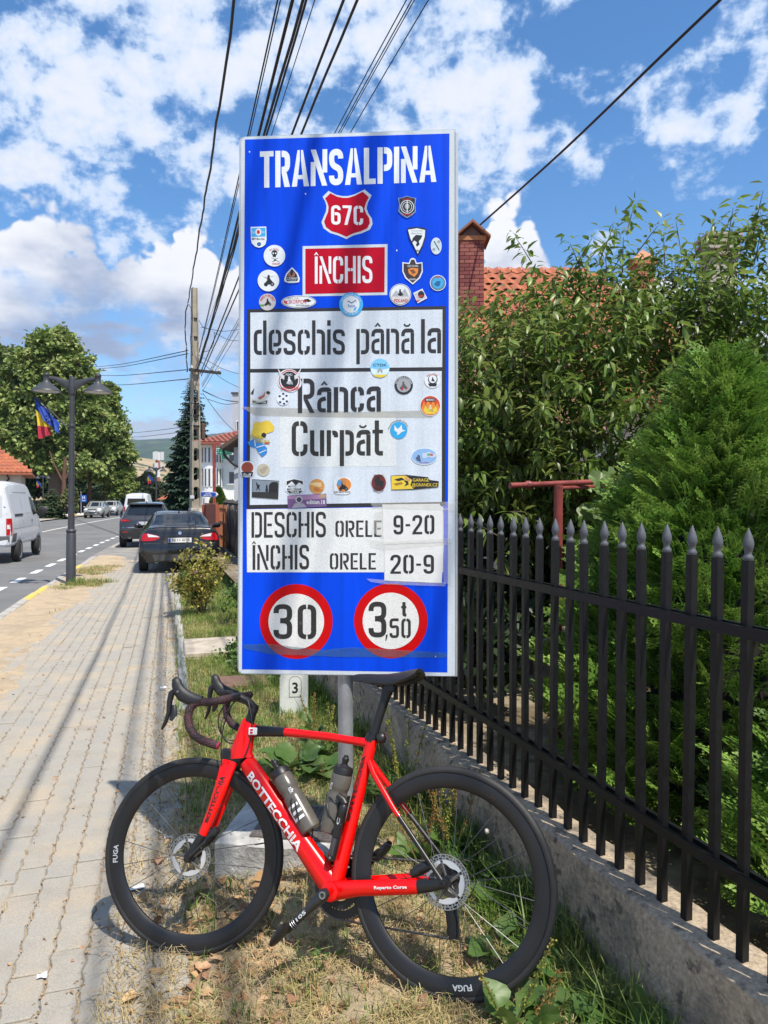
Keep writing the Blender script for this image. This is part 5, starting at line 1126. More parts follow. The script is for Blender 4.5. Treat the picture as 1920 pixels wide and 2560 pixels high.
m_glass = mat('car_glass', (.012, .016, .022), .06, var=0, spec=.6)
m_lred = mat('tail_lens_red', (.42, .008, .012), .12, var=.05); m_lwht = mat('tail_lens_clear', (.62, .63, .64), .12, var=.05); m_chr = mat('chrome', (.62, .63, .64), .12, .9, var=0)
m_plate = mat('number_plate', (.74, .75, .74), .45, var=.03); m_pblue = mat('plate_blue', (.02, .08, .42), .45, var=0); m_ink = mat('plate_ink', (.02, .02, .02), .5, var=0); m_trim = mat('black_trim', (.018, .018, .019), .55, var=.1)
def plate(car, txt, cz, x, side='B', cy=0.0, w=.52, h=.11, seat=None):
    sg = -1 if side == 'B' else 1
    p = car.box('number_plate', (x, cy, cz), (.012, w, h), m_plate, .003); t_ = -.0075 if side == 'B' else .0075
    MB().add([(x + t_, cy - sg * (w / 2 - .005), cz - h / 2 + .006), (x + t_, cy - sg * (w / 2 - .05), cz - h / 2 + .006), (x + t_, cy - sg * (w / 2 - .05), cz + h / 2 - .006), (x + t_, cy - sg * (w / 2 - .005), cz + h / 2 - .006)], [(0, 1, 2, 3)]).build('country_band', m_pblue, p)
    car.text(txt, cy + sg * .022, cz, w * .78, h * .66, m_ink, x + t_, p, side); return p
# ---- black saloon
m_bpaint = mat('black_car_paint', (.010, .010, .012), .18, var=.05, coat=.6)
SED = [(0, .30, .70, .44, .79, .56, .79, .60, .72, .01), (.03, .26, .77, .44, .87, .60, .86, .66, .80, .01), (.06, .25, .80, .48, .895, .68, .885, .74, .82, .015), (.10, .25, .80, .50, .905, .74, .895, .99, .74, .02), (.15, .25, .80, .52, .91, .82, .90, 1.045, .70, .03), (.22, .25, .80, .52, .91, .84, .90, 1.055, .70, .03), (.60, .24, .80, .54, .91, .90, .90, 1.055, .69, .03),
       (.72, .24, .80, .54, .91, .91, .90, 1.09, .67, .03), (1.28, .24, .80, .55, .91, .93, .90, 1.345, .56, .03), (1.60, .24, .80, .55, .91, .93, .90, 1.385, .56, .03), (2.2, .24, .80, .55, .91, .93, .90, 1.39, .57, .03), (2.65, .24, .80, .55, .91, .92, .90, 1.36, .56, .03), (3.3, .24, .80, .55, .91, .90, .89, 1.0, .66, .04), (4.1, .24, .80, .52, .90, .78, .87, .88, .66, .04), (4.38, .24, .76, .48, .84, .66, .82, .72, .62, .03), (4.5, .26, .62, .42, .70, .54, .66, .56, .5, .02)]
c = Car('black_saloon', 'black saloon car parked on the pavement with red and white tail lamps', 'car', SED, m_bpaint, ((.82, .91), (3.58, .90)), .32)
c.panel('rear_window', [(-.60, 1.10), (-.53, 1.32), (-.3, 1.345), (.3, 1.345), (.53, 1.32), (.60, 1.10), (.3, 1.088), (-.3, 1.088)], 'B', m_glass, .005, cuts=3)
for sg in (1, -1):
    tl = c.panel('tail_light', [(sg * .88, .92), (sg * .70, .925), (sg * .50, .875), (sg * .44, .84), (sg * .47, .80), (sg * .58, .755), (sg * .885, .75)], 'B', m_lred, .012, cuts=3)
    c.panel('clear_lens', [(sg * .72, .918), (sg * .52, .872), (sg * .445, .838), (sg * .70, .842)], 'B', m_lwht, .017, tl)
    c.panel('side_window', [(.98, .96), (1.32, 1.27), (1.6, 1.33), (2.2, 1.34), (2.6, 1.31), (3.05, .98)], 'L' if sg > 0 else 'R', m_glass, .005, cuts=3)
    mr_ = MB().sweep([(2.95, sg * .90, .97), (2.93, sg * 1.0, .99), (2.92, sg * 1.06, 1.0), (2.92, sg * 1.12, .99)], [(.03, .03), (.06, .07), (.065, .08), (.03, .05)], 12, ref=(1, 0, 0)).build('wing_mirror', m_bpaint, c.root, smooth=45)
c.panel('boot_recess', [(-.42, .76), (-.36, .84), (.36, .84), (.42, .76), (.36, .685), (-.36, .685)], 'B', m_trim, .004)
c.panel('boot_seam', [(-.80, .700), (.80, .700), (.80, .690), (-.80, .690)], 'B', m_trim, .0075, cuts=3); c.panel('lower_valance', [(-.62, .44), (.62, .44), (.56, .30), (-.56, .30)], 'B', mat('matt_grey_valance', (.05, .05, .052), .6, var=.1), .006)
plate(c, 'GJ 11 GTK', .762, .028); c.box('plate_light_bar', (.05, 0, .84), (.05, .50, .018), m_bpaint, .004)
MB().lathe([(0, 0), (.038, 0), (.041, .004), (.038, .010), (0, .011)], 20, Matrix.Translation((.088, 0, .925)) @ Matrix.Rotation(R_(-80), 4, 'Y')).build('badge', m_chr, c.root, smooth=40)
MB().lathe([(.030, -.10), (.038, -.06), (.042, .02), (.036, .02), (.030, -.05)], 16, Matrix.Translation((.03, .52, .285)) @ Matrix.Rotation(R_(-90), 4, 'Y')).build('tail_pipe', m_chr, c.root, smooth=40)
MB().sweep([(1.32, 0, 1.37), (1.40, 0, 1.44), (1.44, 0, 1.385)], [(.02, .03), (.006, .015), (.02, .02)], 8).build('roof_aerial', m_trim, c.root)
for y in (-.5, -.18, .18, .5): MB().lathe([(0, 0), (.011, 0), (.010, .003), (0, .003)], 10, Matrix.Translation((.012 + .02 * abs(y), y, .555)) @ Matrix.Rotation(R_(-90), 4, 'Y')).build('parking_sensor', m_trim, c.root)
c.place(rd(17.1, .13, .0), head(17) + R_(1.0)); SEDAN = c
# ---- dark grey SUV
m_gpaint = mat('dark_grey_paint', (.030, .033, .040), .2, .2, var=.05, coat=.6)
SUV = [(0, .38, .66, .52, .78, .66, .78, .74, .72, .01), (.04, .33, .76, .52, .88, .72, .87, .80, .80, .01), (.08, .32, .80, .56, .905, .84, .89, .96, .80, .02), (.14, .32, .82, .58, .915, .92, .90, 1.08, .78, .02), (.24, .32, .82, .60, .92, 1.0, .90, 1.18, .76, .03), (.55, .31, .82, .62, .92, 1.06, .905, 1.54, .62, .03), (.62, .31, .82, .62, .92, 1.06, .905, 1.60, .60, .03), (1.2, .3, .82, .62, .92, 1.05, .905, 1.64, .61, .03), (2.3, .3, .82, .62, .92, 1.03, .905, 1.64, .62, .03), (2.8, .3, .82, .62, .92, 1.01, .90, 1.58, .61, .03), (3.5, .3, .82, .62, .92, .98, .89, 1.12, .70, .04), (4.2, .3, .8, .58, .90, .88, .86, 1.0, .68, .04), (4.5, .32, .66, .5, .74, .66, .7, .72, .55, .02)]
def tailgate(c):
    c.panel('rear_window', [(-.66, 1.205), (-.60, 1.40), (-.54, 1.50), (.54, 1.50), (.60, 1.40), (.66, 1.205), (.3, 1.185), (-.3, 1.185)], 'B', m_glass, .006, cuts=3)
    c.box('wiper', (.235, .10, 1.22), (.012, .46, .012), m_trim, .003, M=Matrix.Rotation(R_(3), 3, 'X')); c.box('roof_spoiler', (.52, 0, 1.585), (.22, 1.16, .035), m_gpaint, .01)
c = Car('dark_grey_suv', 'dark grey sport utility car parked ahead of the black saloon', 'car', SUV, m_gpaint, ((.80, .92), (3.5, .91)), .35)
tailgate(c)
for sg in (1, -1):
    tl = c.panel('tail_light', [(sg * .90, 1.07), (sg * .62, 1.04), (sg * .50, 1.00), (sg * .60, .955), (sg * .90, .94)], 'B', mat('dark_tail_lens', (.16, .01, .015), .12, var=.05), .010, cuts=3); c.panel('tail_glow', [(sg * .84, 1.04), (sg * .66, 1.02), (sg * .66, .985), (sg * .84, .98)], 'B', m_lred, .015, tl)
    c.panel('side_window', [(.72, 1.12), (.80, 1.42), (1.0, 1.52), (2.2, 1.55), (2.75, 1.50), (3.2, 1.08)], 'L' if sg > 0 else 'R', m_glass, .005, cuts=3); c.panel('reflector', [(sg * .80, .60), (sg * .60, .595), (sg * .60, .57), (sg * .80, .57)], 'B', m_lred, .008)
    MB().lathe([(.040, -.1), (.045, .015), (.036, .015), (.032, -.05)], 14, Matrix.Translation((.02, sg * .55, .40)) @ Matrix.Rotation(R_(-90), 4, 'Y')).build('tail_pipe', m_chr, c.root, smooth=40)
    MB().sweep([(2.9, sg * .91, 1.06), (2.88, sg * 1.02, 1.09), (2.88, sg * 1.12, 1.08)], [(.03, .03), (.07, .08), (.03, .06)], 10, ref=(1, 0, 0)).build('wing_mirror', m_gpaint, c.root, smooth=45)
plate(c, 'DJ 20 YDA', .895, .055); c.panel('bumper_cladding', [(-.80, .70), (.80, .70), (.72, .40), (-.72, .40)], 'B', m_trim, .006); c.panel('chrome_strip', [(-.78, .755), (.78, .755), (.78, .735), (-.78, .735)], 'B', m_chr, .010, cuts=3); c.panel('blue_sticker', ell(-.42, .80, .12, .055, 20), 'B', m_pblue, .012)
MB().lathe([(.030, 0), (.050, 0), (.050, .008), (.030, .008)], 18, Matrix.Translation((.185, 0, 1.09)) @ Matrix.Rotation(R_(-65), 4, 'Y')).build('badge', m_chr, c.root)
MB().sweep([(.7, 0, 1.63), (.78, 0, 1.70), (.82, 0, 1.645)], [(.02, .03), (.006, .015), (.02, .02)], 8).build('roof_aerial', m_trim, c.root)
c.place(rd(27.2, -1.15, 0), head(27))
# ---- white van
m_wpaint = mat('white_van_paint', (.62, .64, .67), .3, var=.06, vs=2, coat=.3, c3=(.5, .5, .5), c3s=3, c3t=(.6, .75))
VAN = [(0, .52, .84, .85, .90, 1.35, .89, 2.10, .74, .06), (.05, .48, .92, .85, .97, 1.35, .95, 2.20, .78, .08), (.35, .48, .94, .85, .985, 1.38, .965, 2.27, .79, .09), (1.5, .48, .94, .85, .985, 1.38, .965, 2.32, .79, .09), (2.9, .48, .94, .85, .985, 1.36, .965, 2.30, .78, .09), (3.5, .46, .94, .85, .985, 1.33, .96, 2.16, .74, .09), (4.3, .44, .92, .80, .97, 1.15, .93, 1.32, .78, .08), (4.8, .40, .86, .72, .92, .95, .88, 1.05, .74, .05), (4.95, .42, .74, .6, .8, .8, .76, .86, .6, .03)]
c = Car('white_van', 'white high-roof panel van driving away along the street', 'van', VAN, m_wpaint, ((1.02, .975), (3.85, .97)), .33, ww=.2)
m_vseam = mat('van_seam', (.28, .29, .30), .6, var=0); m_vgrey = mat('grey_van_bumper', (.12, .125, .13), .6, var=.15)
for sg, sd in ((1, 'L'), (-1, 'R')):
    tl = c.panel('tail_light', [(sg * .955, 1.30), (sg * .84, 1.30), (sg * .84, .82), (sg * .955, .82)], 'B', m_lred, .012); c.panel('clear_lens', [(sg * .94, 1.12), (sg * .86, 1.12), (sg * .86, 1.0), (sg * .94, 1.0)], 'B', m_lwht, .017, tl)
    c.panel('tail_light_side', [(.02, 1.30), (.12, 1.30), (.12, .82), (.02, .82)], sd, m_lred, .006, tl)
    c.panel('side_recess_shade', [(.35, 1.98), (2.75, 1.98), (2.75, 1.42), (.35, 1.42)], sd, mat('van_paint_shaded', (.50, .52, .56), .35, var=.06, vs=2), .004)  # darker copy of the body paint; shade of a recess put into colour
    c.panel('door_seam', [(1.55, 2.0), (1.57, 2.0), (1.57, .62), (1.55, .62)], sd, m_vseam, .008); c.panel('door_seam', [(2.85, 2.0), (2.87, 2.0), (2.87, .62), (2.85, .62)], sd, m_vseam, .008)
    c.panel('roof_seam', [(.05, 2.065), (3.4, 2.06), (3.4, 2.035), (.05, 2.04)], sd, m_vseam, .006, cuts=3); c.panel('slide_rail', [(.45, 1.41), (1.5, 1.41), (1.5, 1.35), (.45, 1.35)], sd, m_trim, .010)
    c.panel('cab_window', [(2.98, 1.92), (3.45, 1.90), (4.05, 1.38), (2.98, 1.34)], sd, m_glass, .006); c.panel('bumper_corner', [(0.01, .86), (.6, .86), (.66, .50), (0.01, .50)], sd, m_vgrey, .006)
    c.panel('door_handle', [(2.70, 1.20), (2.82, 1.20), (2.82, 1.14), (2.70, 1.14)], sd, m_trim, .012); c.panel('swage_line', [(.2, 1.00), (2.8, 1.0), (2.8, .985), (.2, .985)], sd, m_vseam, .006, cuts=3)
    MB().sweep([(3.75, sg * .95, 1.35), (3.74, sg * 1.08, 1.42), (3.72, sg * 1.2, 1.42), (3.72, sg * 1.24, 1.40)], [(.03, .05), (.05, .17), (.06, .2), (.03, .15)], 12, ref=(1, 0, 0)).build('wing_mirror', m_trim, c.root, smooth=45)
    MB().lathe([(0, -.02), (.03, -.02), (.03, .03), (0, .035)], 12, Matrix.Translation((.03, sg * .80, 1.62)) @ Matrix.Rotation(R_(-90), 4, 'Y')).build('door_hinge', m_chr, c.root)
c.panel('rear_bumper', [(-.93, .80), (.93, .80), (.90, .50), (-.90, .50)], 'B', m_vgrey, .03); c.panel('door_seam', [(-.01, 2.05), (.01, 2.05), (.01, .82), (-.01, .82)], 'B', m_vseam, .006)
for y in (-.42, .42): c.panel('door_recess_shade', [(y - .32, 1.95), (y + .32, 1.95), (y + .32, 1.35), (y - .32, 1.35)], 'B', mat('van_door_paint_shaded', (.57, .59, .62), .35, var=.05), .005)  # recess shade of the doors painted as a slightly darker white
c.box('door_handle', (-.02, -.10, 1.18), (.03, .16, .04), m_trim, .008)
c.place(rd(22.3, -5.45, -.1), head(22))
# ---- silver off-roader coming towards us, another car behind it
m_sil = mat('silver_car_paint', (.36, .37, .36), .3, .4, var=.08, coat=.4)
def offroader(name, label, paint, bar=True, group='oncoming cars'):
    S2 = [(x, zb, wl, zm, wm, zs, ws, zt, wt, cr) for (x, zb, wl, zm, wm, zs, ws, zt, wt, cr) in SUV]
    c = Car(name, label, 'car', S2, paint, ((.80, .92), (3.5, .91)), .36, group)
    c.panel('windscreen', [(-.64, 1.16), (-.54, 1.54), (.54, 1.54), (.64, 1.16)], 'F', m_glass, .006, cuts=3)
    for sg in (1, -1):
        c.panel('headlight', [(sg * .78, .95), (sg * .50, .94), (sg * .46, .84), (sg * .74, .80)], 'F', m_lwht, .012); c.panel('side_window', [(.72, 1.12), (.80, 1.42), (1.0, 1.52), (2.2, 1.55), (2.75, 1.50), (3.2, 1.08)], 'L' if sg > 0 else 'R', m_glass, .005, cuts=3)
        MB().sweep([(2.95, sg * .91, 1.06), (2.93, sg * 1.12, 1.08)], [(.04, .05), (.05, .08)], 8, ref=(1, 0, 0)).build('wing_mirror', paint, c.root, smooth=45)
    c.panel('grille', [(-.42, .92), (.42, .92), (.36, .80), (-.36, .80)], 'F', m_trim, .008); c.panel('lower_bumper', [(-.70, .62), (.70, .62), (.66, .36), (-.66, .36)], 'F', m_trim, .008); plate(c, 'GJ 08 NVC', .70, 4.50, 'F')
    if bar:
        for z, w in ((.62, .42), (.42, .52)): MB().sweep([(4.50, -w, z), (4.58, -w * .8, z), (4.60, 0, z), (4.58, w * .8, z), (4.50, w, z)], .03, 8, ref=(0, 0, 1)).build('bull_bar', m_chr, c.root, smooth=50)
        for y in (-.38, .38): MB().sweep([(4.58, y, .38), (4.58, y, .84)], .03, 8).build('bull_bar_upright', m_chr, c.root, smooth=50)
        for y in (-.5, .5): MB().sweep([(1.0, y, 1.70), (2.5, y, 1.71)], .02, 6).build('roof_rail', m_trim, c.root)
    return c
c = offroader('silver_off_roader', 'silver off-road car with chrome bull bar coming down the street', m_sil); c.place(rd(79.0, -10.4, -.1), head(79) + math.pi)
c = offroader('following_car', 'pale grey car following just behind the silver off-roader', mat('pale_grey_paint', (.42, .44, .45), .3, .3, var=.05, coat=.4), False); c.place(rd(88, -10.6, -.1), head(88) + math.pi)
c = Car('distant_van', 'white van with dark rear window parked further along the street', 'van', VAN, m_wpaint, ((1.02, .975), (3.85, .97)), .33, ww=.2)
c.panel('rear_window', [(-.66, 1.95), (.66, 1.95), (.7, 1.45), (-.7, 1.45)], 'B', m_glass, .01); [c.panel('tail_light', [(sg * .95, 1.30), (sg * .84, 1.30), (sg * .84, .82), (sg * .95, .82)], 'B', m_lred, .012) for sg in (1, -1)]
c.place(rd(60, -4.5, -.1), head(60))
# ================================================================== STREET FURNITURE
m_lamp = mat('anthracite_lamp_paint', (.055, .058, .066), .45, .2, var=.12, vs=8); m_lens = mat('lamp_lens', (.55, .55, .50), .4, var=.05)
lamp = thing('street_lamp', 'tall dark grey double-headed street lamp at the near kerb', 'street lamp', group='double-headed street lamps')
MB().lathe([(.092, -.2), (.092, 1.03), (.080, 1.05)], 22).build('base_sleeve', m_lamp, lamp, smooth=40)
MB().lathe([(.080, 1.05), (.092, 1.06), (.097, 1.085), (.090, 1.11), (.070, 1.125)], 22).build('collar', m_lamp, lamp, smooth=50)
MB().lathe([(.064, 1.12), (.055, 2.4), (.045, 3.86)], 20).build('pole', m_lamp, lamp, smooth=50)
MB().lathe([(.06, 3.80), (.066, 3.83), (.062, 4.10), (.05, 4.15), (0, 4.155)], 20).build('pole_cap', m_lamp, lamp, smooth=40)
MB().lathe([(.062, 3.15), (.066, 3.16), (.066, 3.20), (.062, 3.21)], 18).build('flag_collar', m_lamp, lamp)
for sg in (1, -1):
    MB().sweep([(sg * .04, 0, 3.98), (sg * .16, 0, 4.03), (sg * .32, 0, 4.10), (sg * .50, 0, 4.125)], [(.028, .12), (.024, .07), (.02, .045), (.02, .035)], 10, ref=(0, 1, 0)).build('arm', m_lamp, lamp, smooth=50)
    h = MB().lathe([(0, 4.21), (.055, 4.205), (.062, 4.19), (.062, 4.16), (.054, 4.15), (.056, 4.06), (.072, 4.03), (.16, 3.96), (.245, 3.885), (.275, 3.86), (.278, 3.845), (.262, 3.845), (.20, 3.86)], 26, Matrix.Translation((sg * .50, 0, 0))).build('lamp_shade', m_lamp, lamp, smooth=45)
    MB().lathe([(.262, 3.852), (.12, 3.845), (0, 3.842)], 24, Matrix.Translation((sg * .50, 0, 0))).build('lens', m_lens, h, smooth=60)
def lamp_at(o, p, rot): o.location = p; o.rotation_euler = (0, 0, rot)
LP0 = gnd(177, 1463, -.11); lamp_at(lamp, LP0, TH * .2); lamp.rotation_euler = (0, R_(.9), TH * .2)
far_l = [(391, 52, 'dark double-headed street lamp rising behind the parked grey car'), (430, 88, 'distant double-headed street lamp above the crossing sign'), (108, 71, 'double-headed street lamp across the road beside the fir shrub'), (283, 92, 'small distant street lamp before the dark trees across the road')]
LAMPS = [(lamp, LP0)]
for px, Y, lb in far_l:
    o = copy_tree(lamp); o['label'] = lb; p = onst(px, Y); lamp_at(o, p, TH * .2); LAMPS.append((o, p))
# ---- flags on the lamps
def cloth(name, m_list, W, H, seed, drop_, cells):
    """cloth hanging from a staff: u along the staff, v down, gathered folds"""
    b = MB(); nu, nv = 22, 22; r = random.Random(seed); ph = [r.uniform(0, 6) for _ in range(5)]
    V = []
    for i in range(nu + 1):
        for j in range(nv + 1):
            u, v = i / nu, j / nv; f = .05 * v * math.sin(u * 9 + ph[0]) + .03 * v * math.sin(u * 17 + ph[1] + v * 3)
            x = -(.10 + u * W * (1 - .35 * v)); z = u * W * drop_ - v * H * (.55 + .45 * u); V.append((x, f - .02, z))
    for i in range(nu):
        for j in range(nv): b.cur = cells(i / nu, j / nv); b.add([], []); b.f.append((i * (nv + 1) + j, (i + 1) * (nv + 1) + j, (i + 1) * (nv + 1) + j + 1, i * (nv + 1) + j + 1)); b.m.append(b.cur)
    b.v = V; return b.build(name, m_list, None, smooth=180, link=False)
m_fb, m_fy, m_fr, m_eu, m_star = mat('flag_blue', (.012, .03, .16), .75, var=.15), mat('flag_yellow', (.62, .44, .03), .75, var=.12), mat('flag_red', (.42, .03, .06), .75, var=.12), mat('flag_eu_blue', (.012, .05, .30), .75, var=.15), mat('flag_star', (.70, .56, .10), .7, var=0)
f1 = cloth('cloth', [m_fb, m_fy, m_fr], .30, .82, 3, .95, lambda u, v: 0 if v < .30 else (1 if v < .68 else 2))
f2 = cloth('cloth', [m_eu], .50, .40, 5, .95, lambda u, v: 0)
def flag(name, label, p, me, staff, sx, group):
    o = thing(name, label, 'flag', p, 0, group); MB().sweep([(-.02, -.03, -.02), (-.02 - staff * .72, -.03, staff * .69)], .014, 8).build('staff', m_lamp, o)
    cl = put('cloth', me, o); cl.location = sx; return o
lz = 3.18
fl = [(0, 'tricolour flag of blue, yellow and red hanging on the near lamp', 'blue flag with gold stars on the near lamp'), (1, 'small tricolour flag on the lamp behind the grey car', 'blue flag on the lamp behind the grey car'), (3, 'small tricolour flag on the lamp across the road', 'blue flag on the lamp across the road')]
for k, la, lb in fl:
    p = LAMPS[k][1] + Vector((0, -.06, lz))
    o = flag('national_flag', la, p, f1, .86, (-.22, -.06, .26), 'tricolour flags on lamps')
    o2 = flag('european_flag', lb, p + Vector((0, -.05, .0)), f2, .2, (-.02, -.03, .04), 'star flags on lamps')
    if k == 0:
        for q in range(7):
            a = q * 2 * math.pi / 7; MB().lathe([(0, 0), (.018, 0)], 5, Matrix.Translation((-.27 + .08 * math.cos(a), -.13, .13 + .08 * math.sin(a))) @ Matrix.Rotation(math.pi / 2, 4, 'X')).build('star', m_star, o2)
# ---- concrete utility pole with oval openings
m_conc = mat('pole_concrete', (.34, .30, .24), .92, var=.2, vs=4, bump=.5, bs=40, c2=(.27, .24, .19), c2s=1.2, c3=(.20, .18, .15), c3s=9, c3t=(.6, .72))
UP = onst(489, 27.0); PH = 9.75
up = thing('utility_pole', 'tall concrete utility pole with oval openings behind the parked cars', 'utility pole', UP, TH + .35)
def pole_w(z): return .215 - .012 * z                       # half width
def pole_body():
    b = MB(); zs = [0]; holes = []
    z = 1.75
    while z < 6.1: holes.append((z, z + .50)); z += .735
    # two flanges and a web with openings: web pieces between holes
    n = 40
    for sg in (-1, 1):
        V = []
        for i in range(n + 1):
            zz = PH * i / n; w = pole_w(zz); d = .13 - .004 * zz; f = max(.045, w * .36)
            x0, x1 = sg * w, sg * (w - f); V += [(x0, -d, zz), (x1, -d, zz), (x1, d, zz), (x0, d, zz)]
        F = [(i * 4 + k, i * 4 + (k + 1) % 4, i * 4 + 4 + (k + 1) % 4, i * 4 + 4 + k) for i in range(n) for k in range(4)] + [(3, 2, 1, 0), tuple(n * 4 + k for k in range(4))]
        if sg > 0: F = [f[::-1] for f in F]
        b.add(V, F)
    def web(z0, z1):
        P = []
        for zz in (z0, z1):
            w = pole_w(zz) * .68; d = .085 - .003 * zz; P += [(-w, -d, zz), (w, -d, zz), (w, d, zz), (-w, d, zz)]
        b.add(P, [(3, 2, 1, 0), (4, 5, 6, 7), (0, 1, 5, 4), (1, 2, 6, 5), (2, 3, 7, 6), (3, 0, 4, 7)])
    prev = 0
    for z0, z1 in holes:
        web(prev, z0); prev = z1
        # rounded ends of the opening
        for ze, sgn in ((z0, 1), (z1, -1)):
            w = pole_w(ze) * .68; d = .084 - .003 * ze
            for k in range(5):
                a0, a1 = math.pi * k / 10, math.pi * (k + 1) / 10
                for sx in (-1, 1):
                    xo0, xo1 = w * math.cos(a0), w * math.cos(a1); h0, h1 = .12 * (1 - math.sin(a0)), .12 * (1 - math.sin(a1))
                    P = [(sx * xo0, y, ze + sgn * q) for y in (-d, d) for q in (0,)] 
                    A = [(sx * xo0, -d, ze), (sx * xo1, -d, ze), (sx * xo1, -d, ze + sgn * h1 * 0 + sgn * (.12 - .12 * math.sin(math.acos(min(1, abs(xo1) / w)))) ), (sx * xo0, -d, ze + sgn * (.12 - .12 * math.sin(math.acos(min(1, abs(xo0) / w)))))]
                    B_ = [(x, d, z_) for x, y, z_ in A]; b.add(A + B_, [(0, 1, 2, 3), (7, 6, 5, 4), (3, 2, 6, 7)])
    web(prev, PH); return b
pb = pole_body().build('pole_body', m_conc, up)
MB().box((0, 0, .72), (.455, .285, 1.44)).build('whitewash_band', mat('whitewash', (.62, .60, .55), .9, var=.2, c2=(.36, .33, .28), c2s=3.5, c2t=(.5, .62)), up)
o = MB().box((.33, -.20, 6.62), (1.25, .09, .10)).build('cross_arm', mat('rusty_steel', (.035, .03, .03), .8, var=.3), up)
for x in (-.2, .62, .88): MB().lathe([(.02, 0), (.045, .02), (.045, .08), (.03, .10), (.04, .13), (0, .15)], 10, Matrix.Translation((x, -.2, 6.67))).build('insulator', mat('porcelain', (.5, .48, .45), .3, var=.1), o, smooth=40)
for z in (4.55, 4.95, 5.4, 7.9, 8.6): MB().lathe([(pole_w(z) * 1.12, z - .02), (pole_w(z) * 1.14, z), (pole_w(z) * 1.12, z + .02)], 12).build('strap', m_trim, up)
o = MB().bbox((-.02, -.2, 5.25), (.16, .12, .20), .02).build('junction_box', m_trim, up); MB().bbox((.27, -.1, 4.35), (.14, .14, .62), .03).build('cable_bundle', mat('brown_cable', (.09, .05, .035), .8, var=.3), up); MB().bbox((-.20, -.17, 1.86), (.16, .02, .12), .004).build('number_sign', mat('enamel', (.55, .57, .62), .4, var=.2), up)
# ---- overhead wires: from the pole, over the pavement, on to the next pole behind the camera
m_wire = mat('black_cable', (.012, .012, .013), .55, var=0)
def wire(pts, r, label, group, name='overhead_cable', wob=0.0, n=60, seed=1):
    P = [Vector(p) for p in pts]; out = []; rr = random.Random(seed); ph = rr.uniform(0, 6)
    for i in range(n + 1):
        u = i / n * (len(P) - 1); k = min(int(u), len(P) - 2); t = u - k
        p0, p1, p2, p3 = P[max(k - 1, 0)], P[k], P[k + 1], P[min(k + 2, len(P) - 1)]
        q = .5 * ((2 * p1) + (p2 - p0) * t + (2 * p0 - 5 * p1 + 4 * p2 - p3) * t * t + (3 * p1 - p0 - 3 * p2 + p3) * t ** 3)
        if wob: q = q + Vector((wob * math.sin(i * .9 + ph) + wob * .6 * math.sin(i * 2.3), 0, wob * .5 * math.sin(i * 1.7 + ph)))
        out.append(q)
    return tag(MB().sweep(out, r, 6, ref=(0, 0, 1)).build(name, m_wire, smooth=180), label, 'cable', group)
def span(a, b, Ya, Hb=7.4):
    """a: photo px at the pole (depth Ya); b: px where it leaves the picture's top, height Hb there"""
    A = at(a[0], a[1], Ya); d = ray(*b); B = Vector((0, 0, CAMH)) + d * ((Hb - CAMH) / d.z); C = B + (B - A) * .95; C.z = Hb + (Hb - A.z) * .2 + .5
    M = A.lerp(B, .5); M.z -= .10; return [A, M, B, C]
G = 'cables running to the concrete pole'
spans = [((470, 757), (586, 0), .020, 'thick twisted black cable left of the pole top', .010), ((497, 880), (694, 0), .011, 'leftmost thin cable of the bundle behind the sign top', 0), ((498, 882), (701, 0), .008, 'second thin cable of the bundle behind the sign top', 0),
         ((501, 905), (730, 0), .015, 'third cable of the bundle above the sign', 0), ((502, 908), (734, 0), .010, 'fourth cable of the bundle above the sign', 0), ((492, 925), (757, 0), .019, 'thickest black cable of the bundle above the sign', .006), ((494, 927), (766, 0), .015, 'thick cable lying beside the thickest one above the sign', .004), ((505, 850), (787, 0), .006, 'hair-thin wire right of the thick cables', 0),
         ((500, 935), (859, 0), .017, 'left one of two parallel cables above the sign', 0), ((503, 940), (893, 0), .017, 'right one of two parallel cables above the sign', .004), ((504, 962), (1016, 0), .007, 'left wire of three thin ones over the sign', 0), ((505, 966), (1029, 0), .007, 'middle wire of three thin ones over the sign', 0), ((506, 968), (1036, 0), .006, 'right wire of three thin ones over the sign', 0), ((508, 975), (1071, 0), .007, 'rightmost thin wire crossing above the sign top', 0)]
for k, (a, b_, r, lb, wb) in enumerate(spans): wire(span(a, b_, 26.7), r, lb, G, wob=wb, seed=k)
CH = at(1196, 566, 13.0)
d = ray(1800, 0); B = Vector((0, 0, CAMH)) + d * (5.0 / d.z); wire([CH, CH.lerp(B, .5) - Vector((0, 0, .05)), B, B + (B - CH) * .8], .017, 'single black cable running from the red chimney to upper right', None)
crs = [((470, 876), (240, 917), 60, 26.7), ((470, 884), (245, 922), 60, 26.7), ((470, 924), (235, 938), 64, 26.7), ((472, 947), (245, 961), 60, 26.7), ((503, 818), (600, 823), 34, 26.7), ((534, 830), (602, 852), 32, 26.7), ((494, 886), (602, 936), 34, 26.7), ((502, 904), (602, 971), 34, 26.7), ((506, 975), (600, 1006), 34, 26.7), ((506, 977), (602, 1004), 32, 26.7), ((507, 983), (590, 1082), 34, 26.7), ((520, 998), (600, 1007), 30, 26.7), ((470, 1078), (300, 1093), 90, 40), ((470, 1066), (300, 1082), 90, 40)]
SVC = ['uppermost thin wire crossing the road left of the pole', 'second thin wire from the top crossing the road', 'third thin wire crossing the road above the lamp', 'lowest of the wires crossing just above the lamp heads', 'level thin wire from cross arm height to the sign edge', 'thin wire sloping from the cross arm tip to the sign', 'upper wire sloping down from below the cross arm', 'lower wire sloping down from below the cross arm', 'upper one of the near-level wires towards the white flat-roofed building', 'lower one of the near-level wires towards the white flat-roofed building', 'steep thin wire down to the brown eave', 'short sagging wire beneath the level ones', 'lower distant wire across the hills', 'upper distant wire across the hills']
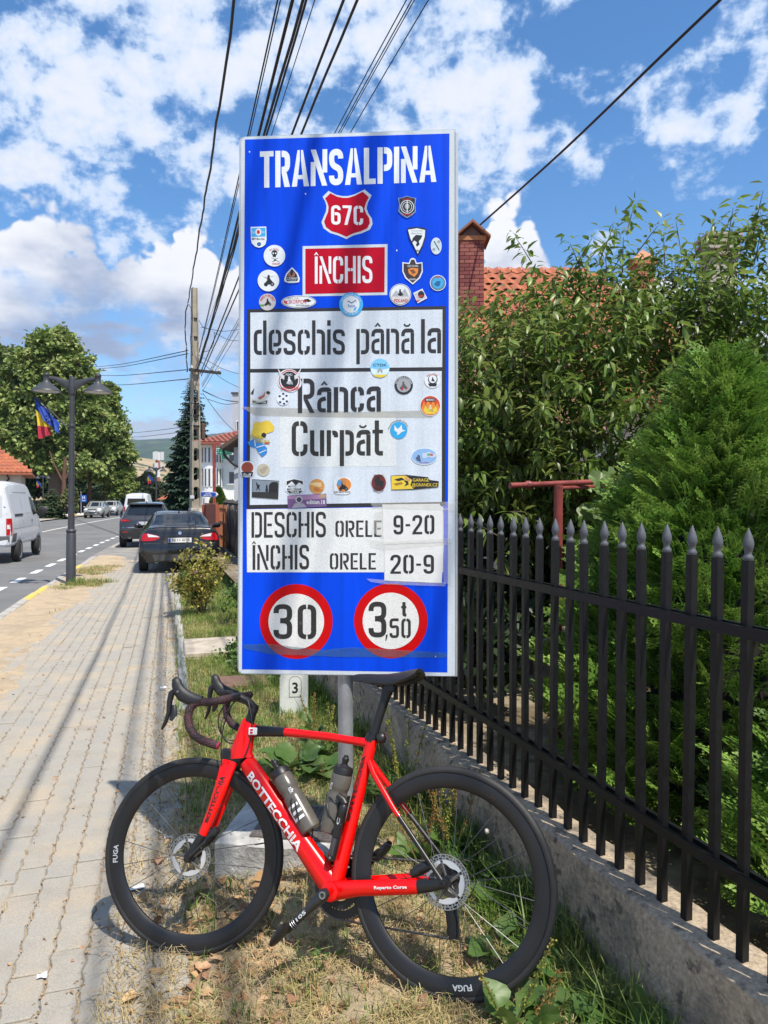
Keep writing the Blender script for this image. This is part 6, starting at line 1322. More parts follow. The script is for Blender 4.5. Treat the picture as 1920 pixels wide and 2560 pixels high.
for k, (a, b_, Yb, Ya) in enumerate(crs):
    A, B = at(a[0], a[1], Ya), at(b_[0], b_[1], Yb); M = A.lerp(B, .5); M.z -= .12
    wire([A, M, B], .011 if Yb < 50 else .018, SVC[k], 'service wires %s' % ('left' if b_[0] < 470 else 'right'), 'service_wire', n=16)
for k, P in enumerate(([(469, 760), (463, 800), (466, 880), (468, 930)], [(472, 760), (482, 790), (476, 850), (483, 890)], [(497, 800), (506, 815), (517, 822)], [(536, 832), (534, 858), (524, 875), (508, 880)])): wire([at(x, y, 26.5) for x, y in P], .022 if k == 0 else .010, ['thick cable drooping down the left side of the pole', 'thin slack cable on the pole top', 'thin wire from pole to cross arm', 'slack loop hanging from the cross arm'][k], None, 'slack_cable', wob=.012 if k == 0 else 0, n=24)
# ---- street name arrow, crossing sign, hotel board, pharmacy cross
m_sblue = mat('sign_blue', (.012, .06, .34), .45, var=.05); m_swh = mat('sign_white', (.72, .74, .75), .45, var=.03); m_post = mat('grey_post', (.30, .31, .32), .5, .4, var=.1)
def px_board(pts, Y, n=.0): return [at(x, y, Y - n) for x, y in pts]
def signpost(name, label, cat, base, parts, post=None):
    o = thing(name, label, cat, base)
    for nm, pts, Y, m, off in parts:
        P = [p - base for p in px_board(pts, Y, off)]; Q = [p + Vector((0, .02, 0)) for p in P]; n = len(P)
        ar = sum(P[i].x * P[(i + 1) % n].z - P[(i + 1) % n].x * P[i].z for i in range(n))
        if ar < 0: P = P[::-1]; Q = Q[::-1]
        MB().add(P + Q, [tuple(range(n)), tuple(range(2 * n - 1, n - 1, -1))] + [(i, n + i, n + (i + 1) % n, (i + 1) % n) for i in range(n)]).build(nm, m, o)
    if post: MB().sweep([(post[0], post[1], -.1), (post[0], post[1], post[2])], post[3], 8).build('post', post[4] if len(post) > 4 else m_post, o, smooth=50)
    return o
def label3d(o, txt, cx, cy, w, h, Y, m, base):
    V, F = text_fit(txt, w, h, .02); MB().add([at(cx + q[0], cy - q[1], Y) - base for q in V], F).build('lettering', m, o)
b0 = onst(509, 24.0); o = signpost('street_name_sign', 'blue arrow-shaped street name sign beside the concrete pole', 'street sign', b0, [('arrow_border', [(502, 1228.5), (540, 1230), (546, 1236.5), (540, 1243), (502, 1242)], 24.0, m_swh, 0), ('arrow_plate', [(502.5, 1230), (539, 1231.3), (544, 1236.5), (539, 1241.7), (502.5, 1240.6)], 24.0, m_sblue, .012), ('arrow_tip', [(538, 1232.5), (540.5, 1232.7), (544, 1236.5), (540.5, 1240.3), (538, 1240.3), (541, 1236.5)], 24.0, m_swh, .024)], (0, .03, 1.78, .025))
label3d(o, 'Strada', 520, 1233.8, 13, 3.2, 23.97, m_swh, b0); label3d(o, 'EROILOR', 519.5, 1238.3, 20, 3.6, 23.97, m_swh, b0)
b0 = onst(444, 62); o = signpost('crossing_sign', 'fluorescent yellow bordered pedestrian crossing sign far along the street', 'road sign', b0, [('backing', [(438, 1229), (451, 1229), (451, 1246), (438, 1246)], 62, mat('fluorescent_yellow', (.55, .68, .02), .5, var=0), 0), ('blue_square', [(440.5, 1231.5), (448.5, 1231.5), (448.5, 1243.5), (440.5, 1243.5)], 62, mat('crossing_blue', (.03, .22, .55), .5, var=0), .03), ('triangle', [(444.5, 1234), (447, 1241), (442, 1241)], 62, m_swh, .06), ('lower_plate', [(441, 1248), (448, 1248), (448, 1256), (441, 1256)], 62, mat('lower_blue', (.03, .2, .6), .5, var=0), .03)], (0, .05, 2.3, .04))
b0 = onst(208, 76); o = signpost('hotel_sign', 'square blue sign with white letter H across the road', 'road sign', b0, [('blue_plate', [(202, 1238), (216, 1238), (216, 1255), (202, 1255)], 76, mat('hotel_blue', (.01, .12, .55), .5, var=0), 0)], (-.25, .05, 2.6, .05)); label3d(o, 'H', 209, 1244, 6, 7, 75.95, m_swh, b0); label3d(o, 'hotel', 209, 1251, 8, 3, 75.95, m_swh, b0)
b0 = onst(536, 33); m_rust = mat('red_oxide_post', (.30, .05, .04), .6, var=.15); m_cross = mat('pharmacy_green', (.02, .17, .10), .4, var=.1)
o = thing('pharmacy_cross', 'green pharmacy cross with white outline on a red post', 'shop sign', b0)
MB().box((0, 0, 2.2), (.12, .12, 4.4)).build('post', m_rust, o); MB().box((.28, 0, 4.36), (.5, .08, .08)).build('bracket', m_rust, o)
cc = at(562, 1129, 32.9) - b0; ar = .29; aw = .145
def crossp(a, w): return [(-w, -a), (w, -a), (w, -w), (a, -w), (a, w), (w, w), (w, a), (-w, a), (-w, w), (-a, w), (-a, -w), (-w, -w)]
Mx = Matrix.Translation(cc) @ Matrix.Rotation(math.pi / 2, 4, 'X')
MB().prism(crossp(.37, .15), -.10, .10, Mx).build('cross_edge', m_swh, o); MB().prism(crossp(.345, .125), .10, .115, Mx).build('cross_face', m_cross, o)
for x, z in ((-.28, -.05), (-.16, -.05), (-.28, .06)): MB().prism([(x - .03, z - .02), (x + .03, z - .02), (x + .03, z + .02), (x - .03, z + .02)], .115, .121, Mx).build('lit_cell', mat('lit_green', (.25, .7, .5), .4, var=0), o)
# red billboard and bins far left, kilometre stone, utility block
b0 = onst(270, 98); signpost('far_billboard', 'small red and white board under the dark trees across the road', 'board', b0, [('red_head', [(264, 1224), (279, 1224), (279, 1230), (264, 1230)], 98, mat('board_red', (.5, .02, .04), .5, var=.1), 0), ('white_face', [(265, 1231), (278, 1231), (278, 1243), (265, 1243)], 98, m_swh, 0)], (0, .05, 1.5, .06))
for k, (px, lb) in enumerate(((288, 'black rubbish bin across the road'), (295, 'green rubbish bin across the road'))):
    o = thing('rubbish_bin', lb, 'bin', onst(px, 96), 0, 'bins across the road'); mm = mat('bin_%d' % k, ((.02, .02, .022), (.03, .07, .045))[k], .6, var=.1); MB().box((0, 0, .5), (.5, .5, 1.0), None, 1.12).build('bin_body', mm, o); MB().bbox((0, 0, 1.05), (.6, .6, .1), .03).build('lid', mm, o)
KS = gnd(734, 1796, .055); ks = thing('kilometre_stone', 'small white kilometre stone marked with a black 3', 'milestone', KS, R_(4))
m_ks = mat('whitewashed_stone', (.66, .68, .64), .75, var=.1, vs=9, bump=.2, bs=40, c3=(.45, .47, .42), c3s=7, c3t=(.62, .75))
def arch(w, h, r=.06, k=6):
    P = [(-w / 2, 0), (w / 2, 0)]
    for i in range(k + 1): a = math.pi / 2 * i / k; P.append((w / 2 - r + r * math.cos(a), h - r + r * math.sin(a)))
    for i in range(k + 1): a = math.pi / 2 + math.pi / 2 * i / k; P.append((-w / 2 + r + r * math.cos(a), h - r + r * math.sin(a)))
    return P
Mk = Matrix.Rotation(math.pi / 2, 4, 'X')
MB().prism(arch(.198, .335, .05), -.16, .0, Mk).build('stone_body', m_ks, ks, smooth=40)
fa = arch(.088, .152, .043); fb = arch(.082, .146, .040)
MB().prism([(x + .012, y + .155) for x, y in fa], .0005, .002, Mk).build('number_outline', m_ink, ks); MB().prism([(x + .012, y + .158) for x, y in fb], .002, .003, Mk).build('number_field', m_ks, ks)
V, F = text_fit('3', .042, .080, .02); MB().add([Mk @ Vector((q[0] + .012, q[1] + .222, .0042)) for q in V], F).build('number', m_ink, ks)
BK_ = Vector((-.43, 3.20, .012)); blk = thing('concrete_cover_block', 'low concrete block with a chequered steel lid behind the front wheel', 'utility cover', BK_, R_(-8))
m_bc = mat('rough_concrete', (.46, .45, .42), .95, var=.2, vs=9, bump=1.0, bs=45, c2=(.36, .35, .33), c2s=6, c3=(.24, .235, .22), c3s=28, c3t=(.60, .68))
def rough_block(L0, W0, H0):
    bm = bmesh.new(); bmesh.ops.create_grid(bm, x_segments=1, y_segments=1, size=.5); bm.free()
    b = MB(); n, m, k = 16, 14, 6
    def pt(x, y, z):
        p = Vector((x * L0 / 2, y * W0 / 2, z * H0)); e = mn.noise(p * 16) * .006 + mn.noise(p * 45) * .004; edge = max(abs(x), abs(y)) > .97 and z > .9
        return (p.x * (1 + e), p.y * (1 + e) + (e if abs(y) > .97 else 0) * 1.5, p.z + e * .6 - (.008 if edge else 0))
    def face(f, a, c):
        V = []; F = []
        for i in range(a + 1):
            for j in range(c + 1): V.append(pt(*f(i / a, j / c)))
        for i in range(a):
            for j in range(c): q = i * (c + 1) + j; F.append((q, q + c + 1, q + c + 2, q + 1))
        b.add(V, F)
    face(lambda u, v: (-1 + 2 * u, -1 + 2 * v, 1), n, m); face(lambda u, v: (-1 + 2 * u, -1, v), n, k); face(lambda u, v: (1 - 2 * u, 1, v), n, k); face(lambda u, v: (-1, 1 - 2 * u, v), m, k); face(lambda u, v: (1, -1 + 2 * u, v), m, k)
    return b
rough_block(.54, .44, .155).build('block', m_bc, blk, smooth=50)
m_lid = mat('rusty_lid', (.14, .125, .115), .6, .3, var=.25, vs=12, c2=(.10, .085, .08), c2s=5, c3=(.26, .035, .05), c3s=3.2, c3t=(.62, .68))
lid = MB().box((.045, .005, .1595), (.36, .33, .012)).build('lid', m_lid, blk)
tr = MB()
for i in range(15):
    for j in range(14):
        x, y = -.12 + i * .0235, -.145 + j * .0225; tr.box((x, y, .1665), (.017, .005, .003), Matrix.Rotation(math.pi / 2 * ((i + j) % 2), 3, 'Z'))
tag(tr.build('tread_pattern', m_lid, lid), kind='stuff')
# ================================================================== VEGETATION
def unit(a): return a / np.maximum(1e-9, np.linalg.norm(a, axis=-1, keepdims=True))
def leafset(P, D, U, Ln, Wd, droop=.25, fold=.25, n=2):
    """vectorised leaves; P base, D direction, U rough up, Ln length, Wd half width. n=1: kite of 2 triangles; n=2: 8-triangle blade"""
    P = np.asarray(P, float); N = len(P); D = unit(np.asarray(D, float)); S_ = unit(np.cross(D, U)); Nn = np.cross(S_, D); Ln = np.broadcast_to(Ln, N)[:, None]; Wd = np.broadcast_to(Wd, N)[:, None]
    if n == 1:
        V = np.stack([P, P + D * Ln * .45 - S_ * Wd + Nn * Wd * fold, P + D * Ln - Nn * Ln * droop, P + D * Ln * .45 + S_ * Wd + Nn * Wd * fold], 1)
        F = np.array([[0, 1, 2], [0, 2, 3]])
    else:
        c = lambda t: P + D * Ln * t - Nn * Ln * droop * t * t
        s1, s2, s3 = c(.33), c(.70), c(1.0); l = Nn * Wd * fold
        V = np.stack([P, s1, s2, s3, s1 - S_ * Wd + l, s2 - S_ * Wd * .72 + l * .7, s1 + S_ * Wd + l, s2 + S_ * Wd * .72 + l * .7], 1)
        F = np.array([[0, 4, 1], [0, 1, 6], [4, 5, 2], [4, 2, 1], [1, 2, 7], [1, 7, 6], [5, 3, 2], [2, 3, 7]])
    k = V.shape[1]; return V.reshape(-1, 3), (F[None] + (np.arange(N) * k)[:, None, None]).reshape(-1, 3)
def cat_mesh(L_):
    V = []; F = []; o = 0
    for v, f in L_: V.append(v); F.append(f + o); o += len(v)
    return np.concatenate(V), np.concatenate(F)
def leafmat(name, c, c2=None, rough=.45, isl=.35, tr=.3, spec=.4, c2s=3.0, c2t=(.45, .6)): return mat(name, c, rough, var=.15, vs=2.0, c2=c2, c2s=c2s, c2t=c2t, island=isl, transl=tr, spec=spec)
def tri_mesh(name, VF, m, parent, smooth=False): return npmesh(name, VF[0], VF[1], m, parent, smooth)
def rv(n, s=1.0): return rng.normal(size=(n, 3)) * s
m_bark = mat('bark', (.10, .075, .055), .9, var=.3, vs=8, bump=.6, bs=30)
# ---------------------------------------------------------------- broadleaf crowns built of clumps of small leaves
def crown(blobs, per, nsub, size, up=.35):
    L_ = []
    for c, r in blobs:
        c = np.array(c); r = np.array(r); d = unit(rv(nsub)); d[:, 2] = np.where(d[:, 2] < -.55, -d[:, 2], d[:, 2]); q = c + d * r * rng.uniform(.62, 1.0, (nsub, 1))
        cs = rng.uniform(.07, .15, (nsub, 1)) * r.mean()
        base = np.repeat(q, per, 0) + rv(nsub * per) * np.repeat(cs, per, 0) * np.array([1, 1, .7])
        out = unit(np.repeat(d, per, 0) * .7 + rv(nsub * per) * .7 + np.array([0, 0, up * .2])); U = unit(np.repeat(d, per, 0) + rv(nsub * per) * .5 + np.array([0, 0, .8]))
        L_.append(leafset(base, out, U, size * rng.uniform(.6, 1.35, nsub * per), size * .42, .2, .25, 1))
    return cat_mesh(L_)
def tree(name, label, base, blobs, per, nsub, size, m, trunk_r, group=None, limbs=6):
    o = thing(name, label, 'tree', base, 0, group); B = Vector(base)
    tri_mesh('crown', (lambda vf: (vf[0] - np.array(base), vf[1]))(crown(blobs, per, nsub, size)), m, o)
    cz = np.mean([b_[0][2] for b_ in blobs]); cxy = np.mean([b_[0][:2] for b_ in blobs], 0)
    t = MB(); top = Vector((cxy[0], cxy[1], cz)) - B
    t.sweep([(0, 0, -.3), (0, 0, .4), top * .3, top * .6 + Vector((.1, 0, 0)), top], [trunk_r * 1.25, trunk_r, trunk_r * .85, trunk_r * .6, trunk_r * .2], 10, ref=(1, 0, 0))
    for (c, r) in blobs[:limbs]: q = Vector(c) - B; a = top * rnd.uniform(.3, .6); t.sweep([a, a.lerp(q, .5) + Vector((0, 0, .06 * q.z)), q], [trunk_r * .5, trunk_r * .35, trunk_r * .1], 7, ref=(1, 0, 0))
    t.build('trunk', m_bark, o, smooth=60); return o
def pb_(px, py, Y, rx, ry, rd_=None):
    p = at(px, py, Y); k = Y / FOC; return ((p.x, p.y, p.z), (rx * k, (rd_ or rx) * k, ry * k))
m_lind = leafmat('linden_leaves', (.18, .25, .06), (.28, .33, .105), .5, .4, .3, c2s=.6)
m_lind2 = leafmat('linden_leaves_dark', (.13, .19, .05), (.22, .25, .085), .5, .4, .3, c2s=.6)
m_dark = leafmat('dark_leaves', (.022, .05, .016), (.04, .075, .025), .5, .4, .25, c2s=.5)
Y = 80
tree('linden_tree', 'tallest broad linden tree behind the street lamp across the road', onst(150, Y), [pb_(132, 900, Y, 62, 78), pb_(95, 965, Y, 82, 80), pb_(175, 960, Y, 74, 85), pb_(60, 1050, Y, 90, 80), pb_(150, 1060, Y, 100, 85), pb_(215, 1060, Y, 60, 80), pb_(90, 1140, Y, 110, 70), pb_(190, 1150, Y, 80, 70)], 80, 100, .50, m_lind, .55, 'broadleaf trees across the road')
Y = 84
tree('linden_tree', 'second linden tree with lower crown to the right of the tallest', onst(262, Y), [pb_(255, 1090, Y, 60, 90), pb_(285, 1150, Y, 42, 85), pb_(235, 1170, Y, 60, 70), pb_(300, 1215, Y, 34, 50), pb_(262, 1010, Y, 36, 50)], 76, 82, .46, m_lind, .4, 'broadleaf trees across the road')
Y = 92
tree('linden_tree', 'linden crown cut by the left picture edge', onst(-20, Y), [pb_(10, 930, Y, 60, 60), pb_(-30, 980, Y, 90, 90), pb_(20, 1030, Y, 60, 70), pb_(-10, 1120, Y, 90, 80)], 76, 75, .52, m_lind2, .5, 'broadleaf trees across the road')
Y = 100
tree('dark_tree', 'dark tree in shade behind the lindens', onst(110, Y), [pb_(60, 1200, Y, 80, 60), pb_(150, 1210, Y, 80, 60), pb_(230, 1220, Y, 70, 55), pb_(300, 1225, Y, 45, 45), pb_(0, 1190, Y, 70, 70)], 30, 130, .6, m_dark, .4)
m_trunk2 = mat('reddish_bark', (.12, .06, .04), .9, var=.3, vs=6)
for k, (px, Y, r) in enumerate(((135, 78, .75), (157, 72, .22), (222, 82, .22))):
    o = thing('tree_trunk', ['thick dark leaning trunk under the lindens', 'slim reddish trunk beside the lamp post', 'slim dark trunk by the hotel sign'][k], 'tree', onst(px, Y), 0, 'trunks across the road'); MB().sweep([(0, 0, -.2), (.1, 0, 2), (.15, 0, 4.2), (.3, 0, 6)], [r * 1.1, r, r * .85, r * .7], 9, ref=(1, 0, 0)).build('trunk', m_trunk2 if k else m_bark, o, smooth=60)
    for s_ in (-1, 1): MB().sweep([(.1, 0, 3.4), (.1 + s_ * .9, 0, 5.2), (.1 + s_ * 1.4, 0, 6.6)], [r * .5, r * .35, r * .2], 7, ref=(0, 1, 0)).build('limb', m_trunk2 if k else m_bark, o, smooth=60)
Y = 130
for k, (px, py, rx, ry) in enumerate(((345, 1225, 34, 26), (400, 1232, 40, 24), (455, 1225, 30, 28), (370, 1206, 16, 22))):
    tree('distant_tree', ['rounded tree before the dry hill, left one', 'low wide tree before the dry hill, middle one', 'rounded tree before the dry hill, beside the spruce', 'slender tree rising before the dry hill'][k], onst(px, Y), [pb_(px, py, Y, rx, ry), pb_(px - rx * .5, py + 8, Y, rx * .6, ry * .7), pb_(px + rx * .5, py + 8, Y, rx * .6, ry * .7)], 22, 60, .7, leafmat('distant_leaves', (.05, .075, .03), (.09, .11, .05), .6, .35, .2, c2s=.4), .2, 'trees before the dry hill', 2)
# ---------------------------------------------------------------- conifers
def conifer(name, label, base, H, R0, m, nlev, group=None, shape=1.0, clear=.04):
    o = thing(name, label, 'tree', base, 0, group); L_ = []; br = MB()
    for i in range(nlev):
        f = clear + (1 - clear) * i / nlev; z = H * f; r = R0 * (1 - f) ** shape * rng.uniform(.82, 1.12) + .05; nb = max(5, int(13 * (1 - f) + 5)); a0 = rng.uniform(0, 6.28)
        for k in range(nb):
            a = a0 + 2 * math.pi * k / nb + rng.normal() * .12; rr = r * rng.uniform(.7, 1.1); nq = max(4, int(rr / (R0 * .055)))
            t = np.linspace(.12, 1, nq); d = np.array([math.cos(a), math.sin(a), 0]); sd = np.array([-math.sin(a), math.cos(a), 0])
            pos = d * (rr * t)[:, None]; pos[:, 2] = z - rr * .30 * t + rr * .16 * t * t
            if k % 4 == 0: br.sweep([(0, 0, z), tuple(pos[-1])], [.02 * H / 10, .006 * H / 10], 4)
            for sg in (-1, 1, 0):
                D = unit(d * (.55 if sg else 1) + sd * sg * .8 + np.array([0, 0, -.28]) + rv(nq) * .14); w = rr * .34 * (1 - .45 * t) + .06
                L_.append(leafset(pos, D, np.tile([0, 0, 1.0], (nq, 1)) + rv(nq) * .3, w * rng.uniform(.8, 1.3, nq), w * .24, .25, .1, 1))
    tri_mesh('crown', cat_mesh(L_), m, o); MB().sweep([(0, 0, -.2), (0, 0, H * .5), (0, 0, H * .98)], [H * .018, H * .012, .01], 8, ref=(1, 0, 0)).build('trunk', m_bark, o); tag(br.build('branches', m_bark, o), kind='stuff'); return o
m_spr = leafmat('spruce_needles', (.016, .042, .022), (.03, .065, .03), .6, .35, .1, c2s=.8)
p = onst(482, 54); conifer('spruce_tree', 'dense dark spruce tree behind the concrete pole', p, 11.4, 2.25, m_spr, 74, None, .7)
p = onst(276, 105); conifer('fir_tree', 'dark fir tip rising behind the right linden', p, 17.5, 3.4, m_spr, 30, None, .8)
p = onst(130, 66); conifer('fir_shrub', 'small bushy fir shrub across the road beside the lamp', p, 2.9, 1.4, leafmat('fir_shrub_needles', (.03, .06, .02), (.06, .09, .03), .6, .35, .15), 16, None, .6)
p = onst(545, 36)
def columnar(name, label, base, H, R0, m, n):
    o = thing(name, label, 'tree', base); z = rng.uniform(.02, 1, n); a = rng.uniform(0, 6.283, n); r = R0 * np.clip(np.minimum(1, (1 - z) * 3.2) ** .6, .05, 1) * rng.uniform(.75, 1.03, n)
    P = np.stack([r * np.cos(a), r * np.sin(a), z * H], 1); D = np.stack([np.cos(a) * .5, np.sin(a) * .5, np.full(n, .9)], 1) + rv(n) * .25
    tri_mesh('crown', leafset(P, D, rv(n), .22, .06, .1, .1, 1), m, o); MB().sweep([(0, 0, -.1), (0, 0, H * .9)], [.06, .02], 6, ref=(1, 0, 0)).build('trunk', m_bark, o); return o
columnar('columnar_thuja', 'bright green columnar thuja before the white building', p, 2.3, .34, leafmat('columnar_leaves', (.07, .13, .02), (.11, .17, .03), .55, .35, .2), 3800)
def bush(name, label, base, blobs, per, nsub, size, m, group=None, cat='bush'):
    o = thing(name, label, cat, base, 0, group); B = np.array(base); tri_mesh('foliage', (lambda vf: (vf[0], vf[1]))(crown(blobs, per, nsub, size)), m, o)
    st_ = MB()
    for c, r in blobs: st_.sweep([(c[0] * .3, c[1] * .3, -.05), (c[0] * .7, c[1] * .7, c[2] * .5), tuple(c)], [.02, .014, .005], 5, ref=(1, 0, 0))
    st_.build('stems', m_bark, o); return o
m_hedge = leafmat('garden_leaves', (.03, .06, .018), (.06, .10, .025), .5, .4, .25)
for k, (px, Y, h, w, lb) in enumerate(((572, 30, 1.6, .7, 'dark garden bush right of the columnar thuja'), (525, 34, 1.25, .8, 'low dark bush beneath the pharmacy post'), (590, 27, 1.3, .5, 'garden bush beside the grey wall'), (172, 66, 2.6, .9, 'light green upright bush beside the reddish trunk'), (235, 90, 2.2, 2.0, 'pale rounded bush behind the silver car'), (325, 100, 2.2, 1.6, 'bright low bush at the far road bend'), (420, 66, 1.6, 1.6, 'dark bush behind the parked grey car'), (20, 60, 2.0, 2.0, 'dark bush behind the white van'))):
    bush('garden_bush', lb, onst(px, Y), [((0, 0, h * .5), (w, w, h * .5)), ((w * .3, 0, h * .75), (w * .6, w * .6, h * .35))], 22, 40, .12 * max(1, Y / 40), leafmat('pale_bush_leaves', (.13, .16, .05), (.18, .2, .07), .5, .35, .25) if k in (3, 4) else m_hedge, 'garden bushes')
# ---------------------------------------------------------------- cherry tree over the fence
def cherry():
    B = Vector((1.9, 6.1, .24)); o = thing('cherry_tree', 'large cherry tree with drooping glossy leaves behind the iron fence', 'tree', B)
    C = np.array([1.95, 5.7, 2.2]); Rr = np.array([2.05, 1.15, 1.02]); tw = MB(); L_ = []
    seeds = []
    while len(seeds) < 1750:
        d = unit(rv(1))[0]; k = rng.uniform(.12, 1.0) ** .5; q = C + d * Rr * k
        if d[1] > .6 and rng.random() < .5: continue
        if q[2] < .75 or HOR - FOC * (q[2] - CAMH) / q[1] < np.interp(960 + FOC * q[0] / q[1], [1100, 1150, 1250, 1350, 1450, 1550, 1650, 1800, 1920], [880, 850, 810, 785, 755, 725, 715, 730, 680]): continue
        seeds.append((q, d))
    # the shoots that stand up above the crown, and the side that reaches out low behind the sign
    for px, py, Yq, n in ((1520, 690, 5.4, 7), (1540, 650, 5.4, 3), (1680, 700, 5.5, 6), (1600, 770, 5.3, 12), (1400, 750, 5.4, 9), (1720, 690, 5.4, 9), (1800, 740, 5.0, 8), (1880, 680, 5.0, 7), (1915, 640, 5.0, 6), (1780, 780, 4.9, 12), (1880, 760, 4.9, 14), (1330, 770, 5.5, 5), (1240, 820, 5.6, 6), (1190, 860, 5.8, 8), (1200, 1000, 5.6, 14), (1180, 1150, 5.5, 14), (1230, 1230, 5.3, 14), (1300, 1100, 5.0, 14), (1400, 1240, 4.9, 14), (1160, 1260, 5.4, 10), (1330, 900, 5.0, 12), (1150, 900, 5.9, 10), (1390, 1180, 4.9, 10), (1270, 1300, 5.2, 10), (1480, 1280, 5.1, 8)):
        p = at(px, py, Yq)
        for _ in range(n): seeds.append((np.array(p) + rv(1)[0] * np.array([.16, .16, .13]), unit(np.array([[rng.normal() * .5, rng.normal() * .5 - .3, .75 if py < 720 else .2]]))[0]))
    for q, d in seeds:
        g = unit((d * np.array([1, 1, .8]) + np.array([0, 0, .45]) + rng.normal(size=3) * .35)[None])[0]; ln = rng.uniform(.22, .42); m = int(rng.integers(15, 25))
        t = np.linspace(.0, 1, m); P = q + g * (ln * t)[:, None]; P[:, 2] -= .10 * ln * t * t
        sd = unit(np.cross(g, [0, 0, 1.0])[None])[0]; ang = np.arange(m) * 2.4 + rng.uniform(0, 6)
        rad = sd * np.cos(ang)[:, None] + np.cross(g, sd) * np.sin(ang)[:, None]
        D = unit(rad * .85 + g * .45 + np.array([0, 0, -.42]) + rv(m) * .18)
        U = unit(np.tile(np.array([0, 0, 1.0]), (m, 1)) + rad * .5 + rv(m) * .25)
        Ln = rng.uniform(.055, .112, m); L_.append(leafset(P + D * .015, D, U, Ln, Ln * rng.uniform(.14, .21, m), .30, .35, 2))
        tw.sweep([tuple(q - g * .03), tuple(P[m // 2]), tuple(P[m * 3 // 4])], [.004, .003, .0015], 4)
    VF = cat_mesh(L_); tri_mesh('crown', (VF[0] - np.array(B), VF[1]), m_cherry, o, True)
    tw.v = [tuple(Vector(v) - B) for v in tw.v]; tag(tw.build('twigs', m_bark, o), kind='stuff')
    t = MB(); t.sweep([(0, 0, -.1), (-.02, 0, .5), (-.1, -.05, 1.0), (-.15, -.1, 1.5)], [.10, .085, .075, .06], 10, ref=(1, 0, 0)); t.build('trunk', m_bark, o, smooth=60)
    for k in range(11):
        a = k * .62; e = Vector((math.cos(a) * 1.25 - .1, math.sin(a) * .7 - .35, 1.5 + .65 * rnd.random())); MB().sweep([(-.1, -.05, 1.0 + .03 * k), e * .45 + Vector((0, 0, .55)), e], [.045, .028, .008], 7, ref=(0, 1, 0)).build('limb', m_bark, o, smooth=60)
m_cherry = leafmat('cherry_leaves', (.135, .21, .04), (.205, .265, .065), .38, .42, .42, .45, 1.4)
cherry()
# understorey shrubs in the shade behind the fence
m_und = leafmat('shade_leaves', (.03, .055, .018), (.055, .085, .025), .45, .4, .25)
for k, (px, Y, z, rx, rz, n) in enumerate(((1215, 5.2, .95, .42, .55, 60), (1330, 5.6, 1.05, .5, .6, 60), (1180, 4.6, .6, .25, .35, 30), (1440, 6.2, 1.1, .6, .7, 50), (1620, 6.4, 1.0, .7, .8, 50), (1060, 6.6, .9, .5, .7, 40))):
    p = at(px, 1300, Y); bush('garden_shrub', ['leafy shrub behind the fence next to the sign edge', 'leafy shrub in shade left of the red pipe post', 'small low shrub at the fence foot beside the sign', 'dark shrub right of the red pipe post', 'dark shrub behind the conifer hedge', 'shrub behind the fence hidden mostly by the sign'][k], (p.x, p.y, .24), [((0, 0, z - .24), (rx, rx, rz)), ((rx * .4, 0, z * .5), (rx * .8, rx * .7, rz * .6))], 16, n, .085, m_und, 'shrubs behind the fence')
# ---------------------------------------------------------------- thuja hedge plant
def spray_proto():
    """one flat fan of scale-leaf branchlets, along +x, in the xz plane"""
    V = []; F = []
    def dia(p, d, L_, w):
        s = np.array([-d[1], d[0]]); i = len(V)
        for q in (p, p + d * L_ * .4 + s * w, p + d * L_, p + d * L_ * .4 - s * w): V.append((q[0], 0, q[1]))
        F.append((i, i + 1, i + 2)); F.append((i, i + 2, i + 3))
    dia(np.array([0, 0]), np.array([1., 0]), 1.0, .035)
    for k in range(10):
        t = .12 + .085 * k; sg = 1 if k % 2 else -1; a = sg * (.95 - .25 * t); d = np.array([math.cos(a), math.sin(a)]); ln = .46 * (1 - t * .75); p = np.array([t, 0])
        dia(p, d, ln, .042)
        for j in range(3):
            u = .3 + .24 * j; b2 = a + (.7 if (j % 2) else -.7) * 1.0; d2 = np.array([math.cos(b2), math.sin(b2)]); dia(p + d * ln * u, d2, ln * .46, .034)
    return np.array(V, float), np.array(F)
SPV, SPF = spray_proto()
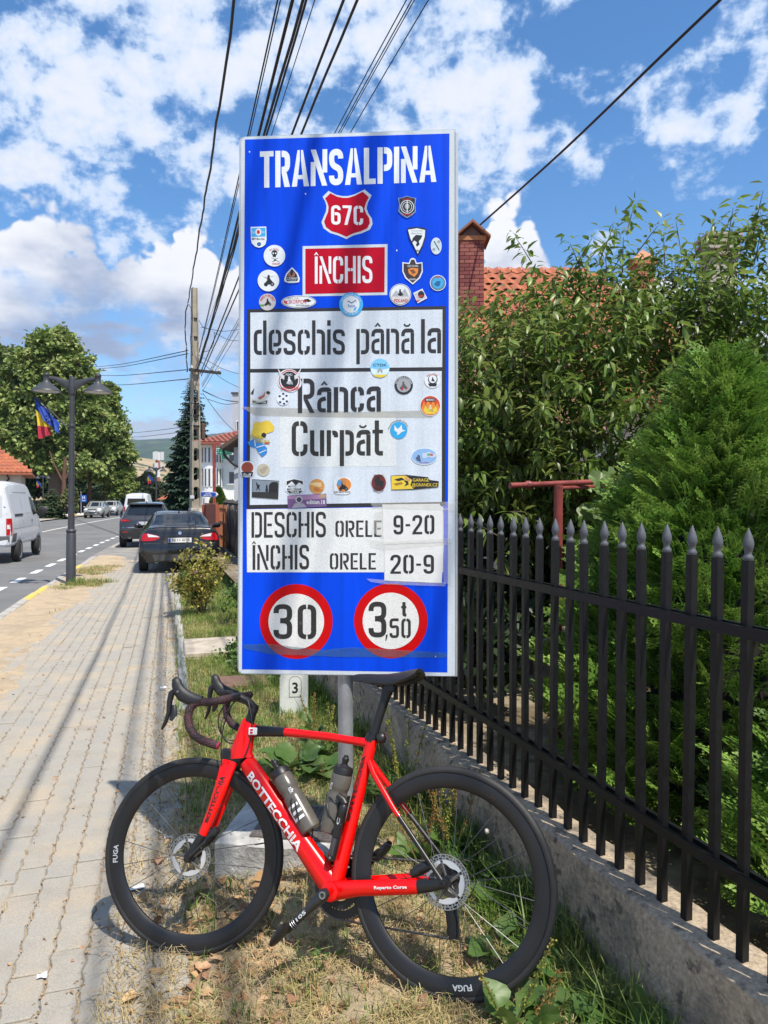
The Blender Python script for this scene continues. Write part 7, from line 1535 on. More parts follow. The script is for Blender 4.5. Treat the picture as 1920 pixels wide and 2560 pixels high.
def thuja(name, label, base, H, R0, n, m, lean=(0, 0)):
    o = thing(name, label, 'hedge tree', base); z = rng.beta(1.1, 1.35, n) * .98; a = rng.uniform(0, 6.283, n)
    prof = np.interp(z, [0, .12, .3, .55, .8, .93, 1.0], [.82, .97, 1.0, .74, .34, .12, .015]); lob = 1 + .13 * np.sin(a * 5 + z * 13) + .10 * np.sin(a * 9 - z * 21) + .08 * np.sin(a * 3 + z * 37)
    r = R0 * prof * lob * rng.uniform(.70, 1.04, n) ** .7
    P = np.stack([r * np.cos(a) + lean[0] * z, r * np.sin(a) + lean[1] * z, z * H], 1)
    out = np.stack([np.cos(a), np.sin(a), np.zeros(n)], 1); X = unit(out * rng.uniform(.35, .8, (n, 1)) + np.array([0, 0, .8]) + rv(n) * .22)
    tang = unit(np.cross(X, unit(out + rv(n) * .75))); Zz = tang; Yy = np.cross(Zz, X); sc = rng.uniform(.10, .19, n)[:, None, None] * (1 - .25 * z)[:, None, None]
    # droop of the tips outward
    loc = SPV[None] * sc; bend = (SPV[:, 0] ** 2)[None, :, None] * sc * .35
    V = P[:, None] + X[:, None] * loc[:, :, 0:1] + Zz[:, None] * loc[:, :, 2:3] + (out * .8 + np.array([0, 0, -.35]))[:, None] * bend
    F = SPF[None] + (np.arange(n) * len(SPV))[:, None, None]
    npmesh('foliage', V.reshape(-1, 3), F.reshape(-1, 3), m, o, False)
    MB().sweep([(0, 0, -.05), (lean[0] * .5, lean[1] * .5, H * .5), (lean[0], lean[1], H * .9)], [.05, .035, .008], 8, ref=(1, 0, 0)).build('trunk', m_bark, o)
    core = MB(); core.lathe([(R0 * .40, .02), (R0 * .48, H * .2), (R0 * .36, H * .55), (R0 * .08, H * .8), (0, H * .85)], 12); core.v = [(x + lean[0] * zz / H, y + lean[1] * zz / H, zz) for x, y, zz in core.v]; core.build('dark_core', mat('thuja_inner_shade', (.012, .014, .007), .95, var=.3), o, smooth=60); return o  # solid near-black core; shade inside the foliage put into its colour
m_thuja = leafmat('thuja_scales', (.14, .26, .04), (.21, .32, .065), .5, .38, .3, .3, 4.0)
thuja('thuja', 'large bright green thuja behind the right end of the fence', (1.60, 3.30, .22), 2.10, .68, 6200, m_thuja, (-.06, 0))
thuja('thuja', 'second thuja at the right picture edge behind the fence', (2.55, 3.75, .22), 1.75, .78, 1500, m_thuja)
thuja('thuja', 'low thuja growth close behind the nearest pickets', (1.72, 2.25, .22), .95, .55, 1500, m_thuja)
# ---------------------------------------------------------------- grape vine and red pipe frame
m_pipe = mat('red_oxide_pipe', (.23, .045, .038), .55, var=.2, vs=12, c3=(.10, .03, .025), c3s=20, c3t=(.6, .7))
tp = at(1396, 1212, 4.1); fr_ = thing('pipe_frame', 'red painted steel pipe frame standing behind the fence', 'pipe frame', (tp.x, tp.y, .24))
MB().sweep([(0, 0, -.05), (0, 0, tp.z - .24)], .0265, 12, ref=(1, 0, 0)).build('post', m_pipe, fr_, smooth=50)
l, r = at(1275, 1214, 4.0) - Vector((tp.x, tp.y, .24)), at(1500, 1204, 4.35) - Vector((tp.x, tp.y, .24)); MB().sweep([l, r, r + (r - l) * 1.4], .016, 10, ref=(0, 0, 1)).build('cross_pipe', m_pipe, fr_, smooth=50)
MB().sweep([(0, 0, tp.z - .26), r + Vector((.2, .3, -.02))], .012, 8, ref=(0, 0, 1)).build('brace', m_pipe, fr_, smooth=50); MB().lathe([(.022, -.015), (.024, 0), (.022, .015)], 10, Matrix.Translation(l.lerp(r, .19)) @ Matrix.Rotation(math.pi / 2, 4, 'Y')).build('clip', m_pipe, fr_)
def lobed(R0, seed):
    r = random.Random(seed); P = [(0, 0)]; n = 30
    for i in range(n + 1):
        a = -2.5 + 5.0 * i / n; k = .62 + .30 * abs(math.cos(a * 1.25)) + .07 * math.cos(a * 9) + r.uniform(-.03, .03); P.append((R0 * k * math.sin(a), R0 * .25 + R0 * k * math.cos(a)))
    return P
def big_leaf(pts, M, fold=.18):
    b = MB(); V = [M @ Vector((x, y, fold * abs(x) - .35 * fold * y + .012 * math.sin(y * 60) + .008 * math.sin(x * 70))) for x, y in pts]; c = M @ Vector((0, sum(p[1] for p in pts) / len(pts), 0)); n = len(V)
    return b.add(V + [c], [(i, (i + 1) % n, n) for i in range(n)])
def ori(p, d, up, roll=0.0):
    d = Vector(d).normalized(); u = Vector(up); x = d.cross(u).normalized(); z = x.cross(d); return Matrix(((x.x, d.x, z.x, p[0]), (x.y, d.y, z.y, p[1]), (x.z, d.z, z.z, p[2]), (0, 0, 0, 1))) @ Matrix.Rotation(roll, 4, 'Y')
m_grape = leafmat('vine_leaves', (.09, .17, .04), (.14, .21, .06), .4, .25, .35)
vb = at(1500, 1330, 4.05); vine = thing('grape_vine', 'climbing vine with large pale green leaves on the red pipe', 'vine', (vb.x, vb.y, .24))
for k, (px, py, s) in enumerate(((1505, 1215, .085), (1530, 1205, .07), (1480, 1265, .075), (1470, 1300, .08), (1500, 1290, .06), (1455, 1350, .06), (1520, 1180, .055), (1445, 1400, .06), (1510, 1250, .06), (1462, 1330, .05), (1560, 1195, .06), (1450, 1450, .05))):
    p = at(px, py, 4.0 + rnd.uniform(-.06, .05)) - Vector((vb.x, vb.y, .24)); d = (rnd.uniform(-.5, .5), rnd.uniform(-.4, .1), rnd.choice((-.9, -.6, .5))); big_leaf(lobed(s, k), ori(p, d, (rnd.uniform(-.3, .3), -1, .5))).build('leaf', m_grape, vine, smooth=60)
MB().sweep([(0, 0, 0), (-.05, 0, .4), (.0, 0, .9), (.03, 0, 1.2), (.1, .05, 1.5)], [.01, .009, .007, .006, .004], 6, ref=(1, 0, 0)).build('stem', m_bark, vine, smooth=60)
# ---------------------------------------------------------------- grass, straw, litter on the planted strip
def mn2(s, t, k, o): return mn.noise(Vector((s * k, t * k, o)))
def blades(pts, hl, wl, lean, m, name, parent=None):
    P = np.array([p for p, h in pts]); H = np.array([h for p, h in pts])[:, None]; n = len(P); a = rng.uniform(0, 6.283, n); d = np.stack([np.cos(a), np.sin(a), np.zeros(n)], 1); s = np.stack([-np.sin(a), np.cos(a), np.zeros(n)], 1)
    L0 = H * rng.uniform(*hl, (n, 1)); k = rng.uniform(lean[0], lean[1], (n, 1)); w = L0 * 0 + rng.uniform(*wl, (n, 1)); up = np.array([0, 0, 1.0])
    m1 = P + up * L0 * .5 + d * L0 * k * .22; tp_ = P + up * L0 * (1 - k * .42) + d * L0 * k * .95
    V = np.stack([P - s * w, P + s * w, m1 - s * w * .8, m1 + s * w * .8, tp_], 1).reshape(-1, 3); F = (np.array([[0, 1, 3], [0, 3, 2], [2, 3, 4]])[None] + (np.arange(n) * 5)[:, None, None]).reshape(-1, 3)
    return tag(npmesh(name, V, F, m, parent, False), kind='stuff')
def fence_t(s): return 1.37 - .058 * (s - 2.1)
def green_density(s, t):
    f = fence_t(s); g = mn2(s, t, 1.7, 3.1) + .5 * mn2(s, t, 5, 1.0)
    d = .22 + .75 * max(0, g)
    d += .55 * sstep(.55, .95, t / max(.4, f)) * (1 if s > 2.3 else .7)                  # along the wall
    d += .85 * sstep(3.0, 4.0, s) * sstep(.05, .25, t)                                    # farther on it is lush
    if 1.9 < s < 3.0 and .25 < t < .95: d *= .55                                         # worn patch under the bicycle
    if s < 3.6 and t < .35: d *= .45
    if t < .16: d += .5 * max(0, mn2(s, 0, 2.3, 5.5))
    return d
gp = []; dp_ = []
while len(gp) < 60000:
    s = 1.7 + 12.8 * rnd.random() ** 1.9; t = rnd.uniform(.02, 2.0)
    if t > (fence_t(s) - .06 if s < 8 else 1.9): continue
    if 7.55 < s < 8.45 and .1 < t < 1.2: continue
    if rnd.random() < green_density(s, t):
        cl = .6 + .9 * max(0, mn2(s, t, 3.3, 9)) + (.45 if t > fence_t(s) * .8 else 0) + .35 * sstep(4, 6, s); gp.append(((rd(s, t, verge_z(s, t) - .006)), .075 * cl))
while len(dp_) < 26000:
    s = 1.7 + 10 * rnd.random() ** 2.0; t = rnd.uniform(-.01, 1.6) if rnd.random() < .9 else -.25 * rnd.random() ** 1.6
    if t > fence_t(s) - .06: continue
    if 7.55 < s < 8.45 and .1 < t < 1.2: continue
    if mn2(s, t, 4.5, 21) + .6 * mn2(s, t, 11, 3) > .22 and rnd.random() < .85: continue
    if rnd.random() < .75 - .5 * sstep(3.6, 5.5, s): dp_.append((rd(s, t, verge_z(s, t) - .004 if t > 0 else .001), .045 * rnd.uniform(.6, 1.5)))
m_grass = leafmat('grass_blades', (.15, .245, .045), (.27, .30, .09), .5, .4, .3, .3, 1.5); m_straw = leafmat('dry_grass_blades', (.50, .39, .21), (.40, .32, .15), .7, .35, .2, .2, 3.0)
blades([(tuple(p), h) for p, h in gp], (.55, 1.5), (.0012, .0030), (.1, 1.0), m_grass, 'verge_grass'); blades([(tuple(p), h) for p, h in dp_], (.5, 1.5), (.0008, .0018), (.9, 2.1), m_straw, 'dry_grass')
wl = []
while len(wl) < 3600:
    s = 1.5 + 6.5 * rnd.random() ** 1.6; t = fence_t(s) - .075 - abs(rnd.gauss(0, .10)); c_ = mn2(s, t, 4.0, 31)
    if t > .3 and rnd.random() < .35 + c_: wl.append((tuple(rd(s, t, verge_z(s, t) - .006)), rnd.uniform(.10, .26) * (1 + .6 * max(0, c_))))
blades(wl, (.6, 1.1), (.0016, .0040), (.15, .9), leafmat('tall_grass_blades', (.09, .165, .03), (.16, .20, .05), .5, .4, .3, .3, 1.5), 'tall_wall_grass')
# far verge and kerb-side tufts
gp = []
for _ in range(9000):
    s = rnd.uniform(14, 34); t = rnd.uniform(.9, 5) if s > 16.5 else rnd.uniform(.1, 1.3)
    if t < 1.2 and s > 16.5: continue
    gp.append((tuple(rd(s, t, .0)), .16))
blades(gp, (.5, 1.5), (.004, .009), (.1, .9), m_grass, 'far_grass')
gp = []; dp_ = []
for _ in range(60000):
    s = rnd.uniform(9.5, 22); t = rnd.uniform(-2.28, -.9); g = mn2(s, t, .75, 12.0) + .5 * mn2(s, t, 2.6, 2.0) + .5 * math.exp(-((s - 15.8) / 1.1) ** 2 - ((t + 1.95) / .35) ** 2) + .35 * math.exp(-((s - 18.5) / 1.4) ** 2 - ((t + 1.75) / .45) ** 2) + .25 * math.exp(-((s - 13.0) / 1.2) ** 2 - ((t + 1.8) / .4) ** 2) - .18 - .4 * sstep(-1.6, -1.0, t)
    if g > rnd.random() * .7 + .04: (gp if rnd.random() < .25 + .6 * math.exp(-((s - 15.6) / 1.3) ** 2) else dp_).append((tuple(rd(s, t, -.002)), .06 + .09 * max(0, g) * (2.2 if s < 16.5 and s > 15 else 1)))
blades(gp[:9000], (.5, 1.4), (.002, .005), (.2, 1.2), m_grass, 'kerbside_grass'); blades(dp_[:12000], (.5, 1.3), (.0015, .004), (1.0, 2.2), m_straw, 'kerbside_dry_grass')
# fallen leaves
def litter(name, n, gen, sz, m):
    pts = []; 
    while len(pts) < n:
        q = gen()
        if q: pts.append(q)
    P = np.array([tuple(rd(s, t, z)) for s, t, z in pts]); a = rng.uniform(0, 6.283, n); D = np.stack([np.cos(a), np.sin(a), rng.uniform(-.15, .45, n)], 1); L0 = rng.uniform(*sz, n)
    return tag(tri_mesh(name, leafset(P, D, np.tile([0, 0, 1.0], (n, 1)) + rv(n) * .45, L0, L0 * rng.uniform(.22, .42, n), .25, .5, 2), m, None), kind='stuff')
m_dry = leafmat('fallen_leaves', (.36, .215, .115), (.46, .30, .175), .75, .4, .15, .2, 9.0)
def g1():
    s = 1.8 + 8 * rnd.random() ** 1.7; t = abs(rnd.gauss(.0, .42)) if rnd.random() < .75 else rnd.uniform(0, 1.2)
    return (s, t + .03, verge_z(s, t) + .006) if t < fence_t(s) - .08 else None
litter('fallen_leaves', 1250, g1, (.022, .068), m_dry)
def g5():
    s = rnd.gauss(2.75, .38); t = rnd.gauss(.22, .2); return (s, t, (verge_z(s, t) if t > 0 else 0) + .008) if s > 1.9 and t > -.15 else None
litter('large_fallen_leaves', 150, g5, (.03, .068), m_dry)
def g2():
    s = 2 + 10 * rnd.random() ** 1.5; c = rnd.randrange(20); t = -2.3 + PW * c + rnd.gauss(0, .008) + .004
    if rnd.random() < .75 and t < -.55: return None
    return (s, t, .001)
m_deb = leafmat('joint_debris', (.36, .25, .14), (.30, .20, .11), .8, .4, .1, .2, 5.0)
litter('joint_debris', 3400, g2, (.005, .014), m_deb)
def g3():
    s = 2.1 + 9 * rnd.random() ** 1.6; return (s, rnd.uniform(-.16, .05) if rnd.random() < .8 else rnd.uniform(-.3, .05), .003)
litter('edge_debris', 2600, g3, (.006, .018), m_deb)
def g4(): s = rnd.uniform(2.2, 14); return (s, rnd.uniform(-2.2, .0), .004)
litter('scattered_bits', 260, g4, (.010, .035), m_dry)
# ---------------------------------------------------------------- docks, burdock, rose bush
m_dleaf = leafmat('dock_leaves', (.09, .17, .038), (.13, .20, .055), .42, .3, .3, .4, 6.0); m_seed = leafmat('green_seed', (.24, .27, .05), (.34, .26, .07), .7, .35, .2, .2, 8.0); m_seedr = leafmat('rust_seed', (.30, .14, .045), (.36, .22, .06), .7, .35, .15, .2, 8.0); m_stem = mat('weed_stem', (.16, .17, .05), .6, var=.2)
def ground_pt(px, py):
    p = gnd(px, py, .08); s, t = (p.y * math.cos(TH) - p.x * math.sin(TH)), (p.x * math.cos(TH) + p.y * math.sin(TH)); p = gnd(px, py, verge_z(s, t)); return p
def oval(L0, W0, k=9):
    P = [(0, 0)]
    for i in range(1, k): t = i / k; P.append((W0 * math.sin(math.pi * t ** .8) * (1 + .06 * math.sin(t * 25)), L0 * t))
    P.append((0, L0))
    for i in range(k - 1, 0, -1): t = i / k; P.append((-W0 * math.sin(math.pi * t ** .8) * (1 + .06 * math.sin(t * 23)), L0 * t))
    return P
def leafy(o, n, L0, W0, spread=.8, rise=.5, m=None):
    for k in range(n):
        a = k * 2.4 + rnd.uniform(-.4, .4); l = L0 * rnd.uniform(.6, 1.2); d = Vector((math.cos(a) * spread, math.sin(a) * spread, rise * rnd.uniform(.5, 1.5))); b0 = Vector((d.x, d.y, d.z)) * rnd.uniform(.02, .07)
        big_leaf(oval(l, W0 * rnd.uniform(.8, 1.2)), ori(b0, d, (0, 0, 1)), .3).build('leaf', m or m_dleaf, o, smooth=60)
        MB().sweep([(0, 0, -.02), tuple(b0)], .003, 5, ref=(1, 0, 0)).build('leaf_stalk', m_stem, o)
def dock(label, p, stalks, H, mseed, nl, ll=.13):
    o = thing('dock_plant', label, 'weed', p, 0, 'dock plants by the wall'); leafy(o, nl, ll, ll * .28, .8, .8)
    for k in range(stalks):
        lx, ly = rnd.uniform(-.12, .12), rnd.uniform(-.08, .08); h = H * rnd.uniform(.7, 1.1); pth = [Vector((0, 0, 0)), Vector((lx * .5, ly * .5, h * .5)), Vector((lx, ly, h))]
        MB().sweep(pth, [.0035, .003, .0015], 6, ref=(1, 0, 0)).build('stalk', m_stem, o)
        n = int(380 * h / .5); u = rng.uniform(.28, 1, n); c = np.array([tuple(pth[0].lerp(pth[2], q)) for q in u]); w = .013 * (1.15 - u) + .004; a = rng.uniform(0, 6.28, n)
        wh = (np.sin(u * 60) > -.4); c = c[wh]; w = w[wh]; a = a[wh]; n = len(c)
        c[:, 0] += np.cos(a) * w * rng.uniform(.2, 1, n); c[:, 1] += np.sin(a) * w * rng.uniform(.2, 1, n); tag(tri_mesh('seeds', leafset(c, rv(n), rv(n), .008, .0035, .1, .2, 1), mseed, o), kind='stuff')
    return o
for lb, px, py, ns, H, ms, nl in (('dock plant with green seed spikes left of the sign post', 806, 1905, 4, .36, m_seed, 7), ('rust coloured dock spikes beside the kilometre stone', 785, 1850, 3, .30, m_seedr, 5), ('tall dock with green spikes right of the bicycle seat post', 1010, 2020, 4, .48, m_seed, 5), ('dock with yellowing spikes seen through the rear wheel top', 1100, 2150, 5, .40, m_seed, 8), ('rusty dock spikes seen through the rear wheel', 1135, 2160, 4, .42, m_seedr, 5), ('small rusty dock between seat stay and chain', 1050, 2170, 3, .28, m_seedr, 6), ('single green dock spike before the rear tyre', 1275, 2590, 2, .30, m_seed, 4), ('short rust spike at the lower right of the rear tyre', 1310, 2600, 2, .17, m_seedr, 3), ('dock spikes at the wall in the lower right corner', 1700, 2640, 3, .20, m_seedr, 6), ('dock spikes just left of the steel post base', 838, 1880, 2, .34, m_seed, 5)):
    dock(lb, ground_pt(px, py), ns, H, ms, nl)
m_burd = leafmat('burdock_leaves', (.075, .15, .036), (.12, .18, .055), .45, .25, .3, .4, 5.0)
for lb, px, py, n, L0, W0 in (('broad leaved burdock before the kilometre stone', 735, 1925, 9, .19, .075), ('broad leaved burdock left of the steel post', 800, 1935, 8, .17, .07), ('broad leaves inside the lower right of the rear wheel', 1240, 2400, 5, .11, .048), ('large burdock leaves between rear wheel and wall', 1440, 2460, 8, .15, .06), ('burdock leaves at the bottom right edge of the verge', 1400, 2590, 9, .11, .042), ('leafy weed at the wall behind the rear hub', 1190, 2200, 9, .15, .05), ('leafy weeds at the wall foot beyond the post', 960, 1985, 9, .15, .05), ('small upright weed beneath the pedal', 800, 2420, 4, .06, .018), ('leafy weed by the wall behind the rear wheel rim', 1290, 2270, 8, .14, .045), ('low leafy clump beside the concrete block', 660, 1990, 7, .10, .03), ('weeds at the foot of the wall in the corner', 1560, 2560, 8, .15, .055)):
    o = thing('burdock_plant', lb, 'weed', ground_pt(px, py), 0, 'broad leaved weeds'); leafy(o, n, L0, W0, .85, .45, m_burd)
# pale flower on a thin stem
fp_ = ground_pt(1255, 2230); o = thing('wild_flower', 'single pale fluffy flower head beside the wall', 'flower', fp_); top = at(1218, 2078, fp_.y + .0) - fp_; MB().sweep([(0, 0, 0), (top.x * .3, 0, top.z * .6), tuple(top)], .002, 5, ref=(1, 0, 0)).build('stem', m_stem, o); MB().lathe([(0, -.012), (.007, -.008), (.010, 0), (.008, .008), (0, .011)], 10, Matrix.Translation(top)).build('flower_head', mat('pale_petal', (.66, .62, .48), .8, var=.1), o, smooth=60)
# rose bush by the black car
m_rose = leafmat('rose_leaves', (.48, .40, .10), (.20, .24, .06), .5, .4, .3, .3, 6.0)
rb = rd(10.4, .40, .0); o = thing('rose_bush', 'yellowing rose bush growing before the black saloon', 'bush', rb); L_ = []
for k in range(16):
    a = rnd.uniform(0, 6.28); tip = Vector((math.cos(a) * rnd.uniform(.1, .48), math.sin(a) * rnd.uniform(.1, .45), rnd.uniform(.45, 1.08))); mid = tip * .5 + Vector((0, 0, .12)); MB().sweep([(0, 0, -.03), tuple(mid), tuple(tip)], [.008, .006, .003], 6, ref=(1, 0, 0)).build('stem', mat('rose_stem', (.10, .09, .04), .7, var=.2), o, smooth=60)
    n = 120; u = rng.uniform(.25, 1, n); P = np.array([tuple(mid.lerp(tip, (q - .5) * 2) if q > .5 else Vector((0, 0, 0)).lerp(mid, q * 2)) for q in u]) + rv(n) * .055; L_.append(leafset(P, rv(n), np.tile([0, 0, 1.0], (n, 1)) + rv(n) * .4, rng.uniform(.035, .07, n), .021, .2, .3, 1))
tri_mesh('foliage', cat_mesh(L_), m_rose, o)
for k in range(3): p_ = (rnd.uniform(-.25, .25), rnd.uniform(-.3, 0), rnd.uniform(.4, .7)); MB().lathe([(0, -.02), (.02, -.01), (.028, .005), (.022, .02), (0, .018)], 9, Matrix.Translation(p_)).build('rose', mat('faded_rose', (.52, .28, .24), .8, var=.2), o, smooth=60)
bush('verge_bush', 'low green bush between rose bush and sign', rd(9.4, .95, .0), [((0, 0, .28), (.4, .4, .3)), ((.3, .2, .35), (.3, .3, .3))], 20, 50, .05, m_dleaf)
bush('verge_bush', 'low leafy green growth at the sign left edge', rd(6.6, .85, .0), [((0, 0, .14), (.35, .35, .16)), ((.3, -.3, .12), (.3, .3, .14)), ((-.25, .4, .12), (.3, .3, .14))], 20, 50, .04, m_dleaf)
# ---------------------------------------------------------------- slabs, litter on the verge
m_slab = mat('path_slab', (.42, .37, .30), .92, var=.18, vs=6, bump=.4, bs=60, c2=(.34, .29, .23), c2s=4)
tag(MB().bbox((0, 0, 0), (1.1, .78, .06), .012).build('path_slab', m_slab), 'pale concrete slab set across the planted strip', 'slab'); o = bpy.data.objects['path_slab']; o.location = rd(8.0, .66, .035); o.rotation_euler = (0, 0, TH)
o = tag(MB().bbox((0, 0, 0), (.46, .32, .06), .01).build('brick_slab', mat('red_brown_slab', (.16, .09, .07), .9, var=.25, vs=20, bump=.5, bs=60)), 'red brown slab lying in the grass left of the kilometre stone', 'slab'); p = gnd(610, 1702, .08); o.location = (p.x, p.y, .06); o.rotation_euler = (0, 0, .12)
m_pap = mat('litter_paper', (.70, .71, .73), .7, var=.06)
for k, (px, py, sx, sy, rz, lb) in enumerate(((330, 2222, .10, .035, .6, 'crumpled white paper strip under the front wheel'), (423, 2092, .045, .028, .2, 'small white paper scrap beside the front hub'), (408, 1718, .05, .03, .3, 'white scrap on the pavement edge stones'), (105, 2438, .032, .018, .4, 'pale flat pebble-like scrap on the near pavers'))):
    b = MB(); V = []; F = []
    for i in range(7):
        for j in range(4): V.append(((i / 6 - .5) * sx, (j / 3 - .5) * sy, .004 + .003 * math.sin(i * .9 + j) + .003 * math.cos(j * 1.3 + k)))
    F = [(i * 4 + j, i * 4 + 4 + j, i * 4 + 5 + j, i * 4 + 1 + j) for i in range(6) for j in range(3)]
    o = tag(b.add(V, F).build('paper_scrap', m_pap, None, smooth=30), lb, 'litter', 'paper scraps'); p = gnd(px, py, .01); s, t = st((0, 0)) if False else (p.y * math.cos(TH) - p.x * math.sin(TH), p.x * math.cos(TH) + p.y * math.sin(TH)); o.location = (p.x, p.y, (verge_z(s, t) if t > 0 else 0) + .006); o.rotation_euler = (0, 0, rz)
# ================================================================== BUILDINGS, GATES, FENCES
m_tile = mat('orange_roof_tile', (.37, .115, .045), .8, var=.25, vs=5, c2=(.28, .085, .04), c2s=2.5, c3=(.22, .12, .08), c3s=9, c3t=(.55, .70), island=.22, wc=True); m_tileb = mat('brown_roof_tile', (.24, .105, .065), .85, var=.25, vs=5, c2=(.17, .085, .06), c2s=2); m_tiler = mat('red_far_roof', (.27, .085, .06), .85, var=.15, vs=.8)
def tile_mesh(w, l):
    """one interlocking clay tile: shallow wave across, slightly raised lower edge"""
    V = []; F = []; n = 6
    for j, (y, dz) in enumerate(((0, .022), (.02, .030), (l, .004))):
        for i in range(n + 1): x = w * (i / n - .5); V.append((x, y, dz + .018 * math.cos(2 * math.pi * i / n)))
    for j in range(2):
        for i in range(n): a = j * (n + 1) + i; F.append((a, a + 1, a + n + 2, a + n + 1))
    return V, F
def tiled_slope(parent, A, B, C_, D, m, tw=.22, tl=.30, limit=300, vis=None, origin=Vector((0, 0, 0))):
    """A-B eave (left to right), D-C ridge; rows of single tiles"""
    A, B, C_, D = map(Vector, (A, B, C_, D)); ex = (B - A); up = ((D + C_) / 2 - (A + B) / 2); nz = ex.cross(up).normalized()
    if nz.z < 0: nz = -nz
    ex_n = ex.normalized(); upn = nz.cross(ex_n).normalized()
    V, F = tile_mesh(tw, tl); me = MB().add(V, F).build('roof_tile', m, smooth=60, link=False); M0 = Matrix(((ex_n.x, upn.x, nz.x, 0), (ex_n.y, upn.y, nz.y, 0), (ex_n.z, upn.z, nz.z, 0), (0, 0, 0, 1)))
    rows = int(up.length / (tl * .88)); cells = []
    for r in range(rows):
        u = (r + .02) / rows; a = A.lerp(D, u); b = B.lerp(C_, u); n = int((b - a).length / tw)
        for k in range(n): cells.append(a.lerp(b, (k + .5) / n))
    if vis: cells.sort(key=lambda c: 0 if vis(c + origin) else 1)
    rest = MB(); cnt = 0
    for c in cells:
        if cnt < limit and (not vis or vis(c + origin)):
            o = put('roof_tile', me, parent); o.matrix_local = Matrix.Translation(c + nz * .02) @ M0; cnt += 1
        else: M = Matrix.Translation(c + nz * .02) @ M0; rest.add([M @ Vector(v) for v in V], F)
    if rest.v: tag(rest.build('further_roof_tiles', m, parent, smooth=60), kind='stuff')
def hip_roof(parent, x0, x1, y0, y1, ze, zr, ov, m, tw=.25, tl=.36, limit=300, vis=None, hip=None, origin=Vector((0, 0, 0))):
    hip = (y1 - y0) / 2 * .8 if hip is None else hip; ym = (y0 + y1) / 2; a, b, c, d = (x0 - ov, y0 - ov, ze), (x1 + ov, y0 - ov, ze), (x1 + ov, y1 + ov, ze), (x0 - ov, y1 + ov, ze); r0, r1 = (x0 + hip, ym, zr), (x1 - hip, ym, zr)
    MB().add([a, b, c, d, r0, r1, tuple(Vector(a) - Vector((0, 0, .12))), tuple(Vector(b) - Vector((0, 0, .12))), tuple(Vector(c) - Vector((0, 0, .12))), tuple(Vector(d) - Vector((0, 0, .12)))], [(0, 1, 5, 4), (1, 2, 5), (2, 3, 4, 5), (3, 0, 4), (0, 6, 7, 1), (1, 7, 8, 2), (2, 8, 9, 3), (3, 9, 6, 0), (6, 9, 8, 7)]).build('roof', m, parent)
    if limit: tiled_slope(parent, a, b, r1, r0, m, tw, tl, limit, vis, origin)
    return r0, r1
def box_part(o, name, x0, x1, y0, y1, z0, z1, m): return MB().box(((x0 + x1) / 2, (y0 + y1) / 2, (z0 + z1) / 2), (x1 - x0, y1 - y0, z1 - z0)).build(name, m, o)
m_bglass = mat('window_glass', (.05, .06, .075), .1, var=.1, spec=.6); m_pvc = mat('white_frame', (.70, .71, .72), .5, var=.04); m_whw = mat('white_render', (.80, .80, .79), .85, var=.05, vs=2); m_gryw = mat('pale_grey_render', (.44, .46, .50), .85, var=.06, vs=2); m_cream = mat('cream_render', (.52, .47, .40), .85, var=.08, vs=1.5)
def window(o, x, z, w, h, y, panes=2, sill=True):
    """opening on a wall facing -y: frame, panes, sill"""
    f = MB(); t = .05
    for (cx, cz, dx, dz) in ((x, z + h / 2 - t / 2, w, t), (x, z - h / 2 + t / 2, w, t), (x - w / 2 + t / 2, z, t, h - 2 * t), (x + w / 2 - t / 2, z, t, h - 2 * t)): f.box((cx, y - .02, cz), (dx, .06, dz))
    for k in range(1, panes): f.box((x - w / 2 + w * k / panes, y - .02, z), (t * .8, .05, h - 2 * t))
    wn = f.build('window', m_pvc, o)
    for k in range(panes): MB().box((x - w / 2 + w * (k + .5) / panes, y - .003, z), (w / panes - t, .008, h - 2 * t)).build('pane', m_bglass, wn)
    if sill: MB().box((x, y - .06, z - h / 2 - .03), (w + .12, .14, .05)).build('sill', m_pvc, wn)
# ---- house behind the cherry tree
H0 = Vector((.0, 11.2, .0)); ho = thing('tiled_house', 'house with orange tiled roof and brick chimneys behind the cherry tree', 'house', H0)
box_part(ho, 'wall', -.3, 5.6, 0, 6.5, -.3, 3.2, m_cream)
def vis_roof(p):
    if p.y < .5: return False
    x = 960 + FOC * p.x / p.y; y = HOR - FOC * (p.z - CAMH) / p.y; return 1125 < x < 1460 and 640 < y < 960
hip_roof(ho, -.3, 5.6, 0, 6.5, 3.2, 6.25, .45, m_tile, .21, .30, 280, vis_roof, 1.6, H0)
for x, z in ((1.8, 1.7), (3.9, 1.7)): window(ho, x, z, 1.2, 1.3, 0, 2)
# lower porch roof, browner
po = MB().add([(.2, -1.6, 2.55), (3.0, -1.6, 2.55), (3.0, .6, 4.15), (.2, .6, 4.15), (.2, -1.6, 2.45), (3.0, -1.6, 2.45)], [(0, 1, 2, 3), (0, 4, 5, 1)]).build('porch_roof', m_tileb, ho); tiled_slope(ho, (.2, -1.6, 2.56), (3.0, -1.6, 2.56), (3.0, .6, 4.16), (.2, .6, 4.16), m_tileb, .21, .30, 120)
MB().sweep([(.2, -1.64, 2.5), (3.0, -1.64, 2.5)], .06, 8, ref=(0, 0, 1)).build('gutter', mat('brown_gutter', (.08, .04, .03), .5, var=.1), ho)
m_brk = [mat('brick_%d' % k, c, .9, var=.2, vs=20, bump=.3) for k, c in enumerate(((.22, .06, .055), (.17, .045, .045), (.26, .085, .07)))]; m_brko = [mat('orange_brick_%d' % k, c, .9, var=.2, vs=20) for k, c in enumerate(((.40, .17, .08), (.34, .13, .06), (.46, .22, .12)))]; m_mort = mat('mortar', (.16, .10, .09), .95, var=.2)
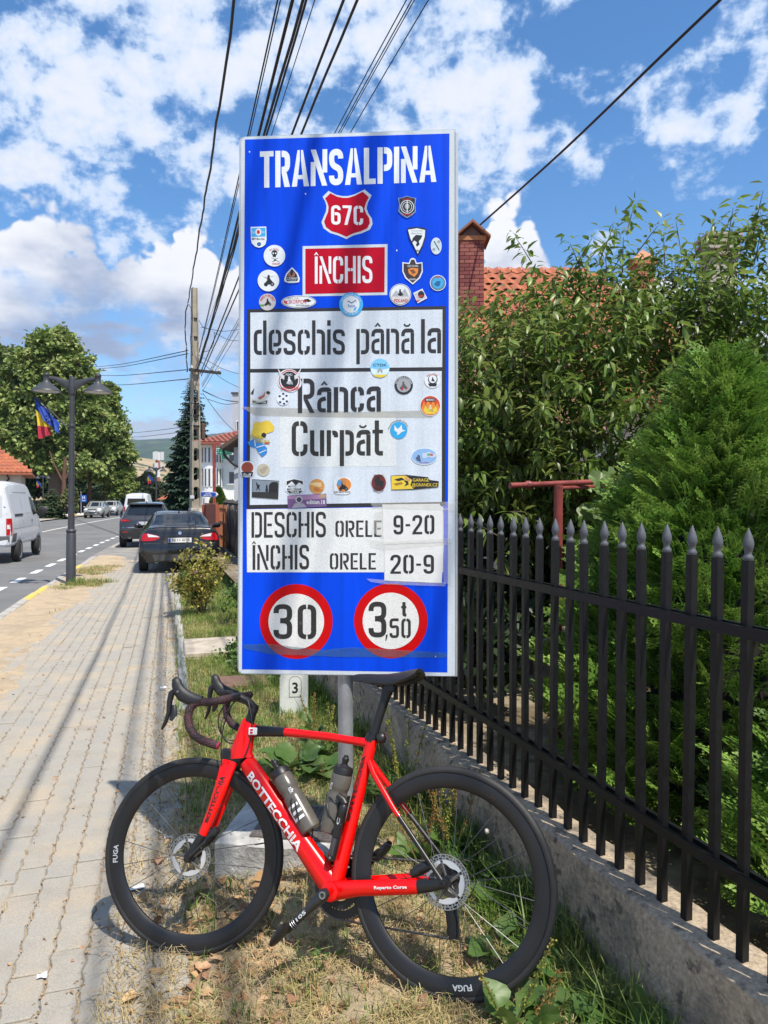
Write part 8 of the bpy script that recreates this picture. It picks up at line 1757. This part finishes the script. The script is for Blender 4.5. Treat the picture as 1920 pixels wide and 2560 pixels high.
def chimney(o, x, y, z0, z1, w, d, bricks, cap, limit=300):
    c = MB().box((x, y, (z0 + z1) / 2), (w - .012, d - .012, z1 - z0)).build('chimney', m_mort, o); bh = .068; bl = w / 2.5; n = int((z1 - z0) / bh); meshes = {}
    for r in range(n):
        z = z1 - (r + .5) * bh; sh = (r % 2) * bl / 2
        for face in ('f', 'l'):
            L0 = w if face == 'f' else d; xs = []; p = -sh
            while p < L0 - .002:
                a, b_ = max(0, p), min(L0, p + bl)
                if b_ - a > .03: xs.append((a, b_))
                p += bl
            for a, b_ in xs:
                k = (face, round(b_ - a, 3), rnd.randrange(3)); ln = b_ - a - .010
                if k not in meshes: meshes[k] = MB().box((0, 0, 0), (ln, .02, bh - .010) if face == 'f' else (.02, ln, bh - .010)).build('brick', bricks[k[2]], link=False)
                q = put('brick', meshes[k], c)
                q.location = (x - w / 2 + (a + b_) / 2, y - d / 2 - .002 - rnd.uniform(0, .004), z) if face == 'f' else (x - w / 2 - .002 - rnd.uniform(0, .004), y - d / 2 + (a + b_) / 2, z)
    if cap == 'gable':
        MB().box((x, y, z1 + .04), (w + .06, d + .06, .08)).build('chimney_collar', m_brko[0], c)
        for sg in (-1, 1): MB().add([(x + sg * (w / 2 + .10), y - d / 2 - .12, z1 + .06), (x + sg * (w / 2 + .10), y + d / 2 + .12, z1 + .06), (x, y + d / 2 + .12, z1 + .34), (x, y - d / 2 - .12, z1 + .34), (x + sg * (w / 2 + .10), y - d / 2 - .12, z1 + .02), (x + sg * (w / 2 + .10), y + d / 2 + .12, z1 + .02), (x, y + d / 2 + .12, z1 + .29), (x, y - d / 2 - .12, z1 + .29)], [(0, 1, 2, 3), (7, 6, 5, 4), (0, 3, 7, 4), (1, 5, 6, 2), (0, 4, 5, 1)]).build('cap_slab', m_tileb, c)
        MB().add([(x - w / 2, y - d / 2 + .01, z1 + .06), (x + w / 2, y - d / 2 + .01, z1 + .06), (x, y - d / 2 + .01, z1 + .27)], [(0, 1, 2)]).build('cap_gable', m_mort, c)
    elif cap == 'flat':
        MB().box((x, y, z1 + .05), (w + .10, d + .10, .09)).build('chimney_collar', bricks[0], c); MB().add([(x - w / 2 - .1, y - d / 2, z1 + .1), (x + w / 2 + .1, y - d / 2, z1 + .1), (x + w / 2 + .1, y + d / 2, z1 + .1), (x - w / 2 - .1, y + d / 2, z1 + .1), (x, y, z1 + .36)], [(0, 1, 4), (1, 2, 4), (2, 3, 4), (3, 0, 4), (3, 2, 1, 0)]).build('cap', m_brko[2], c)
    return c
c1 = at(1176, 700, 13.0) - H0; chimney(ho, c1.x, c1.y, 4.0, at(1176, 612, 13.0).z, .44, .44, m_brk, 'gable')
c2 = at(1606, 700, 14.6) - H0; chimney(ho, c2.x, c2.y, 4.6, at(1606, 668, 14.6).z, .36, .36, m_brko, 'flat')
# ---- second house: only its slatted chimney clears the foliage
n0 = Vector((6.4, 17.5, 0)); nh = thing('neighbour_house', 'neighbouring house whose slatted concrete chimney stands above the foliage', 'house', n0); box_part(nh, 'wall', -1.6, 5, 0, 6, -.3, 3.2, m_cream); hip_roof(nh, -1.6, 5, 0, 6, 3.2, 5.4, .4, m_tile, limit=0)
c3 = at(1795, 600, 18.5) - n0; zt = at(1795, 592, 18.5).z; m_cc = mat('concrete_cap', (.38, .34, .29), .9, var=.15); ch = box_part(nh, 'chimney', c3.x - .36, c3.x + .36, c3.y - .3, c3.y + .3, 4.0, zt - .62, m_cc)
for k in range(4): MB().box((c3.x, c3.y, zt - .06 - k * .16), (.92 - .05 * k, .8, .07)).build('cap_slat', m_cc, ch)
for sx in (-1, 1): MB().box((c3.x + sx * .3, c3.y, zt - .34), (.08, .5, .58)).build('cap_post', m_cc, ch)
# ---- white building with rounded stair tower
W0 = onst(560, 42); wb = thing('white_building', 'white two-storey building with rounded tower and red tiled roof', 'building', W0)
k = 42 / FOC; lx = (503 - 560) * k; mx = (557 - 560) * k; rx = (600 - 560) * k; ze = at(560, 1108, 42).z - W0.z; zb = 0
box_part(wb, 'wall', mx - .3, rx + 2.5, 0, 7, 0, ze, m_whw)
cxr = (lx + mx) / 2; rr = (mx - lx) / 2; b = MB(); n = 20; V = []
for i in range(n + 1): a = math.pi + math.pi * i / n; V += [(cxr + rr * math.cos(a), rr * math.sin(a) * .9, 0), (cxr + rr * math.cos(a), rr * math.sin(a) * .9, ze)]
b.add(V, [(2 * i, 2 * i + 2, 2 * i + 3, 2 * i + 1) for i in range(n)]).build('round_tower', m_whw, wb, smooth=60); box_part(wb, 'tower_back', lx, mx - .3, .02, 6, 0, ze, m_whw)
for zc, h in ((at(0, 1139, 42).z - W0.z, .82), (at(0, 1194, 42).z - W0.z, 1.0)):
    for q in range(9):
        a = math.pi + math.pi * (q + .5) / 9; p = Vector((cxr + rr * math.cos(a) * 1.012, rr * math.sin(a) * .912, zc)); MB().box(p, (.16, .05, h), Matrix.Rotation(a + math.pi / 2, 3, 'Z')).build('window', m_bglass, wb); 
        a2 = a + math.pi / 18; MB().box(Vector((cxr + rr * math.cos(a2) * 1.015, rr * math.sin(a2) * .915, zc)), (.13, .06, h + .1), Matrix.Rotation(a2 + math.pi / 2, 3, 'Z')).build('mullion', m_pvc, wb)
for px, py, w, h in ((583, 1194, .55, .75), (583, 1144, .5, .5), (544, 1140, .35, .75), (544, 1194, .35, .8)): window(wb, (px - 560) * k, at(0, py, 42).z - W0.z, w, h, 0 if px > 560 else -.35, 1)
r0, r1 = (0, 0, 0), (0, 0, 0); zr = at(560, 1090, 42).z - W0.z + 1.0
hip_roof(wb, lx, rx + 2.5, -.95, 7, ze, zr - .35, .14, m_tiler, .3, .4, 200, None, 1.9)
box_part(wb, 'dormer', mx + .8, rx + .6, 1.6, 3.4, zr - 1.0, zr + .05, m_tiler)
# ---- flat roofed white block, grey-walled house with brown eave (mostly behind the sign)
f0 = onst(584, 50); fb = thing('flat_roofed_building', 'tall white flat-roofed building appearing just left of the sign', 'building', f0); k = 50 / FOC; zt = at(0, 985, 50).z - f0.z
box_part(fb, 'wall', -.05, 4.0, 0, 6, 0, zt, m_gryw); box_part(fb, 'roof_edge', -.13, 4.1, -.08, 6.1, zt, zt + .12, mat('dark_roof_edge', (.06, .06, .065), .6, var=.1)); window(fb, .45, at(0, 1070, 50).z - f0.z, .5, 1.0, 0, 1)
g0 = onst(584, 24.5); gb = thing('grey_walled_house', 'house with pale grey wall and dark brown eave left of the sign', 'house', g0); ze = at(0, 1100, 24.5).z - g0.z
box_part(gb, 'wall', .02, 3.0, 0, 6, 0, ze - .25, m_gryw); MB().add([(-.30, -.5, ze - .22), (-.30, 6.5, ze - .22), (1.5, 6.5, ze + 1.05), (1.5, -.5, ze + 1.05), (-.30, -.5, ze - .36), (-.30, 6.5, ze - .36), (1.5, 6.5, ze + .88), (1.5, -.5, ze + .88)], [(0, 3, 2, 1), (4, 5, 6, 7), (0, 1, 5, 4), (0, 4, 7, 3)]).build('roof', mat('old_brown_roof', (.10, .065, .05), .9, var=.3), gb)
MB().sweep([(-.30, -.45, ze - .30), (-.30, 6, ze - .30)], .06, 8, ref=(0, 0, 1)).build('gutter', m_trim, gb, smooth=50); MB().sweep([(-.28, -.3, ze - .36), (-.24, -.28, ze - .55), (.05, -.2, ze - .85), (.4, -.06, ze - 1.0)], .045, 8, ref=(0, 1, 0)).build('down_pipe', m_trim, gb, smooth=50)
# ---- house at the left picture edge
k = 40 / FOC; l0 = onst(0, 40); lh = thing('corner_house', 'cream house with orange tiled hip roof at the left picture edge', 'house', l0, R_(25)); ze = at(0, 1181, 40).z - l0.z; zr = at(0, 1118, 40).z - l0.z
box_part(lh, 'wall', -9, (46) * k, .4, 8, 0, ze + .1, m_cream)
MB().sweep([(0 * k - .1, .3, ze + .05), (14 * k, .25, ze - .05), (20 * k, .32, ze - .35), (4 * k, .35, ze - .75)], .05, 6, ref=(0, 1, 0)).build('down_pipe', m_trim, lh, smooth=50)
hip_roof(lh, -9, 62 * k, .0, 8, ze, zr + 1.6, .25, m_tile, .26, .36, 220, None, 3.6, l0)
# ---- far red-roofed houses, mast
for kk, (x0, x1, ye, yr, Yq, lb) in enumerate(((328, 372, 1246, 1214, 150, 'far low house with red roof left of the mast'), (352, 428, 1247, 1212, 140, 'far wide house with red tiled roof'), (398, 462, 1250, 1216, 125, 'far house with bright orange roof'), (300, 350, 1240, 1222, 165, 'far house partly behind the trees'))):
    p = onst((x0 + x1) / 2, Yq); q = Yq / FOC; o = thing('far_house', lb, 'house', p, 0, 'houses at the end of the street'); hw = (x1 - x0) / 2 * q; ze = max(1.6, at(0, ye, Yq).z - p.z); zr = at(0, yr, Yq).z - p.z
    box_part(o, 'wall', -hw * .95, hw * .95, 0, 8, 0, ze, m_cream); hip_roof(o, -hw, hw, 0, 8, ze, zr, .3, m_tile if kk == 2 else m_tiler, limit=0)
    for xx in (-.5, 0, .5): window(o, hw * xx, ze * .55, 1.1, 1.0, 0, 1, False)
p = onst(395, 260); o = thing('telecom_mast', 'distant red and white telecom mast with white antenna panels', 'mast', p); zt = at(0, 1130, 260).z - p.z; m_mr = mat('mast_red', (.32, .10, .08), .7, var=.1); m_mw = mat('mast_white', (.6, .6, .6), .7, var=.05)
for q in range(6): MB().lathe([(.9, zt * q / 6), (.8, zt * (q + 1) / 6)], 6).build('mast_section', (m_mr, m_mw)[q % 2], o)
for q, zz in enumerate((zt - 1.4, zt - 1.4, zt - 1.4, zt - 5.5, zt - 5.5, zt - 5.5, 3.5)): a = q * 2.1 + .5; MB().box((1.6 * math.cos(a) if q < 6 else .4, 1.6 * math.sin(a), zz if q < 6 else zt - 17), (1.2, .6, 3.0)).build('antenna_panel', m_mw, o)
# ---- gate, lattice, dark plank fence beside the saloon
m_gate = mat('rust_red_gate', (.26, .058, .03), .6, var=.15, vs=6); m_gate2 = mat('rust_red_gate_light', (.34, .09, .045), .6, var=.15, vs=6)
A, B = onst(514, 23.4), onst(541, 21.2); gt = thing('red_gate', 'rust red boarded gate behind the black saloon', 'gate', A); d = (B - A); d.z = 0; n = 7; ang = math.atan2(d.y, d.x); zt = at(0, 1263, 22).z - A.z
for i in range(n): MB().box(d * ((i + .5) / n) + Vector((0, 0, zt / 2 + .05)), (d.length / n - .008, .03, zt - .1), Matrix.Rotation(ang, 3, 'Z')).build('board', m_gate, gt)
for z in (zt - .45, .35): MB().box(d * .5 + Vector((0, -.03, z)), (d.length, .03, .10), Matrix.Rotation(ang, 3, 'Z')).build('rail', m_gate, gt)
MB().box(d * .5 + Vector((0, 0, zt + .03)), (d.length, .06, .05), Matrix.Rotation(ang, 3, 'Z')).build('top_rail', m_gate2, gt); MB().box(d + Vector((.10, 0, zt / 2)), (.20, .20, zt + .04)).build('gate_post', m_gate2, gt); MB().box(Vector((-.06, 0, zt / 2)), (.10, .10, zt)).build('gate_post', m_gate, gt)
A, B = onst(550, 20.8), onst(566, 18.6); lt = thing('lattice_fence', 'low orange lattice fence between red gate and dark planks', 'fence', A); d = B - A; d.z = 0; zt = at(0, 1262, 20).z - A.z; ang = math.atan2(d.y, d.x); m_lat = mat('orange_wood', (.34, .13, .06), .7, var=.2)
for i in range(9): MB().box(d * (i / 8) + Vector((0, 0, zt / 2)), (.035, .03, zt), Matrix.Rotation(ang, 3, 'Z')).build('slat', m_lat, lt)
for z in (.25, .7, 1.1, zt - .1): MB().box(d * .5 + Vector((0, 0, z)), (d.length, .02, .04), Matrix.Rotation(ang, 3, 'Z')).build('rail', m_lat, lt)
A, B = onst(565, 19.4), onst(612, 14.6); pf = thing('plank_fence', 'dark stained plank fence beside the black saloon', 'fence', A); d = B - A; d.z = 0; ang = math.atan2(d.y, d.x); m_pl = mat('dark_stained_wood', (.028, .022, .022), .6, var=.3, vs=8); n = 13
for i in range(n):
    h = 1.56 + .03 * (i % 2); q = d * ((i + .5) / n); M = Matrix.Rotation(ang, 3, 'Z'); w = d.length / n * .62; t = .025
    P = [(-w / 2, -t, .42), (w / 2, -t, .42), (w / 2, -t, h - .10), (w * .18, -t, h), (-w * .18, -t, h), (-w / 2, -t, h - .10)]; P = [M @ Vector(v) + q for v in P] + [M @ Vector((v[0], t, v[2])) + q for v in P]
    MB().add(P, [(0, 1, 2, 3, 4, 5), (11, 10, 9, 8, 7, 6)] + [(k_, 6 + k_, 6 + (k_ + 1) % 6, (k_ + 1) % 6) for k_ in range(6)]).build('plank', m_pl, pf)
for z in (.62, 1.30): MB().box(d * .5 + Vector((.03, 0, z)), (d.length, .06, .10), Matrix.Rotation(ang, 3, 'Z')).build('rail', m_pl, pf)
MB().box(d * .5 + Vector((0, 0, .19)), (d.length + .2, .28, .46), Matrix.Rotation(ang, 3, 'Z')).build('plinth', mat('dark_plinth', (.10, .095, .09), .9, var=.2), pf)
for i in range(4): q = d * (i / 3); MB().box(q + Vector((.02, .05, .82)), (.16, .16, 1.64)).build('fence_post', m_pl, pf); MB().add([tuple(q + Vector((.02 + sx * .10, .05 + sy * .10, 1.64))) for sx, sy in ((-1, -1), (1, -1), (1, 1), (-1, 1))] + [tuple(q + Vector((.02, .05, 1.74)))], [(0, 1, 4), (1, 2, 4), (2, 3, 4), (3, 0, 4), (3, 2, 1, 0)]).build('post_cap', m_pl, pf)
# whitewashed and yellow stones along the opposite kerb, planter
for q in range(14):
    px = 100 + q * 12; Yq = 66 + q * .9; p = onst(px, Yq, -.02); r = rnd.uniform(.22, .36); v = [(.60, .56, .48), (.62, .42, .05)][q % 3 == 1]
    o = tag(MB().lathe([(r * .7, 0), (r, .10), (r * .85, .24), (r * .4, .33), (0, .34)], 9).build('kerb_boulder', mat('boulder_%d' % (q % 3 == 1), v, .9, var=.25, vs=4), None, smooth=50), ('yellow painted' if q % 3 == 1 else 'whitewashed') + ' boulder number %s along the opposite kerb counted from the lamp' % ['one', 'two', 'three', 'four', 'five', 'six', 'seven', 'eight', 'nine', 'ten', 'eleven', 'twelve', 'thirteen', 'fourteen'][q], 'boulder', 'painted boulders across the road'); o.location = p; o.rotation_euler = (0, 0, q)
p = onst(150, 84); o = thing('yard_fence', 'dark boarded yard fence under the lindens', 'fence', p)
for q in range(34): MB().box((-6 + q * .36, 0, .8), (.32, .05, 1.6)).build('board', m_pl, o)
for z in (.3, 1.3): MB().box((0, .05, z), (12.3, .05, .1)).build('rail', m_pl, o)
# ---------------------------------------------------------------- the air
hz = bpy.data.materials.new('haze_air'); hz.use_nodes = True; hz.node_tree.nodes.clear(); HN = NT(hz.node_tree); ho_ = HN.n('ShaderNodeOutputMaterial'); pv_ = HN.n('ShaderNodeVolumePrincipled'); pv_.inputs['Color'].default_value = (.52, .68, .94, 1); pv_.inputs['Density'].default_value = HAZE; pv_.inputs['Anisotropy'].default_value = .2; HN.l(pv_.outputs[0], ho_.inputs['Volume'])
hb = MB().box((0, 2300, 198), (9600, 5300, 420)).build('haze', hz); tag(hb, kind='stuff')
